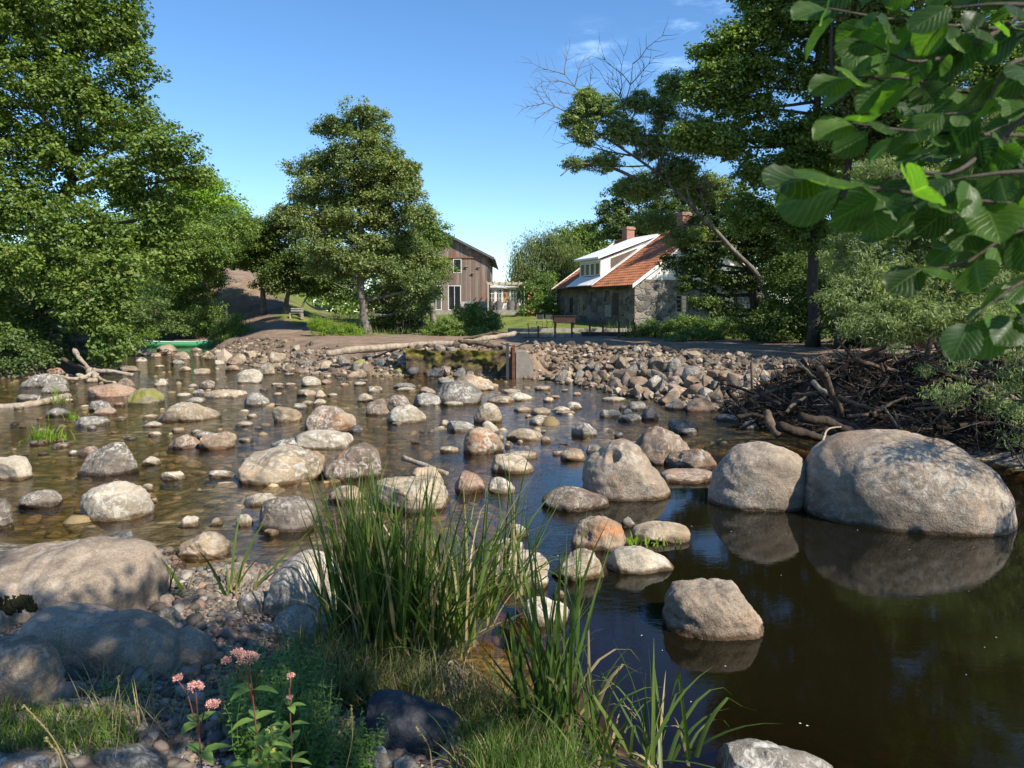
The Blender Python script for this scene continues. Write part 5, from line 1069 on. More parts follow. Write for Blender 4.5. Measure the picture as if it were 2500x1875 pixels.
for s_ in (-1, 1): mb = MB(); mb.b2(s_*.36-.05, s_*.36+.05, -.4, .2, .3, .6); mb.build('armrest', WICK, ac)
def chair(px, d, rz, lab):
    c = thing('wicker_chair', lab, 'chair', (fp(px, d), d, dz), rz, 'wicker chairs at the terrace table')
    s = MB(); s.b2(-.3, .3, -.3, .3, .38, .46); s.build('seat', WICK, c); s = MB(); q = [(math.cos(a)*.33, math.sin(a)*.33) for a in np.linspace(0, math.pi, 9)]
    V = []; 
    for x, y in q: V += [(x, y, .0), (x*1.12, y*1.12, .62+.28*math.sin(math.atan2(y, x))), (x*1.0, y*1.0, .62+.28*math.sin(math.atan2(y, x))), (x*.9, y*.9, .0)]
    F = []; 
    for i in range(8):
        for k in range(4): F.append((i*4+k, i*4+(k+1) % 4, (i+1)*4+(k+1) % 4, (i+1)*4+k))
    s.add(V, F4=F); s.build('backrest', WICK, c)
    for a in (-1, 1):
        s = MB(); s.b2(a*.26-.03, a*.26+.03, -.28, -.22, 0, .4); s.build('leg', WICK, c)
for px, d, rz, lab in ((1203, 71.6, 2.2, 'wicker tub chair at the left end of the terrace table'), (1218, 71.2, 3.0, 'wicker tub chair in front of the left half of the table'), (1247, 71.2, 3.3, 'wicker tub chair in front of the right half of the table'), (1258, 72.6, -1.2, 'wicker tub chair at the right end of the terrace table')): chair(px, d, rz, lab)
tb = thing('terrace_table', 'dark rectangular table among wicker chairs on the terrace', 'table', (fp(1233, 72.3), 72.2, dz)); mb = MB(); mb.b2(-1.1, 1.1, -.45, .45, .68, .74); mb.build('table_top', DARKT, tb)
for sx in (-1, 1):
    for sy in (-1, 1): mb = MB(); mb.b2(sx-.05, sx+.05, sy*.38-.05, sy*.38+.05, 0, .68); mb.build('leg', DARKT, tb)
PALEW = flat('pale_pergola_wood', (.46, .40, .29))
pg = thing('pergola', 'slim pale pergola with a sagging cream sail over the terrace', 'pergola', (fp(1236, 71.5), 71.5, dz)); zt = P(1230, 693, 71.5)[2]-dz
for x_, y_ in ((fp(1192, 71)-pg.location.x, -.8), (fp(1280, 71)-pg.location.x, -.8), (fp(1192, 74)-pg.location.x, 2.2), (fp(1280, 74)-pg.location.x, 2.2)): mb = MB(); mb.b2(x_-.05, x_+.05, y_-.05, y_+.05, 0, zt); mb.build('post', PALEW, pg)
mb = MB()
for y_ in (-.8, 2.2): mb.box((.0, y_, zt+.06), (3.9, .08, .12))
mb.build('beam', PALEW, pg); mb = MB()
for k in range(7): mb.box((-1.8+.6*k, .7, zt+.16), (.06, 3.6, .08))
mb.build('rafters', PALEW, pg)
U, Vv = np.meshgrid(np.linspace(0, 1, 25), np.linspace(0, 1, 9), indexing='ij'); sv = np.stack([-1.75+3.3*U, -.75+2.9*Vv, zt-.02-.42*np.sin(U*math.pi)*(1-.25*Vv)-.03*np.sin(U*25)], -1).reshape(-1, 3); i, j = np.meshgrid(np.arange(24), np.arange(8), indexing='ij'); i = i.ravel(); j = j.ravel()
so_ = ob('sail_canopy', sv, np.stack([i*9+j, i*9+j+1, (i+1)*9+j+1, (i+1)*9+j], 1), SAIL, pg)
md = so_.modifiers.new('thick', 'SOLIDIFY'); md.thickness = .02
# greenhouse behind
gh = thing('garden_room', 'white garden room with many-paned windows behind the pergola', 'greenhouse', (fp(1192, 77), 77, bz)); gw = fp(1262, 77)-fp(1192, 77); ghh = P(0, 702, 77)[2]-bz
mb = MB(); mb.b2(0, gw, 0, .12, -.5, .75); mb.b2(0, gw, 0, .12, ghh-.15, ghh)
for k in range(5): x = gw*k/4; mb.b2(max(0, x-.07), min(gw, x+.07), 0, .12, .75, ghh-.15)
mb.b2(0, .12, .12, 3, -.5, ghh); mb.b2(gw-.12, gw, .12, 3, -.5, ghh); mb.build('wall', WHITE, gh); mb = MB(); mb.b2(.12, gw-.12, 2.85, 3, -.5, ghh); mb.build('back_wall', flat('pale_yellow_wall', (.5, .46, .33)), gh); mb = MB(); mb.poly([(-.2, -.3, ghh), (gw+.2, -.3, ghh), (gw+.2, 3.3, ghh+.5), (-.2, 3.3, ghh+.5)], (0, 0, .1)); mb.build('roof', WHITE, gh)
for k in range(4):
    if k == 2: mb = MB(); mb.b2(gw*k/4+.09, gw*(k+1)/4-.09, .03, .1, .0, ghh-.17); mb.build('door', flat('ochre_door', (.42, .25, .13)), gh)
    else: window(gh, gw*(k+.5)/4, 0, (.75+ghh-.15)/2, gw/4-.14, ghh-.9, 2, 3, WHITE, inset=.02)
# ---------------------------------------------------------------- things before the mill
def zg(x, y): return TZ(x, y)
posts = [(1293, 790, 829), (1314, 797, 822), (1355, 788, 828), (1396, 788, 826), (1440, 789, 828), (1472, 788, 828), (1511, 788, 828), (1533, 800, 822), (1549, 788, 826)]
for i, (px, yt, yb) in enumerate(posts):
    d = 44.0+(i % 2)*.3; a, b = P(px, yb+4, d), P(px+(-4 if i == 0 else 0), yt, d)
    z0 = min(a[2], zg(a[0], d)); mb = MB(); w_ = .1 if i not in (0, 7) else .05
    mb.box(((a[0]+b[0])/2, d, (z0-.1+b[2])/2), (w_, w_, b[2]-z0+.1), ry=(b[0]-a[0])/(b[2]-z0)); mb.box((b[0], d, b[2]+.01), (w_*1.3, w_*1.3, .03))
    tag(mb.build('rusty_post', RUSTM if i else DARKM, None), f"{['thin leaning dark', 'short rusty', 'red-brown rusty', 'rusty', 'rusty', 'rusty', 'rusty', 'thin short rusty', 'rusty'][i]} iron post, {nth(i)} from the left in front of the mill", 'post', 'rusty posts of the old sluice before the mill')
for i, (pxa, pxb, py, d, lab) in enumerate(((1240, 1560, 803, 46.5, 'long grey plank walkway running past the mill foot'), (1270, 1440, 815, 45.3, 'lower weathered beam beneath the plank walkway'), (1420, 1560, 812, 45.0, 'dark beam over the culvert openings'))):
    a, b = P(pxa, py, d), P(pxb, py+2, d); mb = MB()
    for k in range(3): mb.box(((a[0]+b[0])/2, d+.25*k, a[2]-.01*k), (b[0]-a[0], .22, .07))
    mb.box(((a[0]+b[0])/2, d-.15, a[2]-.08), (b[0]-a[0], .06, .22)); tag(mb.build('plank_walkway' if i == 0 else 'timber_beam', TIMBER if i < 2 else DARKT, None), lab, 'walkway' if i == 0 else 'beam')
mb = MB(); a, b = P(1425, 828, 46), P(1560, 828, 46); z0 = zg(a[0], 46)
for k in range(4): x = a[0]+(b[0]-a[0])*k/3; mb.b2(x-.18, x+.18, 45.6, 46.4, z0-.4, a[2]+.35)
mb.b2(a[0], b[0], 46.4, 46.7, z0-.4, a[2]+.5); tag(mb.build('culvert', CONC, None), 'low concrete culvert piers with dark openings below the mill wall', 'culvert')
mb = MB(); a = P(1378, 781, 47); mb.b2(a[0]-.65, a[0]+.65, 46.7, 47.5, a[2]-.2, a[2]+.22); mb.b2(a[0]-.7, a[0]+.7, 46.65, 47.55, a[2]+.22, a[2]+.26); mb.b2(a[0]-.6, a[0]-.5, 46.8, 46.9, a[2]-.9, a[2]-.2); mb.b2(a[0]+.5, a[0]+.6, 46.8, 46.9, a[2]-.9, a[2]-.2); tag(mb.build('iron_trough', flat('shade_toned_iron', (.05, .03, .025), .85, .3, .4, 8), None), 'dark rusty iron trough at the left corner of the mill', 'trough')  # rusty iron whose colour is darkened to stand in for the shade here
for i, px in enumerate((1318, 1342)):
    c = P(px, 792, 51); z0 = zg(c[0], 51); t = thing('folding_chair', ['left', 'right'][i]+' of two dark folding chairs in the shade left of the mill', 'chair', (c[0], 51, z0), .3*i, 'folding chairs left of the mill')
    s = MB(); s.b2(-.22, .22, -.2, .2, .43, .46); s.build('seat', DARKM, t); s = MB(); s.b2(-.22, .22, .2, .23, .6, .9); s.build('backrest', DARKM, t)
    for a in (-1, 1): s = MB(); s.tube([(a*.22, -.25, 0), (a*.22, .22, .92)], .015, 5); s.build('leg', DARKM, t); s = MB(); s.tube([(a*.2, .25, 0), (a*.2, -.2, .46)], .015, 5); s.build('leg', DARKM, t)
w0 = P(1206, 795, 44); t = thing('iron_wheel', 'spoked iron wheel standing by the bushes left of the walkway', 'wheel', (w0[0], 44, w0[2])); s = MB(); s.tube([(math.cos(a)*.3, 0, math.sin(a)*.3) for a in np.linspace(0, 2*math.pi, 25)], .022, 6); s.build('rim', TIMBER, t)  # spoked iron wheel of unknown use
s = MB(); [s.tube([(0, 0, 0), (math.cos(a)*.3, 0, math.sin(a)*.3)], .012, 5) for a in np.arange(6)*math.pi/3]; s.tube([(0, -.05, 0), (0, .05, 0)], .05, 8); s.build('spokes', TIMBER, t); s = MB(); s.b2(-.04, .04, -.04, .04, -.9, 0); s.build('stand', DARKM, t)
# hammock, bench, stake
a, b = P(744, 735, 57), P(825, 732, 57); t = np.linspace(0, 1, 17); cc_ = a+(b-a)*t[:, None]; cc_[:, 2] -= .65*4*t*(1-t); mb = MB(); mb.tube(cc_, .03+.07*np.sin(t*math.pi), 7); tag(mb.build('hammock', flat('white_cotton', (.42, .44, .42)), None, smooth=True), 'pale hammock slung between stems in the shade', 'hammock')
c = P(724, 785, 54); z0 = zg(c[0], 54); t = thing('bench', 'dark wooden bench in the shade beside the dirt track', 'bench', (c[0], 54, z0))
s = MB(); [s.b2(-.45, .45, -.2+.14*k, -.09+.14*k, .42, .45) for k in range(3)]; s.build('seat', TIMBER, t); s = MB(); [s.b2(-.45, .45, .22, .25, .55+.15*k, .65+.15*k) for k in range(2)]; s.build('backrest', TIMBER, t)
for a in (-1, 1): s = MB(); s.b2(a*.4-.04, a*.4+.04, -.2, .24, 0, .42); s.build('leg', TIMBER, t)
c = P(554, 775, 50); mb = MB(); mb.b2(c[0]-.03, c[0]+.03, 49.97, 50.03, zg(c[0], 50)-.1, P(554, 752, 50)[2]); mb.b2(c[0]-.035, c[0]+.035, 49.965, 50.035, P(554, 752, 50)[2], P(554, 752, 50)[2]+.05); tag(mb.build('wooden_stake', TIMBER, None), 'thin pale wooden stake behind the tuft of sedge', 'stake')
# hurdle fence in the shade
t = thing('rail_fence', 'low dark rail fence in the shade left of the sunlit shrub', 'fence', tuple(P(1000, 810, 44)))
s = MB(); a, b = P(970, 815, 44)-P(1000, 810, 44), P(1030, 795, 44)-P(1000, 810, 44)
for k in (0, .3, .6): s.tube([a+np.array((0, 0, k)), b+np.array((0, 0, k))], .025, 5)
s.build('rails', DARKT, t)
for k in range(5): s = MB(); q = a+(b-a)*k/4; s.b2(q[0]-.03, q[0]+.03, -.03, .03, q[2]-.4, q[2]+.75); s.build('fence_post', DARKT, t)

# ---------------------------------------------------------------- canoe
d = 51.3; cx = P(432, 845, d)[0]; cn = thing('canoe', 'green canoe with a pale interior moored against the bank', 'canoe', (cx, d, 0), R(3))
Ln, Bm = 4.9, .86; ns, nk = 33, 13; V = []
for i in range(ns):
    u = -1+2*i/(ns-1); hw = Bm/2*(1-abs(u)**2.3)+.012; top = .36+.17*abs(u)**3.2; bot = -.1+.1*abs(u)**5
    for k in range(nk): a = -math.pi/2+math.pi*(k/(nk-1)); V.append((u*Ln/2*(1-.03*(1-abs(math.sin(a)))*abs(u)**6), math.sin(a)*hw, top-(top-bot)*math.cos(a)**.6))
i, j = np.meshgrid(np.arange(ns-1), np.arange(nk-1), indexing='ij'); i = i.ravel(); j = j.ravel(); F = np.stack([i*nk+j, i*nk+j+1, (i+1)*nk+j+1, (i+1)*nk+j], 1)
CG = flat('green_hull_paint', (.06, .33, .14), .35, .5, .12, 2); hl = ob('hull', V, F, CG, cn); hl.data.materials.append(flat('pale_canoe_interior', (.42, .44, .42), .6)); md = hl.modifiers.new('thick', 'SOLIDIFY'); md.thickness = .025; md.offset = -1; md.material_offset = 1
V = np.array(V).reshape(ns, nk, 3)
for k in (0, nk-1): mb = MB(); mb.tube(V[:, k], .022, 6); mb.build('gunwale', CG if k else WHITE, cn, smooth=True)
for x in (-1.3, 1.3): mb = MB(); mb.b2(x-.12, x+.12, -.33, .33, .27, .3); mb.build('seat', TIMBER, cn)
pd = thing('paddle', 'pale wooden paddle lying across the canoe', 'paddle', (cx+.6, d, .44), .35); s = MB(); s.tube([(-.7, 0, 0), (.6, 0, .02)], .018, 6); s.build('shaft', TIMBER, pd); s = MB(); s.box((.83, 0, .02), (.5, .17, .02)); s.build('blade', TIMBER, pd)
# ---------------------------------------------------------------- weir: mossy wall, posts, block, fallen trunk
def mossm():
    m, nt, b = mat('mossy_wall_stone', .95, .1); v = ocoord(nt, False); vo = nd(nt, 'TexVoronoi'); vo.feature = 'DISTANCE_TO_EDGE'; vo.inputs['Scale'].default_value = 2.2; nt.links.new(v, vo.inputs['Vector'])
    st = ramp(nt, noise(nt, v, 4, 6, .7), [(.3, (.045, .035, .022)), (.7, (.15, .115, .075))]); s = nd(nt, 'SeparateXYZ'); nt.links.new(v, s.inputs[0])
    mo = ramp(nt, noise(nt, v, 5, 7, .75), [(.3, (.06, .055, .012)), (.5, (.17, .15, .025)), (.75, (.30, .265, .05))])
    f = mth(nt, 'MULTIPLY', ramp(nt, noise(nt, v, 1.0, 5, .7), [(.46, 0.), (.54, 1.)]), ramp(nt, s.outputs[2], [(.25, 0.), (.5, 1.)])); col = mixc(nt, f, st, mo); nt.links.new(col, b.inputs['Base Color'])  # moss fades out downward, leaving the darker stone bare
    bump(nt, b, noise(nt, v, 9, 8, .75), 1.0, .1); return m
d0, d1 = G(990, 918)[1], G(1238, 921)[1]; xa, xb = G(990, 918)[0], G(1238, 921)[0]
nx_, nz2 = 120, 26; U, Wz = np.meshgrid(np.linspace(0, 1, nx_), np.linspace(0, 1, nz2), indexing='ij'); X = xa+(xb-xa)*U; Y = d0+(d1-d0)*U; Z = -.2+Wz*(1.12+.04*U+.09*SN(62, 3, 1.6)(np.stack([X*1.6, X*0, X*0], -1))); pn = np.stack([X*1.0, Z*1.5, Z*0], -1); bmp = SN(60, 3, 2.2)(pn)*.10+SN(61, 2, 7)(pn)*.03
Vw = np.stack([X, Y+bmp+Wz*.18+.1, Z], -1).reshape(-1, 3); Vb = np.stack([X[:, -1], Y[:, -1]+1.3, Z[:, -1]*0+.9], -1)
i, j = np.meshgrid(np.arange(nx_-1), np.arange(nz2-1), indexing='ij'); i = i.ravel(); j = j.ravel(); F1 = np.stack([i*nz2+j, (i+1)*nz2+j, (i+1)*nz2+j+1, i*nz2+j+1], 1)
i = np.arange(nx_-1); F2 = np.stack([i*nz2+nz2-1, (i+1)*nz2+nz2-1, len(Vw)+i+1, len(Vw)+i], 1)
tag(ob('weir_wall', np.vstack([Vw, Vb]), np.vstack([F1, F2]), mossm()), 'old weir wall thick with yellow-green moss, thinning to dark stone below', 'wall')
r = rng(91)
for i, (px, py, wpx, m) in enumerate(((1010, 905, 30, 'dark'), (1060, 915, 50, 'dark'), (1090, 905, 34, 'brown'), (1120, 918, 44, 'dark'), (1040, 872, 26, 'grey'), (985, 876, 30, 'grey'), (1005, 868, 26, 'brown'), (1150, 915, 30, 'brown'), (1180, 917, 28, 'dark'), (1100, 858, 30, 'grey'), (1075, 860, 28, 'brown'), (960, 868, 26, 'dark'))):
    d = 27.9 if py > 900 else 28.9; p = P(px, py, d); o = inst_rock('wall_stone', tuple(p), wpx/FP*d, r, m, .2); tag(o, f"{CW[m]} stone {'at the foot' if py > 890 else 'on top'} of the mossy weir wall, {nth(i)} counted among them", 'stone', 'stones about the mossy weir wall')
for i, (px, w_, yt, lab) in enumerate(((1239, 7, 838, 'dark steel sluice post at the right end of the mossy wall'), (1254, 7, 842, 'rusty steel sluice post nearer the concrete block'), (1249, 4, 850, 'thin iron bar between the two sluice posts'))):
    d = 27.2; a, b = P(px, 925, d), P(px, yt, d); mb = MB(); ww = w_/FP*d
    if i < 2: mb.b2(a[0]-ww/2, a[0]+ww/2, d-.07, d-.05, -.2, b[2]); mb.b2(a[0]-ww/2, a[0]+ww/2, d+.05, d+.07, -.2, b[2]); mb.b2(a[0]-.012, a[0]+.012, d-.05, d+.05, -.2, b[2])
    else: mb.b2(a[0]-ww/2, a[0]+ww/2, d-.02, d+.02, -.2, b[2]-.02); mb.b2(a[0]-ww, a[0]+ww, d-.03, d+.03, b[2]-.02, b[2]+.02)
    tag(mb.build('sluice_post', [DARKM, RUSTM, RUSTM][i], None), lab, 'post', 'posts of the old sluice')
mb = MB(); a, b = P(1260, 925, 27.4), P(1302, 925, 27.4); zt = P(1262, 858, 27.4)[2]; zt2 = P(1300, 885, 27.6)[2]; mb.poly([(a[0], 27.2, -.3), (b[0], 27.2, -.3), (b[0], 27.2, zt2), (a[0]+.35, 27.2, zt), (a[0], 27.2, zt)], (0, 1.2, 0)); tag(mb.build('concrete_block', CONC, None), 'worn concrete abutment with a sloping top beside the sluice posts', 'abutment')
def log(name, label, pts, rad, m, cat='log', k=10, group=None, knots=2, seed=1, smooth=6, taper=.7, par=None):
    rad = rad*(.58 if m is BRUSH else .8); p = smooth_path(pts, smooth); n = len(p); r = rng(seed); p = p+np.cumsum(r.normal(size=(n, 3)), 0)*rad*.09; V, F4, F3 = tube_np(p, rad*np.linspace(1, taper, n), k); c = p.mean(0); sn = SN(seed, 3, 1/max(rad*3, .02)); V = V+np.stack([sn(V+9), sn(V-5), sn(V)], 1)*rad*.22
    mb = MB(); mb.add(V, F3, F4)
    for _ in range(knots): j = r.randint(2, n-2); dr = r.normal(size=3); dr[2] = abs(dr[2])*.6; dr /= np.linalg.norm(dr); mb.tube([p[j], p[j]+dr*rad*2.2], [rad*.4, rad*.2], 6)
    o = mb.build(name, m, par, smooth=True)
    if label: tag(o, label, cat, group)
    return o
log('fallen_tree', 'long bleached tree trunk lying along the top of the mossy wall', [P(795, 862, 29.2), P(890, 852, 29.6), P(1000, 842, 30), P(1130, 834, 30), P(1190, 826, 30), P(1262, 818, 30.4)], .175, DRIFT, 'tree trunk', seed=4, k=14, smooth=10)
log('broken_limb', 'brown broken limb beneath the right end of the long bleached trunk', [P(1120, 836, 29.6), P(1180, 840, 29.2), P(1232, 852, 28.6)], .13, DRIFTB, 'branch', seed=5)
log('broken_limb', 'thin forked branch poking out above the sluice posts', [P(1225, 838, 28.6), P(1262, 846, 28), P(1288, 834, 27.6)], .05, DRIFT, 'branch', seed=6, knots=1)
log('broken_limb', 'brown branch lying on the upper end of the long bleached trunk', [P(1130, 830, 30.4), P(1200, 815, 30.6), P(1240, 822, 30.6)], .1, DRIFTB, 'branch', seed=7)
# driftwood at the left
rt = thing('driftwood_root', 'bleached driftwood stump with spreading roots in the left shallows', 'driftwood', tuple(G(215, 920)))
def A(x, y, d): return P(x*.3165, 700+y*.3165, d)
for i, (pts, ra, nm) in enumerate((([A(575, 485, 27.5), A(620, 560, 27), A(700, 640, 26.4), A(745, 690, 26)], .10, 'stump_stem'), ([A(720, 640, 26.2), A(800, 655, 26), A(900, 660, 26), A(1030, 690, 26)], .10, 'root'), ([A(720, 660, 26), A(650, 700, 25.6), A(560, 715, 25.3), A(470, 700, 25.2)], .09, 'root'), ([A(730, 670, 26), A(780, 715, 25.5), A(880, 740, 25)], .08, 'root'), ([A(700, 640, 26.4), A(690, 670, 26), A(720, 700, 25.6)], .14, 'root'), ([A(480, 560, 28), A(560, 590, 27.6), A(660, 640, 27)], .09, 'root'))):
    o = log(nm, None, pts, ra, DRIFT if i != 5 else DRIFTB, seed=20+i, par=rt); o.matrix_parent_inverse = rt.matrix_basis.inverted()
log('fallen_log', 'pale log lying half in the water at the left edge', [A(-120, 930, 18.5), A(0, 925, 18.8), A(200, 900, 19), A(380, 885, 19.5), A(480, 845, 20), A(545, 840, 20.4)], .14, DRIFT, seed=31)
log('stick', 'short weathered stick propped on a tan rock behind the reeds', [P(985, 1118, 11.4), P(1035, 1140, 11), P(1095, 1162, 10.6)], .055, DRIFT, 'stick', seed=32, knots=1)
log('stick', 'bleached stick lying along the speckled oblong stone', [P(1362, 1103, 12.6), P(1385, 1102, 12.6), P(1413, 1101, 12.6)], .025, DRIFT, 'stick', seed=33, knots=0)
log('stick', 'brown twig on the water left of the lone grey stone', [P(1345, 1086, 13.6), P(1370, 1084, 13.6), P(1390, 1085, 13.4)], .03, DRIFTB, 'stick', seed=34, knots=0)
# driftwood heap at the right
def Dd(x, y, d): return P(1800+x*.3165, 700+y*.3165, d)
heap = [([(650, 620), (700, 700), (760, 860), (810, 1000)], .085, 13.6, 'DRIFTB', 'upright sawn-off limb leaning in the front of the driftwood heap'),
 ([(590, 735), (650, 790), (700, 830)], .06, 14, 'DRIFT', 'short pale-ended stub left of the upright limb in the heap'),
 ([(500, 610), (540, 660), (590, 700)], .045, 15.2, 'DRIFT', 'short pale stick pointing up at the top left of the heap'),
 ([(430, 830), (560, 825), (650, 800)], .04, 14.5, 'DRIFTB', 'thin brown branch lying level in the left of the heap'),
 ([(380, 970), (450, 900), (530, 850)], .04, 13.8, 'DRIFTB', 'crooked branch at the lower left of the heap'),
 ([(780, 840), (900, 900), (1000, 920), (1100, 960)], .05, 14, 'DRIFTB', 'arching branch right of the upright limb'),
 ([(850, 1000), (1050, 980), (1200, 900), (1430, 830)], .045, 14, 'DRIFTB', 'long thin branch rising to the right across the heap'),
 ([(1040, 920), (1180, 830), (1300, 720), (1430, 600)], .12, 15, 'BRUSH', 'thick split trunk slanting up to the right in the heap'),
 ([(330, 1080), (500, 1110), (650, 1150), (800, 1175)], .14, 12, 'BRUSH', 'dark rotten log at the bottom of the heap behind the boulders'),
 ([(240, 980), (280, 1060), (330, 1130)], .10, 12.2, 'DRIFTB', 'curved dark stump piece at the left foot of the heap'),
 ([(500, 1010), (700, 1040), (850, 1110), (900, 1140)], .13, 12.4, 'BRUSH', 'stout dark log above the bottom one in the heap'),
 ([(700, 1010), (850, 1060), (990, 1130)], .10, 12.6, 'BRUSH', 'dark log slanting down toward the largest boulder'),
 ([(740, 640), (950, 590), (1200, 560), (1450, 520)], .13, 17, 'BRUSH', 'long dark trunk along the crest of the heap'),
 ([(720, 620), (860, 575), (1000, 500)], .05, 16.5, 'BRUSH', 'thin branch sticking up from the crest of the heap'),
 ([(0, 1000), (120, 980), (250, 1010)], .06, 13.5, 'BRUSH', 'dark stick reaching left into the water from the heap'),
 ([(160, 790), (220, 850), (330, 900)], .09, 15.5, 'BRUSH', 'dark splintered log at the left shoulder of the heap'),
 ([(1120, 920), (1180, 1000), (1260, 1110)], .035, 13, 'DRIFT', 'thin pale stick hanging down the middle of the heap'),
 ([(1210, 960), (1240, 1050), (1270, 1130)], .03, 13, 'DRIFTB', 'short stick beside the pale hanging one in the heap'),
 ([(660, 1200), (690, 1110), (750, 1085), (800, 1080)], .02, 11.5, 'DRIFT', 'thin curved pale twig behind the squarish boulder'),
 ([(1300, 760), (1400, 840), (1500, 960)], .07, 14, 'BRUSH', 'dark branch sloping down to the right in the heap'),
 ([(900, 560), (1100, 620), (1250, 700)], .06, 15.6, 'DRIFTB', 'brown branch crossing below the crest trunk'),
 ([(1450, 640), (1600, 700), (1750, 800)], .10, 14.5, 'BRUSH', 'dark trunk running under the willow leaves')]
for i, (pts, ra, d, m, lab) in enumerate(heap):
    n = len(pts); log('driftwood_log', lab, [Dd(x, y, d+(k-n/2)*.25*(-1)**i) for k, (x, y) in enumerate(pts)], ra, globals()[m], 'driftwood', seed=50+i, group='logs and branches of the driftwood heap', knots=1)
# brushwood: one mass of twigs over a dark mound
def leafless():
    m, nt, b = mat('flood_brushwood', .9, .15); g = nd(nt, 'NewGeometry'); col = ramp(nt, g.outputs['Random Per Island'], [(0, (.02, .015, .011)), (.6, (.06, .043, .03)), (.85, (.12, .09, .065)), (1, (.24, .19, .14))]); col = mixc(nt, .6, col, ramp(nt, noise(nt, g.outputs['Position'], 25, 5, .7), [(.3, .3), (.7, .7)]), 'OVERLAY'); nt.links.new(col, b.inputs['Base Color']); return m
r = rng(66); mb = MB(); UU, VV_ = np.meshgrid(np.linspace(0, 1, 60), np.linspace(0, 1, 34), indexing='ij')
def heap_surf(u, v):                     # u along (left to right), v up the heap
    x = 4.7+u*4.6+v*.9; y0 = 16.6-5.0*u; y = y0-.9+v*3.4; z = -.1+(1.4*np.sin(np.clip(v, 0, 1)*1.45))*(np.clip(u*2.6, 0, 1)**.7)*(.8+.35*u); return x, y, z
x, y, z = heap_surf(UU, VV_); sn = SN(67, 3, 1.2); pz = np.stack([x, y, z], -1); z = z+sn(pz)*.14*(VV_ > 0); i, j = np.meshgrid(np.arange(59), np.arange(33), indexing='ij'); i = i.ravel(); j = j.ravel()
tag(ob('debris_mound', np.stack([x, y, z], -1).reshape(-1, 3), np.stack([i*34+j, (i+1)*34+j, (i+1)*34+j+1, i*34+j+1], 1), BRUSH), 'dark rotting mass of flood debris under the driftwood logs', 'debris', None, 'stuff')
for k in range(3500):
    u, v = r.uniform(0, 1), r.uniform(.02, 1); x, y, z = heap_surf(np.array(u), np.array(v)); a = r.normal(0, .9)+(.3 if r.rand() < .6 else 1.5); e = r.normal(0, .5); ln = r.uniform(.15, .8)*(2.6 if k > 3420 else 1)*(1 if r.rand() < .85 else 1.8)
    p = np.array((x, y, z))+np.array((0, -.05, .12))+r.normal(size=3)*.08; dv = np.array((math.cos(a)*math.cos(e), math.sin(a)*math.cos(e)*.6, math.sin(e)))*ln/2; bd = r.normal(size=3)*.06*ln
    mb.tube([p-dv, p+bd, p+dv], r.uniform(.004, .014)*(1 if r.rand() < .88 else 2.2)+(r.uniform(.015, .05) if k > 3420 else 0), 4 if k < 3421 else 7, False)
tag(mb.build('brushwood', leafless(), None, smooth=True), 'tangled twigs and flood debris piled against the right bank', 'brushwood', None, 'stuff')
# ---------------------------------------------------------------- plants of the near bank
def blades(n, base_fn, len_fn, w0, seed, lean=.35, bend=.6, seg=7, dirfn=None, V_fold=.25):
    """curved tapering blades as one vertex / face set"""
    r = rng(seed); Vs = []; Fs = []; k = 0; t = np.linspace(0, 1, seg)
    for i in range(n):
        b = base_fn(r); Ln = len_fn(r); az_ = r.uniform(0, 6.28) if dirfn is None else dirfn(r, b); le = abs(r.normal(0, lean)); bn = abs(r.normal(0, bend)); wd = w0*r.uniform(.65, 1.25)
        ang = le+bn*t**1.8; ds = Ln/(seg-1); rr_ = np.cumsum(np.sin(ang))*ds; zz = np.cumsum(np.cos(ang))*ds
        c = np.stack([b[0]+rr_*math.cos(az_), b[1]+rr_*math.sin(az_), b[2]+zz], 1)
        f = r.uniform(0, 3.14); sd = np.array((math.cos(f), math.sin(f), 0)); wv = wd*(1-t**2.2)*.5+.0006
        if r.rand() < .08: j = seg//2+1; c[j:, 2] = c[j, 2]-(c[j:, 2]-c[j, 2])*.8
        l = c-sd*wv[:, None]; m = c+np.array((-sd[1], sd[0], 0))*(wv*V_fold)[:, None]; q = c+sd*wv[:, None]
        Vs.append(np.stack([l, m, q], 1).reshape(-1, 3)); i0 = np.arange(seg-1)*3+k
        Fs.append(np.concatenate([np.stack([i0, i0+1, i0+4, i0+3], 1), np.stack([i0+1, i0+2, i0+5, i0+4], 1)])); k += seg*3
    return np.vstack(Vs), np.vstack(Fs)
def plant_ob(name, label, cat, V, F, m, group=None, kind=None):
    c = V.mean(0); c[2] = V[:, 2].min(); o = ob(name, V, F, m, None, tuple(c)); return tag(o, label, cat, group, kind)
def reed_clump(name, label, spots, n, ln, w0, seed, lean=.18, bend=.35, group='reed clumps at the near water edge', dead=.25):
    """spots: (px, py) feet of tufts on the ground"""
    B = [G(px, py, .03) for px, py in spots]; c = np.mean(B, 0); t = thing(name, label, 'reeds', tuple(c), 0, group)
    bf = lambda r: B[r.randint(len(B))]+np.array((r.normal(0, .06), r.normal(0, .06), -.03))
    V, F = blades(n, bf, lambda r: ln*r.uniform(.55, 1.08), w0, seed, lean, bend); ob('blades', V-c, F, LEAF['reed'], t)
    V, F = blades(int(n*dead), bf, lambda r: ln*r.uniform(.2, .7), w0*.9, seed+1, .5, .9); ob('dead_blades', V-c, F, LEAF['drygrass'], t); return t
reed_clump('reed_clump', 'tall clump of green reeds in the middle foreground, left half standing upright', [(850, 1610), (880, 1630), (915, 1640), (950, 1650), (985, 1640), (1010, 1620), (870, 1580), (930, 1600), (900, 1600)], 300, 1.18, .021, 3, .15, .26)
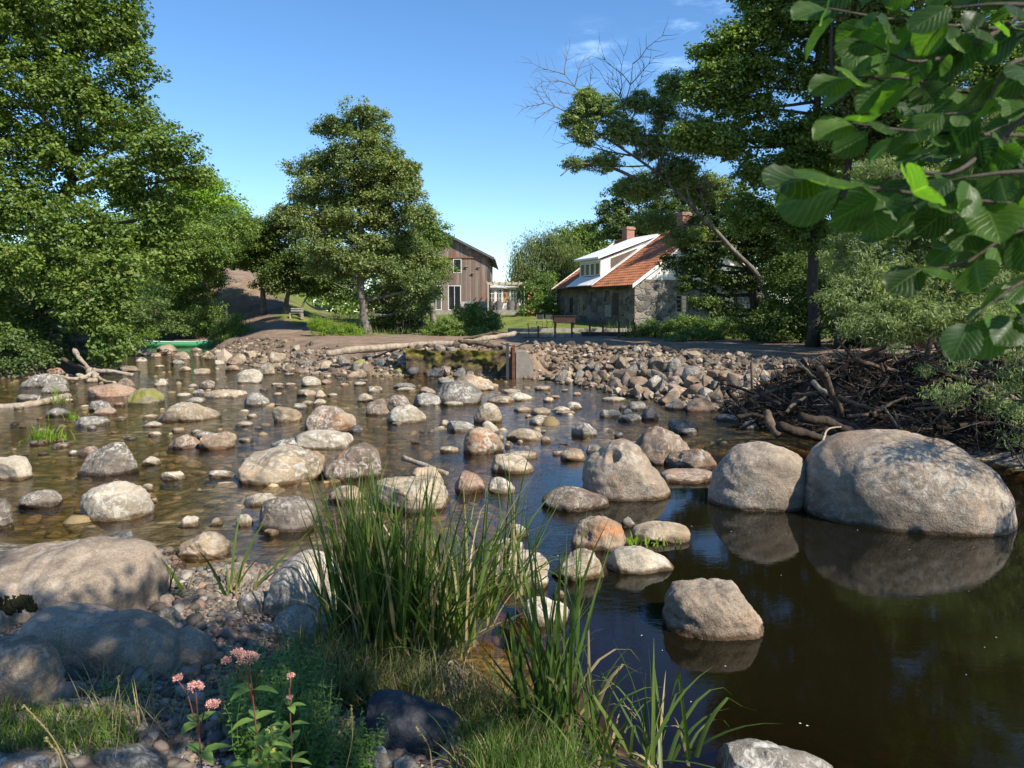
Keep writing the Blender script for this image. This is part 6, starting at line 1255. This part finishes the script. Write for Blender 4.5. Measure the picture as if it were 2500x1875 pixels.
reed_clump('reed_clump', 'bent tangle of reeds leaning right behind the upright ones', [(1040, 1600), (1090, 1580), (1130, 1560), (1180, 1540), (1060, 1630), (1110, 1620), (1250, 1470)], 260, 1.12, .019, 4, .42, .85)
reed_clump('reed_clump', 'clump of broad reed blades at the pool edge in the lower centre', [(1330, 1800), (1350, 1810), (1375, 1800), (1360, 1830), (1310, 1820)], 46, 1.12, .024, 5, .2, .3, dead=.4)
reed_clump('reed_clump', 'low spreading blades at the pool edge left of the grey rock', [(1600, 1870), (1570, 1890), (1620, 1885)], 26, .62, .022, 6, .6, .8)
reed_clump('reed_clump', 'low bent blades along the pool margin below the broad reeds', [(1420, 1840), (1470, 1860), (1450, 1890), (1300, 1750), (1260, 1700)], 60, .62, .02, 7, .5, .7)
reed_clump('reed_clump', 'single five-bladed bright green tuft on the gravel spit', [(442, 1488)], 6, .55, .03, 8, .22, .35, dead=0.3)
reed_clump('reed_clump', 'leaning dark-tipped blades left of the rough grey cobble', [(575, 1475), (590, 1470)], 12, .75, .024, 9, .6, .4, dead=.6)
# small green tufts in the river
for i, (px, py, n, ln, lab) in enumerate(((112, 1080, 90, .35, 'bright green water plant tuft on a tiny islet at the left'), (140, 990, 24, .5, 'few bright blades behind the low grey stone at the left'), (175, 1030, 26, .3, 'thin green blades near the left shallows'), (285, 880, 120, .6, 'bright grass tuft trailing into the water under the oak'), (1545, 1185, 60, .18, 'yellow-green weed beside the flat reddish slab'), (1560, 1330, 50, .12, 'green weed fringe round the flat-topped pool stone'))):
    b0 = G(px, py, 0); V, F = blades(n, lambda r: b0+np.array((r.normal(0, .16), r.normal(0, .1), -.02)), lambda r: ln*r.uniform(.5, 1.1), .022, 90+i, .5, .8, 5); plant_ob('water_plant', lab, 'water plant', V, F, LEAF['bright'], 'tufts of water plants')
# grass
def grass_patch(name, label, px0, px1, py0, py1, n, ln, w0, m, seed, lean=.4, bend=.9, zz=None):
    def bf(r):
        g_ = G(r.uniform(px0, px1), r.uniform(py0, py1), .2)
        for _ in range(3): h = TZ(g_[0], g_[1]); g_ = g_ if abs(h-g_[2]) < .02 else G(*([CX+g_[0]/g_[1]*FP, 0] if False else (px_of(g_), py_of(g_, h))), h)
        return np.array((g_[0], g_[1], TZ(g_[0], g_[1])-.01))
    V, F = blades(n, bf, lambda r: ln*r.uniform(.4, 1.15), w0, seed, lean, bend, 5); return plant_ob(name, label, 'grass', V, F, m, None, 'stuff')
def px_of(g_): v = np.array(g_)-np.array((0, 0, HC)); yy = v[1]*cP-v[2]*sP; return CX+v[0]/yy*FP
def py_of(g_, h): v = np.array((g_[0], g_[1], h))-np.array((0, 0, HC)); yy = v[1]*cP-v[2]*sP; zz = v[1]*sP+v[2]*cP; return CY-zz/yy*FP
grass_patch('grass', 'fringe of dry and green grass along the bank below the tall reeds', 760, 1080, 1600, 1720, 1100, .24, .0055, LEAF['grass'], 70, .5, 1.0)
grass_patch('grass', 'straw-coloured grass mixed along the bank below the tall reeds', 760, 1240, 1590, 1720, 900, .26, .005, LEAF['drygrass'], 79, .6, 1.0)
grass_patch('grass', 'rough grass left of the tall reeds over the pale slab', 690, 880, 1540, 1700, 420, .28, .006, LEAF['grass'], 71)
grass_patch('grass', 'fine green grass in the bottom left corner', -60, 330, 1810, 1930, 1500, .11, .004, LEAF['ggrass'], 72)
grass_patch('grass', 'bright fine grass along the bottom edge below the broad reeds', 1160, 1420, 1800, 1960, 1800, .24, .005, LEAF['ggrass'], 73, .25, .5)
grass_patch('grass', 'tangled grass between the dark boulder and the broad reeds', 1110, 1300, 1680, 1860, 700, .24, .006, LEAF['grass'], 74)
grass_patch('grass', 'dry straw scattered among the shaded pebbles', 200, 700, 1600, 1860, 420, .22, .004, LEAF['drygrass'], 75, .9, .9)
def far_grass(name, label, x0, x1, y0, y1, n, ln, m, seed, cond):
    r = rng(seed); q = pts_in(n, x0, x1, y0, y1, cond, r); it = iter(q)
    V, F = blades(len(q), lambda r: next(it), lambda r: ln*r.uniform(.5, 1.2), .03, seed, .4, .6, 4); return plant_ob(name, label, 'grass', V, F, m, None, 'stuff')
far_grass('meadow_grass', 'shaded meadow grass under the trees behind the gravel bank', -24, -1, 42.5, 60, 3500, .35, LEAF['ggrass'], 76, lambda X, Y, Z, sd: (sd > 8) & (np.abs(X+18) > 4))
far_grass('bank_grass', 'grass at the foot of the mill and along the shaded bank', 6, 24, 36, 52, 3000, .5, LEAF['ggrass'], 77, lambda X, Y, Z, sd: (sd > 9) & ((Y > 43) | (X > 12)))
# leafy herbs and flowers
def herb_leaf(c, dr, nrm, Ln, Wd, seg=5):
    """lanceolate folded leaf"""
    dr = dr/np.linalg.norm(dr); sd = np.cross(dr, nrm); sd /= np.linalg.norm(sd)+1e-9; nn = np.cross(sd, dr); t = np.linspace(0, 1, seg); wv = Wd*.5*np.sin(np.pi*t**.75)**.9+.0004
    m = c+dr*(Ln*t)[:, None]-np.array((0, 0, 1))*(Ln*.35*t*t)[:, None]; l = m-sd*wv[:, None]+nn*(wv*.3)[:, None]; q = m+sd*wv[:, None]+nn*(wv*.3)[:, None]
    return np.stack([l, m, q], 1).reshape(-1, 3), seg
class LB:
    def __init__(s): s.V = []; s.F = []; s.k = 0
    def leaf(s, *a, **k):
        V, seg = herb_leaf(*a, **k); i0 = np.arange(seg-1)*3+s.k; s.F += [np.stack([i0, i0+1, i0+4, i0+3], 1), np.stack([i0+1, i0+2, i0+5, i0+4], 1)]; s.V.append(V); s.k += len(V)
PINK = leaf_mat('pink_florets', (.55, .22, .26), (.78, .50, .50), .3, .7); YEL = leaf_mat('cream_yellow_florets', (.62, .55, .20), (.75, .68, .35), .3, .7)
STEM = flat('reddish_stem', (.13, .05, .035)); STEMG = flat('green_stem', (.08, .14, .035))
def px_at(px, py, y): return P(px, py, y)
def agrimony(name, label, foot, head, y, lscale, seed, flowers, nn=12, ll=.14):
    f = P(foot[0], foot[1], y); h = P(head[0], head[1], y-.02); r = rng(seed); f[2] = min(f[2], TZ(f[0], y)); t = thing(name, label, 'flower', tuple(f), 0, 'pink flowering plants in the foreground')
    mid = (f+h)/2+np.array((.01, 0, 0)); st = smooth_path([f, mid, h], 8); mb = MB(); mb.tube(st-f, .0036*np.linspace(1.2, .7, len(st)), 6); lb = LB()
    for k in range(nn):
        p = st[int((k+1)/(nn+1)*(len(st)-1))]; a0 = k*1.9+r.uniform(0, .5)
        for q in (0, 3.14, 1.2): a = a0+q; lb.leaf(p-f, np.array((math.cos(a), math.sin(a), .35)), np.array((0, 0, 1.)), ll*lscale*r.uniform(.7, 1.1)*(1.1-.5*k/nn), .036*lscale*r.uniform(.8, 1.1))
    for fx, fy, sz in flowers:
        c = P(fx, fy, y-.02+r.uniform(-.03, .03)); mb.tube([st[-4]-f, (st[-2]+c)/2-f, c-f-np.array((0, 0, .01))], .0022, 5)
        fb = LB(); nfl = int(300*sz)
        for _ in range(nfl):
            u = r.uniform(0, 1)**.5*.033*sz; a = r.uniform(0, 6.28); dr = np.array((math.cos(a)*u*16, math.sin(a)*u*16, 1.0))+r.normal(size=3)*.35; fb.leaf(c-f+np.array((math.cos(a)*u, math.sin(a)*u, r.uniform(-.006, .008)-u*u*14)), dr, r.normal(size=3), .009, .0035, seg=3)
        ob('flower_head', np.vstack(fb.V), np.vstack(fb.F), PINK, t)
    mb.build('stem', STEM, t, smooth=True); ob('leaves', np.vstack(lb.V), np.vstack(lb.F), LEAF['herb'], t); return t
agrimony('hemp_agrimony', 'pink-headed flowering plant with one big flat flower head, tallest of three', (640, 1900), (608, 1610), 2.55, 1.2, 1, [(605, 1598, 1.1), (580, 1592, .6), (640, 1640, .01), (552, 1612, .5)], 9)
agrimony('hemp_agrimony', 'flowering plant with two round pink heads in the bottom left foreground', (490, 1900), (478, 1690), 2.35, 1.2, 2, [(476, 1672, .75), (520, 1718, .65), (434, 1655, .45)], 8, .12)
agrimony('hemp_agrimony', 'small flowering plant with faint pink heads in the herbs at centre left', (700, 1850), (706, 1680), 2.9, .9, 3, [(710, 1650, .45), (708, 1702, .35)], 7)
# yellow archangel-like spike
y = 2.3; f = P(655, 1900, y); h = P(664, 1768, y); t = thing('yellow_flower_spike', 'leafy spike of pale yellow whorled flowers at the bottom', 'flower', tuple(f)); st = smooth_path([f, (f+h)/2, h], 8)-f; mb = MB(); mb.tube(st, .003, 5); mb.build('stem', STEMG, t); lb = LB(); fb = LB(); r = rng(12)
for k in range(7):
    p = st[int((k+1)/8*(len(st)-1))]
    for q in range(4): a = q*1.57+k*.78; lb.leaf(p, np.array((math.cos(a), math.sin(a), .2)), np.array((0, 0, 1.)), (.075 if k < 5 else .04), .024)
    for q in range(22): a = r.uniform(0, 6.28); fb.leaf(p+np.array((math.cos(a), math.sin(a), 0))*.006+np.array((0, 0, r.uniform(0, .008))), np.array((math.cos(a), math.sin(a), .5)), r.normal(size=3), .016, .007, seg=3)
ob('leaves', np.vstack(lb.V), np.vstack(lb.F), LEAF['herb'], t); ob('florets', np.vstack(fb.V), np.vstack(fb.F), YEL, t)
# mint bush: many small stems with small leaves
def herb_bush(name, label, px0, px1, py0, py1, n, hgt, seed, ls=.028, m='herb', cat='herb'):
    r = rng(seed); lb = LB(); mb = MB(); 
    for _ in range(n):
        g_ = G(r.uniform(px0, px1), r.uniform(py0, py1), .3); g_[2] = TZ(g_[0], g_[1]); hh = hgt*r.uniform(.5, 1.1); tip = g_+np.array((r.normal(0, .08), r.normal(0, .08), hh)); pt = smooth_path([g_, (g_+tip)/2+r.normal(size=3)*.02, tip], 4); mb.tube(pt, .0018, 4, False)
        nl = int(hh/(ls*.75))
        for k in range(nl):
            p = pt[0]+(pt[-1]-pt[0])*((k+1)/(nl+1)); a = k*1.57+r.uniform(-.4, .4); s_ = ls*r.uniform(.6, 1.2)*(1.1-.5*k/nl)
            for q in (0, 3.14): lb.leaf(p, np.array((math.cos(a+q), math.sin(a+q), .3)), np.array((0, 0, 1.)), s_, s_*.5, seg=4)
    c = np.mean([v[1] for v in lb.V], 0); c[2] = .2; t = thing(name, label, cat, tuple(c), 0, 'leafy herbs in the foreground'); mb2 = mb.build('stems', STEMG, t); vv = np.vstack(mb.V)-c; mb2.data.vertices.foreach_set('co', vv.astype(np.float32).ravel()); mb2.data.update(); ob('foliage', np.vstack(lb.V)-c, np.vstack(lb.F), LEAF[m], t)
herb_bush('mint_patch', 'bushy green herb patch left of the blue-black boulder', 580, 790, 1690, 1900, 260, .40, 81, .048)
herb_bush('mint_patch', 'small tuft of round-leaved herb against the blue-black boulder', 840, 900, 1780, 1850, 50, .24, 82, .04)
herb_bush('ground_herb', 'low green herbs between the shaded pebbles', 250, 340, 1680, 1760, 34, .12, 83)
herb_bush('nettle', 'single dark nettle stem in front of the rounded brown boulder', 150, 158, 1700, 1712, 3, .42, 84, .035, 'dark')
# dry seed stalks
for i, (a, b, y, lab) in enumerate((((175, 1900), (62, 1725), 2.1, 'long arching straw seed stalk at the lower left'), ((150, 1900), (112, 1805), 2.0, 'short straw seed stalk under the arching one'), ((282, 1850), (288, 1655), 2.9, 'upright buff seed head above the shaded pebbles'), ((842, 1890), (858, 1725), 2.6, 'pale grass seed stalk left of the blue-black boulder'), ((1055, 1880), (1018, 1778), 2.5, 'bare straw stalk crossing the blue-black boulder'), ((1200, 1840), (1190, 1770), 2.8, 'grass seed stalk right of the blue-black boulder'))):
    f, h = P(a[0], a[1], y), P(b[0], b[1], y); st = smooth_path([f, (f+h)/2+np.array((.015, 0, .01)), h], 8); r = rng(100+i); t = thing('seed_stalk', lab, 'grass stalk', tuple(f), 0, 'dry seed stalks in the foreground'); mb = MB(); mb.tube(st-f, .0016, 5); mb.build('stalk', LEAF['drygrass'], t); lb = LB()
    for k in range(46): q = st[r.randint(len(st)*3//5, len(st))]; lb.leaf(q-f+r.normal(size=3)*.0015, (h-f)/np.linalg.norm(h-f)+r.normal(size=3)*.35, r.normal(size=3), .011, .0035, seg=3)
    ob('seed_head', np.vstack(lb.V), np.vstack(lb.F), LEAF['drygrass'], t)
# ---------------------------------------------------------------- near alder: trunk out of frame at the right, crown overhead, branches hanging into view
def alder_leaf_mat():
    m, nt, b = mat('near_alder_leaves', .42, .4); uvn = nd(nt, 'UVMap'); s = nd(nt, 'SeparateXYZ'); nt.links.new(uvn.outputs[0], s.inputs[0])
    ax = mth(nt, 'ABSOLUTE', mth(nt, 'SUBTRACT', s.outputs[0], .5)); q = mth(nt, 'FRACT', mth(nt, 'MULTIPLY', mth(nt, 'SUBTRACT', s.outputs[1], mth(nt, 'MULTIPLY', ax, .75)), 7.5))
    vein = mth(nt, 'MAXIMUM', ramp(nt, mth(nt, 'ABSOLUTE', mth(nt, 'SUBTRACT', q, .5)), [(.03, 1.), (.11, 0.)]), ramp(nt, ax, [(.012, 1.), (.03, 0.)]))
    g = nd(nt, 'NewGeometry'); col = ramp(nt, g.outputs['Random Per Island'], [(0, (.018, .042, .012)), (.6, (.035, .08, .018)), (1, (.07, .14, .022))]); col = mixc(nt, .5, col, ramp(nt, noise(nt, g.outputs['Position'], 30, 4), [(.3, .35), (.7, .65)]), 'OVERLAY')
    col = mixc(nt, mth(nt, 'MULTIPLY', vein, .45), col, (.13, .22, .06)); nt.links.new(col, b.inputs['Base Color'])
    bump(nt, b, mth(nt, 'SUBTRACT', 1.0, vein), .4, .001); t = nd(nt, 'BsdfTranslucent'); nt.links.new(mixc(nt, 1.0, col, (2.6, 3.0, .7), 'MULTIPLY'), t.inputs[0]); mx = nd(nt, 'MixShader'); mx.inputs[0].default_value = .52; nt.links.new(b.outputs[0], mx.inputs[1]); nt.links.new(t.outputs[0], mx.inputs[2]); nt.links.new(mx.outputs[0], nt.nodes['Material Output'].inputs[0]); return m
AL = alder_leaf_mat()
NU, NV = 9, 11; uu, vv = np.meshgrid(np.linspace(0, 1, NU), np.linspace(0, 1, NV), indexing='ij')
hw = np.interp(np.linspace(0, 1, NV), [0, .08, .25, .5, .72, .88, .96, 1], [.03, .2, .37, .46, .43, .30, .17, .03])
lx = (uu-.5)*2*hw[None]; ly = vv-.06*(vv > .95)*(np.abs(uu-.5) < .2); li, lj = np.meshgrid(np.arange(NU-1), np.arange(NV-1), indexing='ij'); li = li.ravel(); lj = lj.ravel(); LFc = np.stack([li*NV+lj, (li+1)*NV+lj, (li+1)*NV+lj+1, li*NV+lj+1], 1)
def big_leaf(r, c, dr, nrm, Ln):
    dr = dr/np.linalg.norm(dr); sd = np.cross(dr, nrm); sd /= np.linalg.norm(sd); nn = np.cross(sd, dr); z = .10*np.abs(lx)-.22*ly**2*r.uniform(.1, 1.3)+.018*np.sin((ly-np.abs(lx)*.75)*7.5*2*np.pi)*(np.abs(lx) > .02)+.05*np.sin(ly*5+r.uniform(0, 6))*lx+.03*np.sin(lx*9+r.uniform(0, 6))
    return (c+(lx[..., None]*sd+ly[..., None]*dr+z[..., None]*nn)*Ln).reshape(-1, 3)
luv = np.stack([uu, vv], -1).reshape(-1, 2)
tb_ = np.array((3.1, .3, TZ(3.1, .3)-.2)); nalder = thing('near_alder', 'near alder whose leafy branches hang into the top right corner', 'tree', tuple(tb_), 0, 'trees around the river')
tk = smooth_path([tb_, (3.0, .4, 1.8), (2.7, .6, 3.2), (2.3, .5, 4.6), (1.9, .2, 6.2)], 6); mb = MB(); mb.tube(tk-tb_, .16*np.linspace(1.2, .4, len(tk)), 10); mb.build('trunk', BARK, nalder, smooth=True)
def twig_leaves(r, pts, step, Ln, VV, first=0):
    p = smooth_path(pts, 12); L_ = np.r_[0, np.cumsum(np.linalg.norm(np.diff(p, axis=0), axis=1))]; s_ = first; k = 0
    while s_ < L_[-1]:
        i = min(np.searchsorted(L_, s_), len(p)-1); tg = p[min(i+1, len(p)-1)]-p[max(i-1, 0)]; tg /= np.linalg.norm(tg); side = np.cross(tg, (0, 0, 1.)); side /= np.linalg.norm(side)+1e-9
        a = (1 if k % 2 else -1); dr = tg*.7+side*a*r.uniform(.5, 1.0)+np.array((0, 0, r.uniform(-1.0, .0))); n_ = np.array((r.normal(0, .75), -.5+r.normal(0, .7), .75+r.normal(0, .5)))
        VV.append(big_leaf(r, p[i]+dr/np.linalg.norm(dr)*.012, dr, n_, Ln*r.uniform(.5, 1.2))); s_ += step*r.uniform(.7, 1.3); k += 1
    dr = p[-1]-p[-3]+np.array((0, 0, -.004)); VV.append(big_leaf(r, p[-1], dr, np.array((r.normal(0, .3), -.7, .7)), Ln)); return p
def Q(px, py, d): return P(px, py, d)
brs = [([Q(2700, 520, 1.15), Q(2400, 490, 1.0), Q(2150, 462, .92), Q(1990, 435, .87)], 1), ([Q(2750, 60, 1.3), Q(2450, 70, 1.15), Q(2200, 50, 1.05), Q(2020, 20, 1.0)], 1), ([Q(2750, 240, 1.3), Q(2400, 230, 1.15), Q(2200, 190, 1.05), Q(2060, 190, 1.0)], 1), ([Q(2750, 330, 1.25), Q(2450, 330, 1.1), Q(2230, 320, 1.0), Q(2080, 300, .97)], 1),
       ([Q(2450, 330, 1.1), Q(2330, 420, 1.02), Q(2200, 420, 1.0), Q(2120, 480, .97)], 1), ([Q(2700, 560, 1.1), Q(2500, 560, 1.0), Q(2360, 640, .98), Q(2250, 660, .96)], 1), ([Q(2700, 640, 1.05), Q(2520, 680, 1.0), Q(2420, 740, .98), Q(2370, 790, .96)], 1), ([Q(2650, 420, 1.05), Q(2480, 420, .98), Q(2380, 430, .95), Q(2320, 440, .95)], 1),
       ([Q(2450, 70, 1.15), Q(2330, 130, 1.1), Q(2230, 150, 1.05), Q(2130, 110, 1.03)], 1), ([Q(2650, 150, 1.1), Q(2480, 150, 1.0), Q(2400, 260, 1.0), Q(2300, 280, 1.0)], 1), ([Q(2700, -60, 1.2), Q(2400, -50, 1.1), Q(2200, -60, 1.1), Q(2080, -50, 1.05)], 1), ([Q(2700, 460, 1.2), Q(2560, 470, 1.1), Q(2450, 540, 1.1), Q(2380, 560, 1.05)], 1), ([Q(2620, 700, 1.1), Q(2540, 740, 1.05), Q(2480, 780, 1.0)], 1), ([Q(2700, 100, 1.5), Q(2500, 180, 1.4), Q(2350, 220, 1.35), Q(2250, 250, 1.3)], 1), ([Q(2700, 380, 1.4), Q(2500, 400, 1.35), Q(2400, 500, 1.3), Q(2250, 540, 1.25)], 1), ([Q(2600, 20, 1.0), Q(2450, 10, .95), Q(2320, 20, .95)], 1), ([Q(2750, 0, 1.6), Q(2500, 60, 1.5), Q(2300, 90, 1.45), Q(2120, 130, 1.4)], 1), ([Q(2750, 200, 1.6), Q(2550, 260, 1.5), Q(2400, 330, 1.4), Q(2250, 380, 1.35)], 1), ([Q(2750, 500, 1.6), Q(2600, 540, 1.5), Q(2480, 600, 1.4), Q(2330, 600, 1.3)], 1), ([Q(2750, 620, 1.5), Q(2600, 650, 1.4), Q(2500, 700, 1.3)], 1)]
r = rng(123)
for i, (pts, _) in enumerate(brs):
    VV = []; p = twig_leaves(r, pts, .034 if i == 0 else .024, .072 if i == 0 else .052, VV, .05); root = tk[14]+r.normal(size=3)*.05; q = smooth_path([root, (root+p[0])/2+np.array((0, 0, .35)), p[0]], 6)
    full = np.vstack([q, p[1:]]); mb = MB(); mb.tube(full-tb_, np.linspace(.0048, .001, len(full)), 6); bo = mb.build('branch', BARKD, nalder, smooth=True)
    n = len(VV); F = (LFc[None]+np.arange(n)[:, None, None]*NU*NV).reshape(-1, 4); ob('leaves', np.vstack(VV)-tb_, F, AL, bo, uv=np.tile(luv, (n, 1)))
lob = [(2.2, .3, 6.0, 1.5, 1.3, .8, .8), (3.9, -.1, 6.6, 1.3, 1.0, .7), (1.4, .9, 5.2, .8, .7, .4, .45), (.9, -.5, 5.6, 1.0, 1.0, .5), (.6, 1.0, 6.2, .7, .6, .4, .45), (3.2, .8, 5.0, .7, .7, .5), (.2, -1.6, 5.2, .9, .9, .5)]
cc, pts, o_, dd = crown(lob, 9500, 230, .36, rng(9), .5, .5); V, F = leaves_np(pts, .085, .85, rng(10), .5, None); ob('crown', V-tb_, F, LEAF['dark'], nalder, smooth=False)
mb = MB()
for l in lob: c = np.array(l[:3]); a = tk[np.linalg.norm(tk-c, axis=1).argmin()]; mb.tube(smooth_path([a, (a+c)/2+np.array((0, 0, .1)), c], 5)-tb_, np.linspace(.05, .01, 11), 6)
mb.build('limbs', BARK, nalder, smooth=True)
# specks of petals and seed floating on the pool
r = rng(200); q = pts_in(70, -.2, 6, 3.6, 10, lambda X, Y, Z, sd: sd < -.1, r); V, F = leaves_np(np.stack([q[:, 0], q[:, 1], q[:, 2]*0+.004], 1), .016, .6, r, 30); V[:, 2] = .004+.002*np.tile([0, 1, 0, 1], len(q)); tag(ob('floating_petals', V, F, flat('petal_specks', (.6, .6, .5)), smooth=False), 'tiny pale petals and seeds drifting on the dark pool', 'petals', None, 'stuff')
